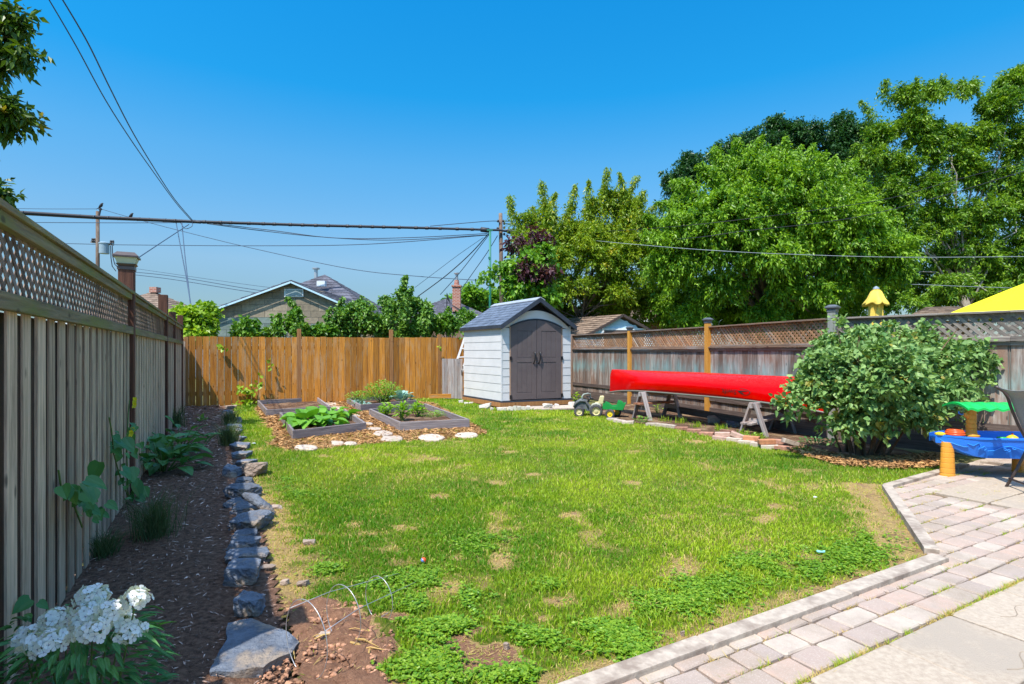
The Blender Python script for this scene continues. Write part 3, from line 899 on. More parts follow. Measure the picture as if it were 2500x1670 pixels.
# concrete kerb
km = MB()
def kerb(mb, a, b, w, z0, z1, n=1, off=0):
    d = (b - a); L = np.linalg.norm(d); d = d / L; nn = np.array((d[1], -d[0]))
    p = a
    for i in range(n):
        s0 = a + d * (L * i / n + .002); s1 = a + d * (L * (i + 1) / n - .002)
        e = random.uniform(-.004, .004)
        q = [s0 + nn * (off + e), s1 + nn * (off + e), s1 + nn * (off + w + e), s0 + nn * (off + w + e)]
        poly = [tuple(x) for x in q][::-1]
        mb.prism(poly, z0, z1 + random.uniform(-.002, .002), .006, random.random())
kerb(km, Km, K1 + KU * .03, .095, -.03, .052, 5)
kerb(km, K1 + np.array((.04, .11)), K2, .085, -.03, .055, 2)
kerb(km, K2 + np.array((.03, .03)), K3 + (K3 - K2) * .25, .085, -.03, .055, 2)
o = km.build('patio_kerb', M['concrete'], base=False); o['kind'] = 'structure'
km = MB()
kerb(km, np.array(G(2395, 1134)[:2]), np.array(G(2560, 1153)[:2]), .09, -.02, .06, 3)
o = km.build('back_kerb', M['concrete'], base=False); o['kind'] = 'structure'

# shed paving
pv = MB()
A = np.array((-.12, 12.95)); U = np.array((.93, .30)); V_ = np.array((-.2, .95))
for r in range(2):
    for c in range(5):
        q = A + U * (c * .40 + (.0 if r else 0)) * 1 + V_ * r * .36
        q = [q, q + U * .385, q + U * .385 + V_ * .34, q + V_ * .34]
        pv.prism([tuple(x + np.array((random.uniform(-.015, .015), random.uniform(-.015, .015)))) for x in q], -.01, .03, .008, random.random())
o = pv.build('shed_paving', M['step'], base=False); o['kind'] = 'structure'

# ------------------------------------------------------------------ fences
def seg_frame(a, b):
    a = Vector((a[0], a[1], 0)); b = Vector((b[0], b[1], 0)); d = (b - a); L = d.length; d.normalize()
    n = Vector((d.y, -d.x, 0))        # toward the yard when the yard lies on the right of a->b
    return a, d, n, L


def fr_box(mb, fr, a0, a1, z0, z1, t0, t1, ax=2, tint=None, dz=0.0, mi=0):
    # box in a fence's own frame; dz: height drop from a0 to a1
    a, d, n, L = fr
    c = []
    for z in (z0, z1):
        for (s, t, q) in ((a0, t0, 0), (a1, t0, dz), (a1, t1, dz), (a0, t1, 0)):
            v = a + d * s + n * t; c.append((v.x, v.y, z + q))
    lens = (a1 - a0, t1 - t0, z1 - z0)
    l = np.array([(x * lens[0], y * lens[1], z * lens[2]) for z in (0, 1) for x, y in ((0, 0), (1, 0), (1, 1), (0, 1))])
    perm = {0: [1, 2, 0], 2: [0, 1, 2]}[ax]
    mb.hexa(c, l[:, perm] + np.array([random.uniform(0, 40) for _ in range(3)]), tint, mi)


def boards(mb, fr, s0, s1, z0, z1, pitch, gap, t, th=.018, jit=.01, backer=None):
    s = s0
    while s < s1 - .02:
        w = min(pitch * random.uniform(.93, 1.07), s1 - s)
        zt = z1 + random.uniform(-jit, jit)
        fr_box(mb, fr, s + gap / 2, s + w - gap / 2, z0 + random.uniform(0, .02), zt, t, t + th + random.uniform(-.003, .003))
        if backer is not None:
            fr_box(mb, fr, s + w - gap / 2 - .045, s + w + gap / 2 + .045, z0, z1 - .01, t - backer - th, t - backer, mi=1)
        s += w


def lattice(mb, fr, s0, s1, z0, z1, t, pitch, w, th=.007):
    a, d, n, L = fr
    h = z1 - z0
    for layer, sg in ((0, 1), (1, -1)):
        s = s0 - h
        while s < s1 + h:
            p0 = (s, z0); p1 = (s + sg * h, z1)
            # clip to s0..s1
            q0, q1 = p0, p1
            def at(sv): k = (sv - p0[0]) / (p1[0] - p0[0]); return (sv, p0[1] + k * h)
            lo, hi = (p0, p1) if sg > 0 else (p1, p0)
            if hi[0] > s0 + .01 and lo[0] < s1 - .01:
                if lo[0] < s0: lo = at(s0)
                if hi[0] > s1: hi = at(s1)
                A = a + d * lo[0] + n * (t + layer * th); B = a + d * hi[0] + n * (t + layer * th)
                A.z = lo[1]; B.z = hi[1]
                if (B - A).length > .03: mb.beam(A, B, th, w, up=(d.x * -sg, d.y * -sg, 1))
            s += pitch * 1.4142


def post(parent, fr, s, z0, z1, w, mat, cap=None, capmat=None, lantern=False, t=0.0, name='post', proud=.0):
    a, d, n, L = fr
    mb = MB(); c = a + d * s + n * t
    Mr = np.array([[d.x, n.x, 0], [d.y, n.y, 0], [0, 0, 1]])
    mb.box((c.x, c.y, (z0 + z1) / 2), (w, w, z1 - z0), Mr)
    po = mb.build(name, mat, parent, bevel=.006)
    if cap:
        mb = MB(); z = z1
        def fr_(k0, k1, za, zb):
            v = []
            for k, zz in ((k0, za), (k1, zb)):
                for x, y in ((-1, -1), (1, -1), (1, 1), (-1, 1)):
                    q = c + d * x * k / 2 + n * y * k / 2; v.append((q.x, q.y, zz))
            mb.hexa(v, tint=.5)
        if lantern:
            fr_(w * 1.1, w * 1.1, z - .02, z + .01); fr_(w * .95, w * 1.3, z + .01, z + .035)
            fr_(w * 1.62, w * 1.62, z + .095, z + .11); fr_(w * 1.62, w * 1.1, z + .11, z + .145)
            co = mb.build('post_cap', capmat, po)
            mb = MB(); fr_(w * 1.1, w * 1.4, z + .036, z + .094); mb.build('glass', M['cap_glass'], co)
        else:
            fr_(w * 1.12, w * 1.12, z - .03, z + .01); fr_(w * 1.15, w * 1.5, z + .01, z + .035); fr_(w * 1.55, w * 1.55, z + .035, z + .055); fr_(w * 1.5, w * .7, z + .055, z + .085)
            mb.build('post_cap', capmat, po)
    return po


# left fence ---------------------------------------------------
LA = (LF(-2.2), -2.2); LB = (LF(13.75), 13.75)
fL = seg_frame(LA, LB)
def sY(Y): return (Y + 2.2) / (13.75 + 2.2) * fL[3]
lf = thing('wooden_fence', 'tall weathered grey board fence topped with dark lattice, casting the shadow over the mulch bed', 'fence', (LA[0], LA[1], 0))
posts_Y = [1.80, 5.26, 8.62, 10.25, 12.3]
ends = [-2.2] + posts_Y + [13.7]
for i in range(len(ends) - 1):
    s0, s1 = sY(ends[i]) + .05, sY(ends[i + 1]) - .05
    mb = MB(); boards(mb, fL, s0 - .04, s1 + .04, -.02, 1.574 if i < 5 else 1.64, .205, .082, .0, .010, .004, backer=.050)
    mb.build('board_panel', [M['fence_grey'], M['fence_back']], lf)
    if 0 < i < 5:
        mb = MB(); lattice(mb, fL, s0, s1, 1.61, 1.91, -.008, .060, .029, .0035)
        mb.build('lattice_panel', M['lattice_l'], lf)
        mb = MB(); fr_box(mb, fL, s0 - .04, s1 + .04, 1.575, 1.628, -.075, .012, 0); fr_box(mb, fL, s0 - .04, s1 + .04, 1.56, 1.63, .014, .040, 0); build_each(mb, 'middle_rail', M['fence_rail'], lf, bevel=.004)
        mb = MB(); fr_box(mb, fL, s0 - .04, s1 + .04, 1.885, 1.94, -.03, .03, 0); fr_box(mb, fL, s0 - .04, s1 + .04, 1.942, 1.97, -.05, .045, 0)
        build_each(mb, 'top_rail', M['fence_rail'], lf, bevel=.004)
for k, Yp in enumerate(posts_Y):
    zt = [2.1, 2.19, 2.28, 2.13, 2.2][k]
    post(lf, fL, sY(Yp), 0, zt, .125 if k < 3 else .11, M['post_brown'], cap=(k in (0, 1)), capmat=M['cap_brown'], lantern=(k in (0, 1)), t=-.02)
post(lf, fL, sY(13.72), 0, 1.72, .1, M['post_brown'])

# back fence ---------------------------------------------------
BA = (-8.05, 13.62); BB = (-1.25, 16.9)
fB = seg_frame(BA, BB)
bf_ = thing('cedar_fence', 'orange-brown stained cedar board fence across the back of the yard', 'fence', (BA[0], BA[1], 0))
def sX(x):   # position along the back fence of a picture column
    k = (x - 1250) / F; a, d = fB[0], fB[1]
    return (k * a.y - a.x) / (d.x - k * d.y)
pB = [0.02, sX(730.5), sX(955.5), sX(1073), fB[3]]
for i in range(4):
    s0, s1 = pB[i] + .055, pB[i + 1] - .055
    mb = MB(); boards(mb, fB, s0, s1, .02, 1.775 + .045 * (pB[i] / fB[3]), .158, .011, 0, .02, .008)
    mb.build('board_panel', M['cedar'], bf_)
    mb = MB(); fr_box(mb, fB, s0 - .05, s1 + .05, .3, .39, -.06, -.022, 0); fr_box(mb, fB, s0 - .05, s1 + .05, 1.45, 1.54, -.06, -.022, 0)
    build_each(mb, 'back_rail', M['cedar'], bf_)
for k, s in enumerate(pB[:4]):
    post(bf_, fB, s, 0, [1.76, 2.0, 2.02, 1.9][k], .10, M['cedar_post'], t=-.03)

# right fence ---------------------------------------------------
RP = [(1.60, 17.8), (1.9, 17.2), (3.15, 14.6), (4.2, 11.75), (5.08, 8.74), (6.45, 7.15), (8.6, 4.7)]
rf = thing('lattice_fence', 'weathered board fence with tan lattice band behind the red canoe', 'fence', (RP[1][0], RP[1][1], 0))
rg = thing('lattice_fence', 'grey board and lattice fence behind the lilac bush and the blue water table', 'fence', (RP[4][0], RP[4][1], 0))
for i in range(len(RP) - 1):
    root = rf if i < 4 else rg
    fr = seg_frame(RP[i], RP[i + 1])
    # keep straight joints: yard is on the right-hand side walking from back to front
    ztop = [1.90, 1.915, 1.93, 1.93, 1.93, 1.93][i]
    zr = [1.49, 1.49, 1.48, 1.50, 1.56, 1.56][i]
    lat, rail, brd = (M['lattice_r'], M['rail_r'], M['fence_r']) if i < 4 else (M['lattice_g'], M['lattice_g'], M['fence_grey_r'] if 'fence_grey_r' in M else M['fence_r'])
    a0, a1 = .0, fr[3]
    mb = MB(); boards(mb, fr, a0, a1, .12, zr - .05, .145 if i < 4 else .235, .006 if i < 4 else .012, 0, .018, .004)
    mb.build('board_panel', brd, root)
    mb = MB(); fr_box(mb, fr, a0, a1, zr - .03, zr + .0, -.02, .075, 0); fr_box(mb, fr, a0, a1, zr - .085, zr - .032, .019, .045, 0); fr_box(mb, fr, a0, a1, zr + .002, zr + .035, .0, .035, 0)
    build_each(mb, 'middle_rail', rail, root, bevel=.004)
    if i > 0:
        mb = MB(); lattice(mb, fr, a0, a1, zr + .03, ztop - .03, -.002, .064 if i < 4 else .08, .034 if i < 4 else .043, .005)
        mb.build('lattice_panel', lat, root)
        mb = MB(); fr_box(mb, fr, a0, a1, ztop - .028, ztop, -.04, .07, 0); fr_box(mb, fr, a0, a1, ztop - .09, ztop - .03, -.02, -.004, 0)
        build_each(mb, 'top_rail', rail, root, bevel=.004)
    mb = MB(); fr_box(mb, fr, a0, a1, .0, .22, .02, .045, 0); fr_box(mb, fr, a0, a1, .36, .45, .019, .05, 0); build_each(mb, 'kickboard', M['dark_kick'], root)
f1 = seg_frame(RP[2], RP[3]); f2 = seg_frame(RP[3], RP[4]); f3 = seg_frame(RP[4], RP[5])
post(rf, f1, 0, 0, 1.98, .1, M['post_orange'], True, M['cap'], t=.045)
post(rf, f2, 0, 0, 2.03, .105, M['post_orange'], True, M['cap'], t=.045)
post(rf, seg_frame(RP[1], RP[2]), 0, 0, 1.93, .1, M['rail_r'], t=.03)
post(rg, f3, 0, 0, 2.05, .115, M['post_grey'], True, M['cap'], t=.03)
post(rg, seg_frame(RP[5], RP[6]), 0.0, 0, 1.9, .1, M['post_grey'], t=-.05)

# grey gate panel and ladder by the shed
ga = seg_frame((-2.04, 16.15), (-1.42, 15.95))
gt = thing('board_gate', 'narrow weathered grey board gate panel standing between cedar fence and shed', 'gate', (-2.0, 16.15, 0))
mb = MB(); boards(mb, ga, 0, ga[3], .02, 1.19, .098, .006, 0, .018, .004); mb.build('board_panel', M['saw_wood'], gt)
mb = MB(); fr_box(mb, ga, 0, ga[3], .25, .33, -.04, -.002, 0); fr_box(mb, ga, 0, ga[3], .9, .98, -.04, -.002, 0); build_each(mb, 'rail', M['saw_wood'], gt)
mb = MB(); fr_box(mb, ga, ga[3] - .03, ga[3] - .005, .72, .86, .02, .035); mb.build('hinge', M['black'], gt)
ld = thing('ladder', 'white aluminium ladder leaning behind the shed beside the grey gate', 'ladder', (-1.9, 16.3, 0))
l0, l1 = Vector((-2.0, 16.28, 0)), Vector((-1.35, 16.45, 1.98)); off = Vector((.27, -.10, .02))
for q in (0, 1):
    mb = MB(); mb.beam(l0 + off * q, l1 + off * q, .06, .025, up=(0, 1, 0)); mb.build('rail', M['alu'], ld)
for k in range(7):
    mb = MB(); p_ = l0.lerp(l1, .1 + k * .13); mb.beam(p_, p_ + off, .03, .03); mb.build('rung', M['alu'], ld)

# ------------------------------------------------------------------ shed
sh0 = Vector((-.272, 13.92, 0)); su = Vector((1.835, .84, 0)).normalized(); sw = Vector((-1.104, 1.87, 0)).normalized()
SWD, SDP, ZB = 2.018, 2.17, .13
def S(a, t, z): v = sh0 + su * a + sw * t; return (v.x, v.y, z)      # a across the front, t back from the front
def sbox(mb, a0, a1, t0, t1, z0, z1, tint=.5, mi=0):
    mb.hexa([S(a0, t0, z0), S(a1, t0, z0), S(a1, t1, z0), S(a0, t1, z0), S(a0, t0, z1), S(a1, t0, z1), S(a1, t1, z1), S(a0, t1, z1)], tint=tint, mi=mi)
shed = thing('garden_shed', 'white plastic garden shed with brown double doors and blue-grey shingled gable roof', 'shed', tuple(sh0))
mb = MB(); sbox(mb, -.05, SWD + .03, -.05, SDP, .0, .11); mb.build('wooden_base', M['rail_orange'] if 'rail_orange' in M else M['cedar_post'], shed)
mb = MB(); sbox(mb, -.03, SWD + .03, -.05, SDP, .112, .15); mb.build('floor_edge', M['shed_dark'], shed)
ZE = 2.07; ZR = 2.73; mid = SWD / 2
def roofz(a): return ZE + (ZR - ZE) * (1 - abs(a - mid) / (mid + .06))
# left wall: siding courses
mb = MB(); sbox(mb, .012, .03, .02, SDP - .01, .15, ZE - .02)
n = 9; hgt = (ZE + .0 - .152) / n
for k in range(n):
    z0 = .152 + k * hgt
    v = [S(-.001, 0.0, z0 + .004), S(.02, 0.0, z0 + .004), S(.02, SDP, z0 + .004), S(-.001, SDP, z0 + .004), S(.006, 0.0, z0 + hgt - .004), S(.02, 0.0, z0 + hgt - .004), S(.02, SDP, z0 + hgt - .004), S(.006, SDP, z0 + hgt - .004)]
    mb.hexa(v, tint=.5)
mb.build('side_wall', M['shed_white'], shed)
mb = MB(); sbox(mb, SWD - .02, SWD, .0, SDP, .15, ZE); mb.build('side_wall', M['shed_white'], shed)
mb = MB(); mb.extr([(.02, .15), (SWD - .02, .15), (SWD - .02, ZE), (mid, ZR - .04), (.02, ZE)], S, SDP - .02, SDP - .001); mb.build('rear_wall', M['shed_white'], shed)
# front: dark gable insert, white arch, pilasters with courses
mb = MB(); mb.extr([(.03, .16), (SWD - .03, .16), (SWD - .03, ZE - .02), (mid, ZR - .05), (.03, ZE - .02)], S, .035, .045); mb.build('gable_insert', M['shed_black'], shed)
mb = MB()
arc = lambda a0, a1, zs, zm, n: [(a0 + (a1 - a0) * i / n, zs + (zm - zs) * (1 - ((2 * i / n - 1) ** 2))) for i in range(n + 1)]
outer = arc(.0, SWD, 1.98, 2.46, 22)
inner = arc(.225, 1.765, 2.03, 2.235, 22)
for i in range(22):
    a, b, c, d = outer[i], outer[i + 1], inner[i + 1], inner[i]
    mb.extr([d, c, b, a], S, -.006, .03, tint=.5)
for (x0, x1) in ((0.0, .225), (1.765, SWD)):
    sbox(mb, x0 + .01, x1 - .01, .006, .03, .15, 2.0)
    n = 9; hg = (1.99 - .152) / n
    for k in range(n): 
        z0 = .152 + k * hg
        mb.hexa([S(x0 + .03 * (x0 == 0), -.008, z0 + .004), S(x1, -.008, z0 + .004), S(x1, .02, z0 + .004), S(x0 + .03 * (x0 == 0), .02, z0 + .004), S(x0 + .03 * (x0 == 0), -.001, z0 + hg - .004), S(x1, -.001, z0 + hg - .004), S(x1, .02, z0 + hg - .004), S(x0 + .03 * (x0 == 0), .02, z0 + hg - .004)], tint=.5)
sbox(mb, -.004, .028, -.012, .02, .15, 2.03)
mb.build('front_wall', M['shed_white'], shed)
mb = MB()
for x0 in (.228, 1.735): sbox(mb, x0, x0 + .027, -.016, .02, .155, 2.05)
build_each(mb, 'door_jamb', M['jamb'], shed)
mb = MB(); o1 = arc(.225, 1.765, 2.045, 2.25, 20); o2 = arc(.25, 1.74, 2.02, 2.222, 20)
for i in range(20): mb.extr([o2[i], o2[i + 1], o1[i + 1], o1[i]], S, -.02, .02, tint=.5)
mb.build('door_arch', M['shed_dark'], shed)
def archz(a): k = (a - .228) / (1.762 - .228); return 2.015 + .205 * (1 - (2 * k - 1) ** 2)
for side, (a0, a1) in enumerate(((.262, .992), (1.0, 1.728))):
    dmb = MB()
    N_ = 10
    top = [(a0 + (a1 - a0) * i / N_, archz(a0 + (a1 - a0) * i / N_) - .008) for i in range(N_ + 1)]
    dmb.extr([(a0, .165), (a1, .165)] + top[::-1], S, -.004, .025, tint=.5)
    fw = .15 if side == 0 else .14
    p0, p1 = (a0 + .17, a1 - .13) if side == 0 else (a0 + .13, a1 - .16)
    zt = 1.93; zm0, zm1 = 1.12, 1.24; zb = .34
    # raised stiles and rails
    sbox(dmb, a0 + .003, p0, -.018, -.0045, .17, 2.0 - .0); sbox(dmb, p1, a1 - .003, -.018, -.0045, .17, 2.0)
    sbox(dmb, p0 + .001, p1 - .001, -.018, -.0045, .17, zb); sbox(dmb, p0 + .001, p1 - .001, -.018, -.0045, zm0, zm1)
    up = [(a0 + .003 + (a1 - a0 - .006) * i / N_, archz(a0 + .003 + (a1 - a0 - .006) * i / N_) - .012) for i in range(N_ + 1)]
    dmb.extr([(a0 + .003, 2.002), (p0, 2.002), (p0, zt), (p1, zt), (p1, 2.002), (a1 - .003, 2.002)] + up[::-1], S, -.018, -.0045, tint=.5)
    for (z0, z1) in ((zb, zm0), (zm1, zt)):
        for k in range(3):
            q0 = p0 + (p1 - p0) * k / 3 + .006; q1 = p0 + (p1 - p0) * (k + 1) / 3 - .006
            sbox(dmb, q0, q1, -.011, -.0045, z0 + .012, z1 - .012)
    dr = dmb.build('door', M['door_brown'], shed, bevel=.003)
    hx = a1 - .07 if side == 0 else a0 + .07
    hm = MB(); pts = [S(hx, -.02, 1.38), S(hx, -.06, 1.37), S(hx, -.07, 1.30), S(hx - .012, -.065, 1.16), S(hx - .02, -.02, 1.08)]
    hm.tube(pts, [.020, .022, .020, .016, .014], 8); hm.build('handle', M['black'], dr, smooth=True)
    hm = MB(); hxx = a0 - .01 if side == 0 else a1 + .01
    for zz in ((.2, 1.18)): sbox(hm, hxx - .03, hxx + .03, -.035, -.02, zz, zz + .09)
    build_each(hm, 'hinge', M['black'], dr)
# roof
def slope(name, sgn):
    mb = MB(); nr = 9
    A0 = (-.07 if sgn > 0 else SWD + .07); A1 = mid
    for k in range(nr):
        k0, k1 = k / nr, (k + 1) / nr
        def pt(kk, t, lift): a = A0 + (A1 - A0) * kk; z = ZE - .03 + (ZR - ZE + .05) * kk + lift; return S(a, t, z)
        t = -.15; 
        while t < SDP + .1:
            w = .16; te = min(t + w, SDP + .1)
            l = random.uniform(.0, .006)
            v = [pt(k0 - .01, t + .003, .0), pt(k0 - .01, te - .003, .0), pt(k1 + .01, te - .003, .0), pt(k1 + .01, t + .003, .0),
                 pt(k0 - .01, t + .003, .034 + l), pt(k0 - .01, te - .003, .034 + l), pt(k1 + .01, te - .003, .022), pt(k1 + .01, t + .003, .022)]
            mb.hexa(v, tint=random.random()); t += w
    return mb.build(name, M['shingle_shed'], shed)
slope('roof', 1); slope('roof', -1)
mb = MB()
for (x0, x1) in ((-.07, mid), (mid, SWD + .07)):
    z = lambda a: ZE - .03 + (ZR - ZE + .05) * (1 - abs(a - mid) / (mid + .07))
    v = [S(x0, -.175, z(x0) - .08), S(x1, -.175, z(x1) - .08), S(x1, -.135, z(x1) - .08), S(x0, -.135, z(x0) - .08), S(x0, -.175, z(x0) + .04), S(x1, -.175, z(x1) + .04), S(x1, -.135, z(x1) + .04), S(x0, -.135, z(x0) + .04)]
    mb.hexa(v, tint=.5)
build_each(mb, 'rake_trim', M['shed_dark'], shed)
mb = MB(); sbox(mb, -.085, -.06, -.16, SDP + .1, ZE - .09, ZE - .0); sbox(mb, SWD + .06, SWD + .085, -.16, SDP + .1, ZE - .09, ZE); build_each(mb, 'eave_trim', M['shed_dark'], shed)
mb = MB()
for sgn in (-1, 1):
    v = [S(mid + sgn * .13, -.18, ZR - .02), S(mid, -.18, ZR + .052), S(mid, SDP + .12, ZR + .052), S(mid + sgn * .13, SDP + .12, ZR - .02)]
    v2 = [(x, y, z + .02) for x, y, z in v]
    mb.hexa(v + v2 if sgn < 0 else v[::-1] + v2[::-1], tint=.5)
mb.build('ridge_cap', surf('ridge_cap_painted_glare', (.42, .45, .5), None, 5, .35, .5, .1, tint=0), shed)  # lighter grey puts the glare along the roof ridge into the colour

# ------------------------------------------------------------------ buildings behind
def quadprism(mb, pts, th, tint=None, mi=0):
    a = [Vector(p) for p in pts]; n = (a[1] - a[0]).cross(a[-1] - a[0]).normalized() * th
    m = len(a); vs = [tuple(p) for p in a] + [tuple(p + n) for p in a]
    f = [tuple(range(m))[::-1], tuple(m + i for i in range(m))] + [(i, (i + 1) % m, m + (i + 1) % m, m + i) for i in range(m)]
    mb.add(vs, f, tint, None, mi)


def shingles(mb, e0, e1, r0, r1, rows, w=.3, th=.02):
    # roof plane between eave e0-e1 and ridge r0-r1 laid with shingle courses
    e0, e1, r0, r1 = [Vector(q) for q in (e0, e1, r0, r1)]
    nv = (e1 - e0).cross(r0 - e0).normalized()
    if nv.z < 0: nv = -nv
    for k in range(rows):
        a, b = k / rows, (k + 1) / rows
        L0, R0 = e0.lerp(r0, a), e1.lerp(r1, a); L1, R1 = e0.lerp(r0, b), e1.lerp(r1, b)
        n = max(1, int((R0 - L0).length / w)); o = random.random()
        for j in range(n + 1):
            u0, u1 = max(0, (j - o) / n), min(1, (j + 1 - o) / n)
            if u1 - u0 < .01: continue
            p = [L0.lerp(R0, u0), L0.lerp(R0, u1), L1.lerp(R1, u1), L1.lerp(R1, u0)]
            lf_ = th * random.uniform(.8, 1.2)
            v = [tuple(q - nv * .02) for q in p] + [tuple(p[0] + nv * lf_), tuple(p[1] + nv * lf_), tuple(p[2] + nv * .002), tuple(p[3] + nv * .002)]
            mb.hexa(v)


# cinder block garage
gY = 18.0
gar = thing('block_garage', 'grey-green concrete block garage with low gable roof behind the cedar fence', 'garage', (-7.1, gY, 0))
XL, XM, XR = -10.05, -7.11, -4.5; ze, zp, zer = 2.62, 3.68, 2.55
bm_ = surf('painted_blocks_grey_green', (.20, .245, .22), (.15, .19, .175), 9, .9, .2, .3, 50, .006, tint=.16)
bt_ = surf('tan_unpainted_blocks', (.34, .28, .20), (.24, .20, .15), 9, .9, .2, .3, 50, .006, tint=.22)
mo_ = surf('mortar_joint', (.13, .145, .13), None, 9, .9, .2, 0, tint=0)
mb = MB()
def gz(x): return ze + (zp - ze) * (x - XL) / (XM - XL) if x < XM else zp + (zer - zp) * (x - XM) / (XR - XM)
bw, bh = .50, .205; row = 0; z = .05
while z < zp:
    x = XL + (.25 if row % 2 else 0)
    while x < XR:
        x0, x1 = max(x, XL + .02) + .005, min(x + bw, XR - .02) - .005
        z0, z1 = z + .005, z + bh - .005
        zt0, zt1 = min(z1, gz(x0) - .03), min(z1, gz(x1) - .03)
        if x1 - x0 > .05 and max(zt0, zt1) > z0 + .02:
            zt0, zt1 = max(zt0, z0 + .003), max(zt1, z0 + .003)
            tan = z > 2.36 + .0 or (x0 > -7.3 and z < 2.2 + .0 and random.random() < .85) or (z > 2.2 and x0 > -8.2)
            y = gY + random.uniform(-.002, .002)
            mb.hexa([(x0, y, z0), (x1, y, z0), (x1, y + .03, z0), (x0, y + .03, z0), (x0, y, zt0), (x1, y, zt1), (x1, y + .03, zt1), (x0, y + .03, zt0)], mi=1 if tan else 0)
        x += bw
    z += bh; row += 1
mb.extr([(XL, 0), (XR, 0), (XR, zer - .03), (XM, zp - .03), (XL, ze - .03)], lambda a, t, z: (a, gY + t, z), .008, .2, tint=.5, mi=2)
mb.build('gable_wall', [bm_, bt_, mo_], gar)
mb = MB(); mb.box((XL + .1, gY + 3.2, ze / 2), (.2, 6, ze), tint=.5); mb.box((XR - .1, gY + 3.2, zer / 2), (.2, 6, zer), tint=.5); build_each(mb, 'side_wall', bm_, gar)
mb = MB(); shingles(mb, (XL - .3, gY - .2, ze - .1), (XL - .3, gY + 6.2, ze - .1), (XM, gY - .2, zp + .02), (XM, gY + 6.2, zp + .02), 10)
shingles(mb, (XR + .3, gY - .2, zer - .12), (XR + .3, gY + 6.2, zer - .12), (XM, gY - .2, zp + .02), (XM, gY + 6.2, zp + .02), 10)
mb.build('roof', M['shingle_grey'], gar)
mb = MB()
mb.beam((XL - .3, gY - .22, ze - .16), (XM, gY - .22, zp - .05), .03, .055, up=(0, 0, 1)); mb.beam((XM, gY - .22, zp - .05), (XR + .3, gY - .22, zer - .18), .03, .055)
build_each(mb, 'fascia', M['siding_blue'], gar)
mb = MB(); mb.box((XM + .02, gY - .02, 3.30), (.62, .04, .26)); fr_o = mb.build('window', M['white_paint'], gar)
mb = MB(); mb.box((XM + .02, gY - .045, 3.30), (.52, .02, .2)); mb.build('pane', surf('frosted_pane', (.35, .42, .42), (.25, .32, .33), 7, .25, .5, .05, tint=0), fr_o)


def hip_house(name, label, cx, Y, half, ze, zp, wallm, roofm, depth=None, ridge=0, rows=14):
    t = thing(name, label, 'house', (cx, Y, 0)); d = depth or half
    mb = MB(); mb.box((cx, Y + d, ze / 2), (half * 2 - .6, d * 2 - .6, ze)); mb.build('wall', wallm, t)
    c = [(cx - half, Y, ze), (cx + half, Y, ze), (cx + half, Y + 2 * d, ze), (cx - half, Y + 2 * d, ze)]
    a = (cx - ridge, Y + d, zp); b = (cx + ridge + .01, Y + d, zp)
    mb = MB(); shingles(mb, c[0], c[1], a, b, rows); shingles(mb, c[1], c[2], b, b, rows); shingles(mb, c[3], c[0], a, a, rows); shingles(mb, c[2], c[3], b, a, rows)
    rf_ = mb.build('roof', roofm, t)
    mb = MB(); mb.box((cx, Y + d, ze - .08), (half * 2, d * 2, .14)); mb.build('fascia', M['white_paint'], t)
    return t, rf_


h1, r1 = hip_house('hip_roof_house', 'dark grey pyramid-roofed house rising behind the block garage', -10.3, 26.5, 3.9, 3.2, 5.62, M['white_paint'], M['shingle_grey'])
mb = MB(); q = P(771.5, 672, 30.4); mb.lathe([(.10, -.35), (.10, .32), (.2, .34), (.2, .40), (.12, .42)], tuple(q)); mb.build('roof_vent', M['steel'], r1)
mb = MB(); q = P(785, 693, 28.6); mb.box(tuple(q), (.42, .25, .28)); mb.build('skylight', M['white_paint'], r1)
h2, r2 = hip_house('hip_roof_house', 'far grey-roofed house with red brick chimney beyond the shrubs', -4.15, 33, 2.7, 3.55, 4.85, M['rail_r'], M['shingle_grey'])
mb = MB(); q = P(1115, 745, 33.4); mb.box((q.x, q.y, q.z + .35), (.48, .48, 1.5)); mb.box((q.x, q.y, q.z + 1.14), (.58, .58, .1)); ch = mb.build('chimney', M['chimney'], h2)
mb = MB(); mb.lathe([(.16, 1.19), (.14, 1.5)], (q.x, q.y, q.z), 12); mb.build('clay_pot', M['chimney'], ch)
mb = MB(); mb.lathe([(.09, 1.5), (.09, 1.85), (.17, 1.9), (.17, 1.95)], (q.x, q.y, q.z), 12); mb.build('flue', M['steel'], ch)
mb = MB(); qd = P(1091, 728, 33.6); mb.lathe([(.01, 0), (.2, .03), (.33, .1)], tuple(qd), 16, np.array([[.3, 0, .95], [0, 1, 0], [-.95, 0, .3]])); mb.tube([qd, (qd.x, qd.y, qd.z - .6)], .03, 6); mb.build('satellite_dish', M['black'], r2)
h3, r3 = hip_house('hip_roof_house', 'brown-roofed house just visible over the left lattice fence', -19.9, 27.5, 3.2, 2.9, 4.72, M['white_paint'], M['shingle_brown'])
mb = MB(); mb.box((-19.75, 30.6, 4.8), (.4, .4, .3)); mb.build('roof_vent', M['chimney'], r3)
h4, r4 = hip_house('hip_roof_house', 'brown brick house half hidden under the trees behind the small blue garage', 6.0, 27, 3.2, 3.0, 4.6, M['chimney'], M['shingle_brown'], ridge=1)

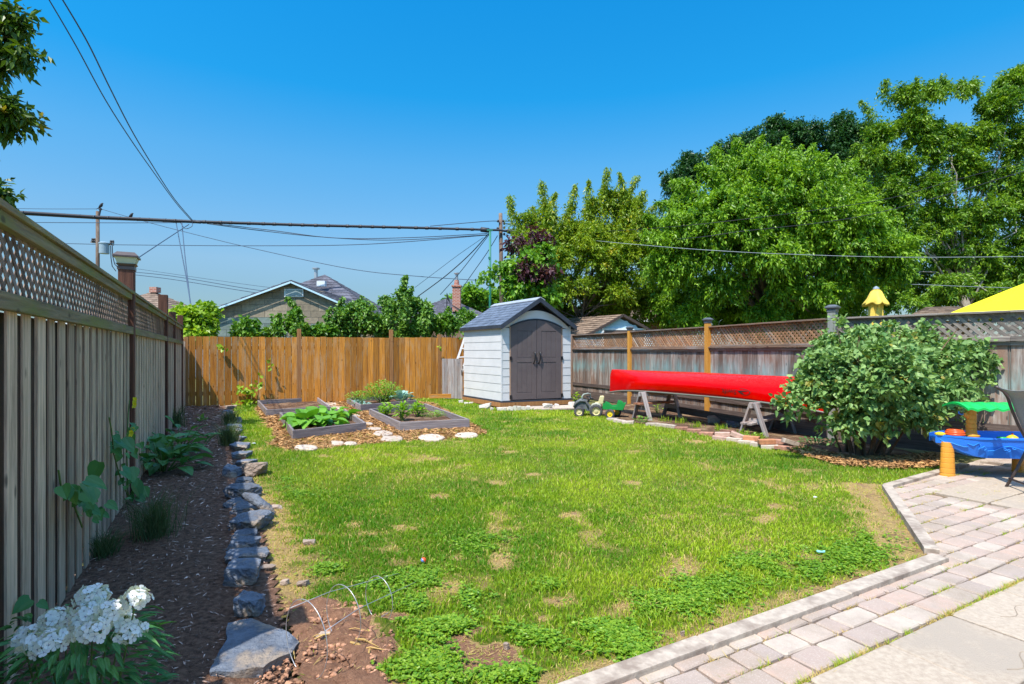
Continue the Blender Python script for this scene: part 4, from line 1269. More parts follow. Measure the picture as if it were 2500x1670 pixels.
# small neighbour garage with pale blue gable
nb = thing('small_garage', 'small pale blue gabled garage with brown shingle roof behind the canoe fence', 'garage', (4.1, 21, 0))
ap = Vector((4.09, 21, 2.80)); el = Vector((2.75, 21.0, 2.06)); er = Vector((5.45, 21.0, 2.06)); bd = Vector((-2.2, 2.9, 0))
def nf(a, t, z): v = ap + Vector((1, 0, 0)) * a + bd.normalized() * t; return (v.x, v.y, z)
mb = MB(); mb.extr([(-1.25, 0), (1.25, 0), (1.25, 2.0), (0, 2.66), (-1.25, 2.0)], nf, .0, .06, tint=.5)
for k in range(7):
    z = 1.45 + k * .16; ww = min(1.24, (2.60 - z) / (2.74 - 2.06) * 1.36)
    if ww > .1: mb.hexa([nf(-ww, -.02, z), nf(ww, -.02, z), nf(ww, -.001, z), nf(-ww, -.001, z), nf(-ww + .1, -.006, z + .15), nf(ww - .1, -.006, z + .15), nf(ww - .1, -.001, z + .15), nf(-ww + .1, -.001, z + .15)], tint=.5)
mb.build('gable_wall', M['siding_blue'], nb)
mb = MB(); mb.extr([(-1.25, 0), (-1.19, 0), (-1.19, 1.98), (-1.25, 1.98)], nf, 0.07, 3.6); mb.extr([(1.19, 0), (1.25, 0), (1.25, 1.98), (1.19, 1.98)], nf, 0.07, 3.6); build_each(mb, 'side_wall', M['siding_blue'], nb)
mb = MB(); o_ = -bd.normalized() * .18; bb_ = bd.normalized() * 3.7
shingles(mb, el + o_, el + bb_, ap + o_, ap + bb_, 9, .22, .025); shingles(mb, er + o_, er + bb_, ap + o_, ap + bb_, 9, .22, .025); mb.build('roof', M['shingle_brown'], nb)
mb = MB(); mb.beam(el + o_ + Vector((0, -.02, -.05)), ap + o_ + Vector((0, -.02, -.03)), .03, .09); mb.beam(er + o_ + Vector((0, -.02, -.05)), ap + o_ + Vector((0, -.02, -.03)), .03, .09); build_each(mb, 'rake_trim', M['frame_br'], nb)
mb = MB(); mb.extr([(-.62, 1.6), (.88, 1.6), (.88, 2.2), (-.62, 2.2)], nf, -.035, -.02); wo = mb.build('door', M['brownwin'], nb)
mb = MB(); mb.extr([(-.7, 1.55), (-.63, 1.55), (-.63, 2.27), (-.7, 2.27)], nf, -.045, -.02); mb.extr([(.89, 1.55), (.96, 1.55), (.96, 2.27), (.89, 2.27)], nf, -.045, -.02); mb.extr([(-.7, 2.21), (.96, 2.21), (.96, 2.28), (-.7, 2.28)], nf, -.047, -.021); mb.build('frame', M['white_paint'], wo)
# low roof behind the grey lattice on the right
rr = thing('low_shed', 'low brown-roofed outbuilding behind the grey lattice fence at right', 'shed', tuple(P(2300, 800, 12)[:2]) + (0,))
q0 = P(2220, 771, 12.5); q1 = P(2410, 768, 12.5); q2 = P(2340, 748, 14.5); q3 = P(2262, 750, 14.5)
mb = MB(); shingles(mb, q0, q1, q3, q2, 8, .2, .02); mb.build('roof', M['shingle_brown'], rr)
mb = MB(); mb.box(((q0.x + q1.x) / 2, 13.9, (q0.z - .1) / 2), (q1.x - q0.x - .4, 2.4, q0.z - .1)); mb.build('wall', M['rail_r'], rr)

# ------------------------------------------------------------------ utility poles and wires
def upole(name, label, x, ytop, Y, r, mat, cat='utility pole', foot=None):
    t = P(x, ytop, Y); o = thing(name, label, cat, (t.x, t.y, 0))
    mb = MB(); fx = (foot if foot is not None else 0)
    mb.tube([(t.x + fx, t.y, 0), (t.x + fx * .4, t.y, t.z * .55), tuple(t)], [r * 1.25, r * 1.1, r], 12); mb.build('pole', mat, o, smooth=True)
    return o, t
up1, t1 = upole('utility_pole', 'distant wooden utility pole with grey transformer above left fence', 238.5, 516, 38, .11, M['pole_wood'])
mb = MB(); q = P(257, 621, 38); mb.lathe([(.05, 0), (.30, .03), (.30, .68), (.33, .69), (.33, .76), (.22, .82)], (q.x, q.y - .1, q.z), 20); tr_ = mb.build('transformer', M['transformer'], up1, smooth=False)
mb = MB(); mb.beam(P(222, 591, 38), P(277, 598, 38), .09, .09); mb.beam(P(243, 600, 38), P(250, 600, 38), .05, .3); build_each(mb, 'cross_arm', M['pole_wood'], up1)
mb = MB()
for x in (226, 231, 271, 276): q = P(x, 590 if x < 240 else 595, 37.95); mb.lathe([(.05, 0), (.09, .06), (.05, .12), (.08, .18), (.03, .24)], tuple(q), 8)
build_each(mb, 'insulator', M['wire'], up1)
mb = MB(); mb.tube([P(270, 600, 37.9), P(271, 630, 37.9), P(274, 650, 37.9), P(283, 662, 37.9)], .03, 6); mb.tube([P(274, 600, 37.9), P(275, 625, 37.9), P(280, 645, 37.9), P(287, 652, 37.9)], .03, 6); build_each(mb, 'drop_cable', M['wire'], up1)
mb = MB(); mb.lathe([(.11, 0), (.09, .08), (.02, .13)], tuple(P(245, 512, 38)), 10); mb.beam(P(241, 530, 37.9), P(246, 508, 37.9), .08, .08); mb.build('pole_top_bracket', M['wire'], up1)
up2, t2 = upole('utility_pole', 'weathered wooden utility pole carrying the thick cable behind the shed', 1222, 521, 30, .10, M['pole_wood'], foot=.12)
mb = MB()
for x, y in ((1229, 540), (1231, 546), (1231, 556), (1216, 540), (1231, 572), (1215, 558)): q = P(x, y, 29.88); mb.lathe([(.04, -.06), (.07, 0), (.04, .07)], tuple(q), 8)
build_each(mb, 'insulator', M['wire'], up2)
up3, t3 = upole('green_pole', 'slim green painted metal pole beside the wooden utility pole', 1196.5, 562, 28, .055, M['green_pole'], 'pole')
mb = MB(); q = P(1196, 562, 28); mb.box(tuple(q), (.3, .12, .08)); q = P(1194, 630, 27.95); mb.box(tuple(q), (.08, .05, .12)); build_each(mb, 'pole_bracket', M['green_pole'], up3)

WN = [0]
def wire(pts, r, label, mat='wire', cat='wire', name='overhead_wire', sag=0.0, n=14, r1=None, group='overhead wires'):
    ps = [(x, y, 1.0 / Y) for x, y, Y in pts]
    # smooth through the points (Catmull-Rom in picture direction and inverse distance, then real positions)
    out = []
    for i in range(len(ps) - 1):
        a, b, c, d = [np.array(ps[max(0, min(len(ps) - 1, k))]) for k in (i - 1, i, i + 1, i + 2)]
        for k in range(n):
            t = k / n
            out.append(.5 * ((2 * b) + (-a + c) * t + (2 * a - 5 * b + 4 * c - d) * t * t + (-a + 3 * b - 3 * c + d) * t ** 3))
    out.append(np.array(ps[-1]))
    W_ = [P(q[0], q[1], 1 / q[2]) for q in out]
    mb = MB(); rr_ = [r + ((r1 if r1 is not None else r) - r) * k / (len(W_) - 1) for k in range(len(W_))]
    mb.tube(W_, rr_, 6)
    return tag(mb.build(name, M[mat], smooth=True), label, cat, group)


cb = thing('thick_cable', 'thick black overhead cable bundle crossing above the back fence', 'cable', tuple(P(470, 541, 27)), group='overhead wires')
pts = [(-80, 514, 22), (40, 519, 22.9), (240, 531, 24.6), (470, 541, 26.2), (760, 550, 27.6), (1050, 557, 29), (1222, 562, 29.8), (1232, 564, 29.8), (1340, 572, 31), (1600, 590, 34)]
def cpts(pts): return [P(*p) for p in pts]
mb = MB(); mb.tube(cpts(pts), [.095, .09, .085, .075, .07, .065, .06, .06, .05, .05], 8); mb.build('cable', M['wire'], cb, smooth=True)
mb = MB()
for k in range(34):
    x = 60 + k * 34 + random.uniform(-8, 8); 
    for i in range(len(pts) - 1):
        if pts[i][0] <= x < pts[i + 1][0]:
            t = (x - pts[i][0]) / (pts[i + 1][0] - pts[i][0]); q = [pts[i][j] + (pts[i + 1][j] - pts[i][j]) * t for j in range(3)]
            mb.lathe([(.02, -.1), (.085, -.08), (.085, .08), (.02, .1)], tuple(P(*q)), 8, np.array([[0, 0, 1], [0, 1, 0], [-1, 0, 0]]))
build_each(mb, 'cable_clamp', M['wire'], cb)
mb = MB()
for x0, y0, x1, y1, r, Y in ((1172, 560, 1196, 563, .13, 29), (1236, 563, 1274, 571, .14, 29.7), (425, 540, 445, 541, .06, 26), (470, 541, 492, 543, .07, 26.1), (1274, 571, 1274, 590, .08, 29.9)):
    a, b = P(x0, y0, Y), P(x1, y1, Y); mb.tube([a, a.lerp(b, .1), a.lerp(b, .9), b], [r * .4, r, r, r * .4], 10)
build_each(mb, 'splice_case', M['wire'], cb, smooth=True)

wire([(119, -2, 5), (185, 111, 6.3), (254, 238, 8.6), (318, 339, 11.5), (381, 429, 16), (430, 496, 21.5), (468, 539, 26)], .005, 'left-hand of two long service wires dropping from the top edge to the thick cable', r1=.015)
wire([(152, -2, 5), (212, 100, 6.3), (265, 208, 8.6), (318, 312, 11.5), (371, 402, 16), (423, 482, 21.5), (470, 538, 26)], .006, 'right-hand of two long service wires dropping from the top edge to the thick cable', r1=.017)
wire([(-40, 508, 40), (110, 510, 39), (236, 510, 38)], .018, 'thin wire running left from the transformer pole top', 'wire_thin')
wire([(246, 510, 38), (315, 530, 37), (431, 561, 35), (620, 607, 33), (853, 656, 31), (1013, 674, 30), (1197, 686, 28)], .018, 'long thin wire sagging from transformer pole top down to the green pole', 'wire_thin')
wire([(-40, 541, 33), (76, 543, 32), (331, 544, 30), (470, 543, 27)], .02, 'thin wire just below the thick cable at left', 'wire_thin')
wire([(-20, 590, 40), (219, 596, 38), (277, 597.5, 38), (620, 600, 35), (900, 596, 33), (1188, 574, 30)], .022, 'long level wire at transformer height crossing to the wooden pole', 'wire_thin')
wire([(505, 546, 26.5), (620, 561, 27), (780, 578, 27.5), (960, 586, 28), (1194, 573, 29)], .02, 'wire sagging just under the thick cable at centre', 'wire_thin')
wire([(520, 546, 26.6), (660, 562, 27), (820, 581, 27.5), (1000, 580, 28), (1190, 570, 29)], .02, 'second wire sagging just under the thick cable at centre', 'wire_thin')
wire([(335, 631, 20), (400, 588, 23), (461, 548, 26)], .02, 'short wire slanting from the lantern post top up to the cable junction', 'wire_thin')
wire([(430, 544, 26), (444, 620, 23), (457, 690, 21), (466, 745, 19.6)], .02, 'left one of two steep wires dropping to the garage hedge', 'wire_thin')
wire([(444, 543, 26), (451, 620, 23), (459, 690, 21), (465, 745, 19.6)], .02, 'right one of two steep wires dropping to the garage hedge', 'wire_thin')
wire([(440, 543, 26), (452, 558, 25.7), (468, 553, 25.8), (470, 543, 26)], .015, 'small loop of slack wire hanging under the cable junction', 'wire_thin')
wire([(300, 662, 37.5), (420, 674, 36), (613, 706, 34), (700, 716, 33)], .02, 'upper of two low wires crossing above the block garage', 'wire_thin')
wire([(300, 668, 37.5), (420, 682, 36), (613, 713, 34), (700, 724, 33)], .02, 'lower of two low wires crossing above the block garage', 'wire_thin')
wire([(300, 652, 37.5), (326, 655, 37), (620, 697, 34), (760, 712, 33)], .012, 'faintest low wire crossing above the block garage', 'wire_thin')
wire([(1193, 570, 29), (1150, 618, 30), (1090, 672, 31), (1020, 724, 32)], .028, 'dark wire fanning down left from the pole to the far roof', 'wire')
wire([(1196, 570, 29), (1158, 620, 30.5), (1118, 671, 32), (1075, 719, 33)], .02, 'middle wire fanning down left from the pole towards the chimney house', 'wire_thin')
wire([(1215, 575, 29.8), (1187, 620, 31), (1156, 664, 32), (1126, 707, 33)], .02, 'wire slanting from the wooden pole down to the brick chimney', 'wire_thin')
wire([(1180, 580, 29), (1122, 620, 30), (1066, 662, 31), (1013, 702, 32)], .014, 'faint wire fanning furthest left from the pole', 'wire_thin')
wire([(1218, 684, 30), (1195, 700, 31), (1178, 712, 32)], .018, 'short wire slanting down left behind the shed roof', 'wire_thin')
wire([(1050, 552, 29.2), (1130, 545, 29.5), (1206, 539.5, 29.8), (1221, 545, 29.9)], .02, 'thin wire arching over the thick cable to the wooden pole', 'wire_thin')
wire([(1231, 540, 29.8), (1300, 540.5, 28), (1345, 543, 26)], .02, 'upper wire leaving the wooden pole into the yellowish tree', 'wire')
wire([(1232, 545, 29.8), (1285, 552, 28), (1340, 556, 26)], .02, 'lower wire leaving the wooden pole into the yellowish tree', 'wire')
wire([(1232, 560, 29.8), (1420, 584, 23), (1600, 601, 18.5), (1750, 612, 16.6), (1909, 620, 16.3), (2197, 628, 16.1), (2560, 626, 16)], .008, 'pale grey wire strung level in front of the big tree', 'wire_grey')
wire([(1400, 588, 25), (1560, 588, 21.5), (1700, 580, 17.6), (1810, 565, 17), (2000, 544, 17), (2141, 520, 17), (2330, 470, 17), (2540, 405, 17)], .010, 'dark wire rising right in front of the big tree', 'wire')
wire([(1235, 548, 29.8), (1400, 564, 25), (1560, 560, 20), (1810, 536, 17.5), (2141, 490, 17.5), (2330, 440, 17.5), (2540, 385, 17.5)], .008, 'uppermost thin wire rising right in front of the big tree', 'wire')
wire([(1950, 686, 22), (2120, 692, 20.5), (2250, 695, 20.5), (2350, 699, 20.5), (2560, 706, 20.5)], .009, 'pale wire low among the leaves of the tall right tree', 'wire_grey')


def bird(x, y, Y, s, label):
    q = P(x, y, Y); o = thing('bird', label, 'bird', tuple(q), group='birds perched on the wires')
    mb = MB(); mb.tube([q + Vector((-.10, 0, -.02)) * s, q + Vector((-.02, 0, .05)) * s, q + Vector((.05, 0, .12)) * s, q + Vector((.08, 0, .20)) * s, q + Vector((.12, 0, .22)) * s, q + Vector((.17, 0, .21)) * s], [.015 * s, .06 * s, .075 * s, .05 * s, .04 * s, .006 * s], 8)
    mb.tube([q + Vector((-.06, 0, .0)) * s, q + Vector((-.22, 0, -.08)) * s], [.03 * s, .015 * s], 6)
    mb.build('body', M['wire'], o, smooth=True)


bird(245, 507, 38, 1.3, 'small dark bird perched on top of the transformer pole')
bird(318, 532, 25.3, .9, 'small dark bird sitting on the thick black cable')

# ------------------------------------------------------------------ trees and shrubs
def crown(mb, blobs, leafL, leafW, spray=.5, per=16, droop=.15, seed=1, sub=14, subr=.42, up=.0, tbias=0.0, fine=False, out=.55):
    # blobs: (x px, y px, Y, rx px, rz px, n sprays); each blob is broken into clumps, each clump into leafy twigs
    g = np.random.default_rng(seed)
    cl = []
    for (x, y, Y, rx, rz, n) in blobs:
        c = np.array(P(x, y, Y)); R_ = np.array([rx * Y / F, min(rx, rz * 1.3) * Y / F * .8, rz * Y / F]); R_ = np.maximum(R_ - spray * .5, R_ * .45)
        k = max(3, int(sub * (rx * rz) ** .5 / 60 * 1.0)) if sub > 0 else 1
        dirs = nrm(g.normal(size=(k, 3))); rad = g.uniform(.35, .98, (k, 1)) ** .6
        cc = c + dirs * R_ * rad * .72
        cs = R_.mean() * subr * g.uniform(.6, 1.25, (k, 1)) if sub > 0 else R_[None] * .9
        ct = g.uniform(-.22, .22, k)
        idx = g.integers(0, k, n)
        d = nrm(g.normal(size=(n, 3))); r = g.random((n, 1)) ** .45
        sc = cc[idx] + d * r * (cs[idx] if sub > 0 else cs)
        outw = nrm(nrm(sc - c) * out + d * .5 + g.normal(size=(n, 3)) * .35 + np.array([0, 0, up]))
        L = spray * g.uniform(.5, 1.3, (n, 1))
        tw = np.clip(.45 + ct[idx] + g.normal(0, .10, n) + tbias, 0, 1)
        cl.append(cc)
        t = g.random((n, per)) ** .8
        pos = sc[:, None, :] + outw[:, None, :] * (t * L)[..., None] + np.array([0, 0, -1.0]) * (t ** 2 * L * droop)[..., None] + g.normal(size=(n, per, 3)) * leafL * .42
        ld = nrm(outw[:, None, :] * .6 + g.normal(size=(n, per, 3)) * .6 + np.array([0, 0, -droop * 1.2]))
        N_ = nrm(g.normal(size=(n, per, 3)) * .85 + np.array([-.15, -.25, 1.0]))
        tt = np.clip(tw[:, None] + g.normal(0, .22, (n, per)), 0, .89)
        odd = np.repeat(g.random(n) < .025, per)
        pos = pos.reshape(-1, 3); m = len(pos)
        sz = g.uniform(.65, 1.3, m)
        leaves(mb, pos, ld.reshape(-1, 3), N_.reshape(-1, 3), leafL * sz, leafW * sz, np.where(odd | (g.random(m) < .01), .97, tt.ravel()), fold=.15, fine=fine, droop=.15)
    return np.concatenate(cl)


def shoots(mb, tm, lst, Y, leafL, leafW, seed=1, dens=1.0, tb=0.0):
    # upright leafy shoots: (x tip, y tip, x foot, y foot, half width px)
    g = np.random.default_rng(seed)
    for xt, yt, xf, yf, w in lst:
        yy = Y + g.uniform(-1.0, .6); a = np.array(P(xf, yf, yy)); b = np.array(P(xt, yt, yy)); n = int(np.hypot(xt - xf, yt - yf) * w * .30 * dens) + 20
        t = g.random(n) ** .85; bend = np.array([g.uniform(-.32, .32), g.uniform(-.1, .1), 0])
        W_ = 1.35 * w * yy / F * (1 - .75 * t) * (.3 + 1.0 * np.abs(np.sin(t * g.uniform(5, 9) + g.uniform(0, 6))))
        pos = a + (b - a) * t[:, None] + bend * np.sin(t * 3.1)[:, None] + rdir(n, g) * (W_ * g.random(n) ** .5)[:, None]
        D = nrm(rdir(n, g) * .8 + np.array([0, 0, -.45])); N_ = nrm(g.normal(size=(n, 3)) * .6 + np.array([-.2, -.3, .9])); sz = g.uniform(.6, 1.25, n)
        leaves(mb, pos, D, N_, leafL * sz, leafW * sz, np.where(g.random(n) < .05, .97, np.clip(.5 + tb + g.normal(0, .2, n), 0, .89)), fold=.15, droop=.2)
        if tm is not None: tm.tube([tuple(a), tuple((a + b) / 2 + bend), tuple(b)], [.03, .018, .006], 5)


def tree(name, label, cat, base, blobs, mat, leafL, leafW, trunk_r=.15, tmat='trunk', group=None, limbs=14, fork=.45, shoot=None, limb_r=.42, **kw):
    o = thing(name, label, cat, (base[0], base[1], 0), group=group)
    mb = MB(); cc = crown(mb, blobs, leafL, leafW, **kw)
    if shoot: shoots(mb, None, shoot, blobs[0][2], leafL, leafW, kw.get('seed', 1), 1.0)
    mb.build('crown', M[mat], o)
    tm = MB(); top = cc.mean(0); b = np.array((base[0], base[1], 0.0))
    fk = b + (top - b) * fork; fk[2] = max(top[2] * fork, .3)
    pts = [tuple(b), tuple(b + (fk - b) * .5 + RN.normal(0, .04, 3) * trunk_r * 5), tuple(fk), tuple(fk + (top - fk) * .6)]
    tm.tube(pts, [trunk_r * 1.25, trunk_r, trunk_r * .8, trunk_r * .4], 9)
    g = np.random.default_rng(5)
    for i in g.permutation(len(cc))[:limbs]:
        s = fk + (top - fk) * g.uniform(0, .55); e = cc[i]
        m1 = s + (e - s) * .4 + np.array([0, 0, .08 * np.linalg.norm(e - s)]); m2 = s + (e - s) * .75 + g.normal(0, .05, 3) * np.linalg.norm(e - s)
        tm.tube([tuple(s), tuple(m1), tuple(m2), tuple(e)], [trunk_r * limb_r, trunk_r * limb_r * .7, trunk_r * limb_r * .45, trunk_r * .06], 6)
    tm.build('trunk', M[tmat], o, smooth=True)
    return o


def px2X(x, Y): return (x - 1250) / F * Y


# big bright tree
tree('leafy_tree', 'big bright green tree with drooping sprays standing behind the canoe fence', 'tree', (px2X(1880, 21), 21),
     [(1900, 500, 20.0, 200, 130, 1400), (1760, 560, 19.6, 160, 110, 1000), (2040, 570, 19.8, 160, 120, 1050), (1850, 430, 21.0, 150, 80, 620), (1690, 530, 20.2, 90, 70, 340), (2000, 440, 21, 120, 70, 420), (1640, 640, 19.8, 80, 60, 300), (2165, 620, 19.8, 80, 80, 280), (1880, 610, 19.0, 120, 50, 330),
      (1850, 710, 22.5, 220, 80, 1000), (2060, 720, 22.5, 140, 70, 500), (1680, 735, 22.5, 130, 70, 450), (1930, 780, 22.8, 240, 50, 520), (1760, 690, 19.6, 90, 22, 110), (1960, 700, 19.4, 110, 22, 130), (1870, 755, 20, 60, 26, 80), (1700, 760, 20.2, 50, 24, 60), (2090, 690, 19.8, 70, 22, 80), (2010, 765, 20.4, 40, 20, 40)],
     'L_big', .135, .062, .22, spray=.52, per=36, droop=.5, seed=3, sub=20, subr=.26, limbs=22, shoot=[(1885 + (305 + 30 * math.sin(i * 2.7)) * math.cos(t_), 640 - (285 + 24 * math.sin(i * 4.1 + 1)) * math.sin(t_), 1885 + 240 * math.cos(t_), 640 - 222 * math.sin(t_), 24 + 8 * math.sin(i * 1.9)) for i, t_ in enumerate(np.linspace(2.95, .15, 44))])
# dark trees behind
tree('maple_tree', 'dark green tree rising behind the big bright tree', 'tree', (px2X(1900, 31), 31),
     [(1850, 350, 31, 85, 40, 380), (1960, 330, 31, 70, 45, 330), (2080, 330, 31, 70, 40, 330), (1700, 410, 31, 50, 40, 200), (1660, 450, 31, 50, 50, 220), (1780, 380, 31, 60, 35, 230), (2020, 400, 31, 110, 70, 420), (2100, 430, 31, 90, 100, 420), (1640, 520, 31, 40, 50, 120), (1900, 300, 31, 26, 18, 70), (2062, 295, 31, 30, 18, 90)],
     'L_dark', .17, .08, .28, spray=.55, per=26, droop=.2, seed=4, sub=18, subr=.36, limbs=16, shoot=[(1900, 283, 1900, 330, 18), (1930, 300, 1935, 345, 18), (1870, 305, 1870, 350, 20), (2040, 296, 2045, 340, 20), (2068, 280, 2065, 330, 18), (2110, 305, 2100, 350, 18), (1815, 330, 1820, 370, 20), (1760, 345, 1765, 390, 20), (1680, 375, 1690, 420, 16), (1610, 420, 1640, 450, 16), (1990, 320, 1990, 360, 16)])
tree('tall_tree', 'tall airy tree with pale bare limbs showing at the right edge', 'tree', (px2X(2380, 25), 25),
     [(x, y, Y, rx, rz * 1.35, int(n * .78)) for x, y, Y, rx, rz, n in [(2215, 228, 25, 40, 18, 130), (2290, 215, 25, 34, 16, 110), (2360, 210, 25, 22, 12, 50), (2230, 300, 25, 60, 26, 200), (2160, 330, 25, 50, 22, 150), (2130, 385, 25, 50, 20, 140), (2200, 400, 25, 60, 24, 180), (2300, 330, 25, 60, 20, 150),
      (2440, 260, 25, 60, 34, 280), (2480, 200, 25, 46, 30, 200), (2400, 330, 25, 60, 26, 200), (2490, 340, 25, 60, 40, 260), (2270, 450, 25, 70, 30, 260), (2370, 420, 25, 70, 26, 240), (2470, 440, 25, 60, 40, 260), (2170, 470, 25, 60, 40, 240),
      (2290, 540, 25, 80, 40, 330), (2180, 530, 25, 70, 40, 260), (2320, 380, 25, 70, 30, 200), (2240, 350, 25, 50, 24, 120), (2410, 520, 25, 80, 40, 330), (2500, 540, 25, 50, 60, 280), (2210, 590, 25, 60, 60, 240), (2350, 620, 25.5, 90, 50, 400), (2460, 640, 25.5, 80, 60, 400), (2270, 690, 27.5, 110, 60, 700), (2400, 720, 27.5, 120, 60, 800), (2150, 710, 27, 70, 60, 360), (2520, 730, 27, 90, 60, 450), (2330, 690, 24, 70, 22, 90), (2450, 720, 24, 60, 22, 80), (2230, 740, 24, 50, 20, 50)]],
     'L_tall', .155, .062, .24, tmat='trunk_pale', spray=.46, per=30, droop=.25, seed=5, sub=16, subr=.40, limbs=30, limb_r=.24, fork=.35, shoot=[(2100, 245, 2130, 300, 20), (2165, 195, 2180, 260, 22), (2120, 300, 2160, 360, 22), (2240, 190, 2240, 250, 18), (2300, 185, 2290, 240, 20), (2375, 195, 2350, 240, 16), (2440, 190, 2450, 250, 24), (2495, 160, 2490, 230, 24), (2090, 350, 2130, 400, 22), (2300, 290, 2290, 350, 20)])
tree('poplar_tree', 'yellowish green tree with upright shoots between the utility pole and the big tree', 'tree', (px2X(1400, 23), 23),
     [(1290, 548, 23, 28, 36, 70), (1335, 528, 23, 28, 44, 80), (1398, 540, 23, 30, 50, 90), (1440, 512, 23, 22, 40, 60), (1480, 490, 23, 22, 46, 70), (1513, 500, 23, 22, 44, 60), (1556, 515, 23, 26, 44, 80), (1590, 550, 23, 26, 40, 70), (1262, 590, 23, 20, 26, 40), (1395, 585, 23, 60, 40, 200), (1300, 585, 23, 40, 34, 110), (1480, 570, 23, 60, 40, 200), (1550, 560, 23, 40, 40, 130),
      (1340, 620, 22.5, 80, 70, 560), (1440, 620, 22.5, 80, 80, 620), (1540, 640, 22.5, 80, 90, 640), (1360, 715, 24, 90, 60, 560), (1480, 735, 24, 100, 60, 640), (1590, 740, 24, 70, 60, 380), (1400, 700, 22, 60, 22, 60), (1520, 720, 22, 60, 24, 60), (1290, 745, 24.5, 60, 50, 300), (1380, 780, 24.5, 90, 30, 320), (1500, 790, 24.5, 90, 24, 260), (1300, 690, 23.5, 50, 50, 200), (1600, 620, 23, 50, 60, 240)],
     'L_yel', .13, .052, .09, spray=.38, per=28, droop=.25, seed=6, sub=9, subr=.5, limbs=26, up=.4, shoot=[(1247, 482, 1300, 600, 26), (1262, 530, 1300, 610, 22), (1322, 446, 1335, 590, 24), (1300, 505, 1320, 590, 22), (1357, 470, 1350, 600, 24), (1406, 450, 1390, 600, 20), (1437, 440, 1430, 590, 22), (1384, 520, 1390, 600, 24), (1460, 500, 1450, 590, 24), (1484, 413, 1475, 590, 22), (1512, 420, 1505, 580, 20), (1500, 490, 1500, 590, 26), (1556, 432, 1535, 580, 24), (1573, 466, 1550, 580, 24), (1535, 480, 1530, 590, 26), (1600, 500, 1580, 590, 24)])
tree('grape_vine', 'pale green grapevine climbing around the wooden utility pole', 'vine', (px2X(1265, 20), 20),
     [(1262, 640, 20, 34, 36, 90), (1300, 640, 20, 34, 44, 110), (1275, 700, 20, 44, 44, 150), (1330, 700, 20, 44, 50, 150), (1235, 655, 20, 14, 12, 14), (1215, 662, 20, 16, 10, 12), (1182, 672, 20, 12, 8, 6), (1240, 700, 20, 14, 20, 22), (1330, 620, 20, 24, 30, 50)],
     'L_vine', .155, .14, .05, spray=.34, per=10, droop=.5, seed=7, sub=6, subr=.6, limbs=8)
tree('smoke_bush', 'dark purple-leaved bush poking out of the green vine beside the pole', 'bush', (px2X(1310, 20.6), 20.6),
     [(1250, 600, 20.4, 12, 22, 14), (1275, 600, 20.4, 12, 14, 8), (1300, 570, 20.4, 8, 24, 12), (1330, 580, 20.4, 10, 36, 20), (1310, 640, 20.2, 26, 24, 40), (1285, 660, 19.6, 20, 20, 26), (1330, 660, 19.5, 16, 20, 24)],
     'L_purp', .17, .09, .05, spray=.35, per=12, droop=.1, seed=8, sub=6, subr=.6, limbs=10)
tree('distant_tree', 'small bright green tree far behind, left of the green pole', 'tree', (px2X(1165, 38), 38),
     [(1160, 725, 38, 40, 26, 300), (1110, 745, 38, 30, 16, 120), (1200, 735, 38, 30, 24, 160)], 'L_vine', .26, .16, .14, spray=.6, per=12, droop=.1, seed=9, sub=8)
# maple branches at the top left
mo = thing('maple_tree', 'maple tree whose branches hang into the top left corner above the grey fence', 'tree', (-11.0, 8.6, 0))
mb = MB()
cc = crown(mb, [(-25, 60, 8, 70, 60, 55), (36, 40, 8, 26, 24, 18), (68, 132, 8, 30, 15, 16), (10, 110, 8, 50, 30, 34), (-5, 170, 8, 28, 22, 22), (5, 265, 8, 50, 34, 42), (48, 285, 8, 24, 18, 15), (-10, 300, 8, 28, 14, 14), (10, 482, 8, 24, 15, 15), (-30, 470, 8, 50, 26, 30), (-120, 200, 8, 90, 170, 220)],
           .13, .065, spray=.20, per=13, droop=.45, seed=10, sub=4, subr=.6)
mb.build('crown', M['L_map'], mo)
mb = MB()
mb.tube([(-11, 8.6, 0), (-10.8, 8.5, 3), (-10.6, 8.3, 6.4)], [.26, .2, .12], 10)
for x, y, r in ((60, 130, .012), (20, 90, .02), (30, 285, .014), (20, 480, .012), (40, 40, .014)):
    e = P(x, y, 8); s = Vector((-10.7, 8.4, 2.5 + (700 - y) / 200)); m_ = s.lerp(e, .5) + Vector((0, 0, .3)); mb.tube([s, m_, s.lerp(e, .8) + Vector((0, 0, .12)), e], [.06, .04, .02, r * .5], 6)
mb.build('trunk', M['trunk'], mo, smooth=True)

# shrubs behind the cedar fence
G5 = 'shrubs growing behind the cedar fence'
tree('grape_hedge', 'lime green leafy hedge spilling over where the grey and cedar fences meet', 'hedge', (px2X(470, 15.2), 15.2), [(450, 780, 14.6, 40, 26, 200), (490, 790, 14.8, 38, 28, 190), (440, 760, 14.8, 26, 18, 80), (505, 758, 15.2, 26, 14, 70), (470, 812, 14.5, 44, 14, 100)], 'L_lime', .115, .10, .04, spray=0.17, per=9, droop=.3, seed=11, sub=5, subr=.6, limbs=6, group=G5)
tree('shrub', 'small light green shrub in front of the grey block wall', 'shrub', (px2X(600, 16), 16), [(600, 806, 16, 40, 22, 75), (612, 790, 16, 20, 18, 30), (640, 815, 16, 20, 14, 20)], 'L_shrub', .12, .08, .03, spray=0.15, per=10, droop=.2, seed=12, shoot=[(610, 782, 606, 815, 10), (590, 792, 594, 818, 10)], sub=5, limbs=6, group=G5, up=.3)
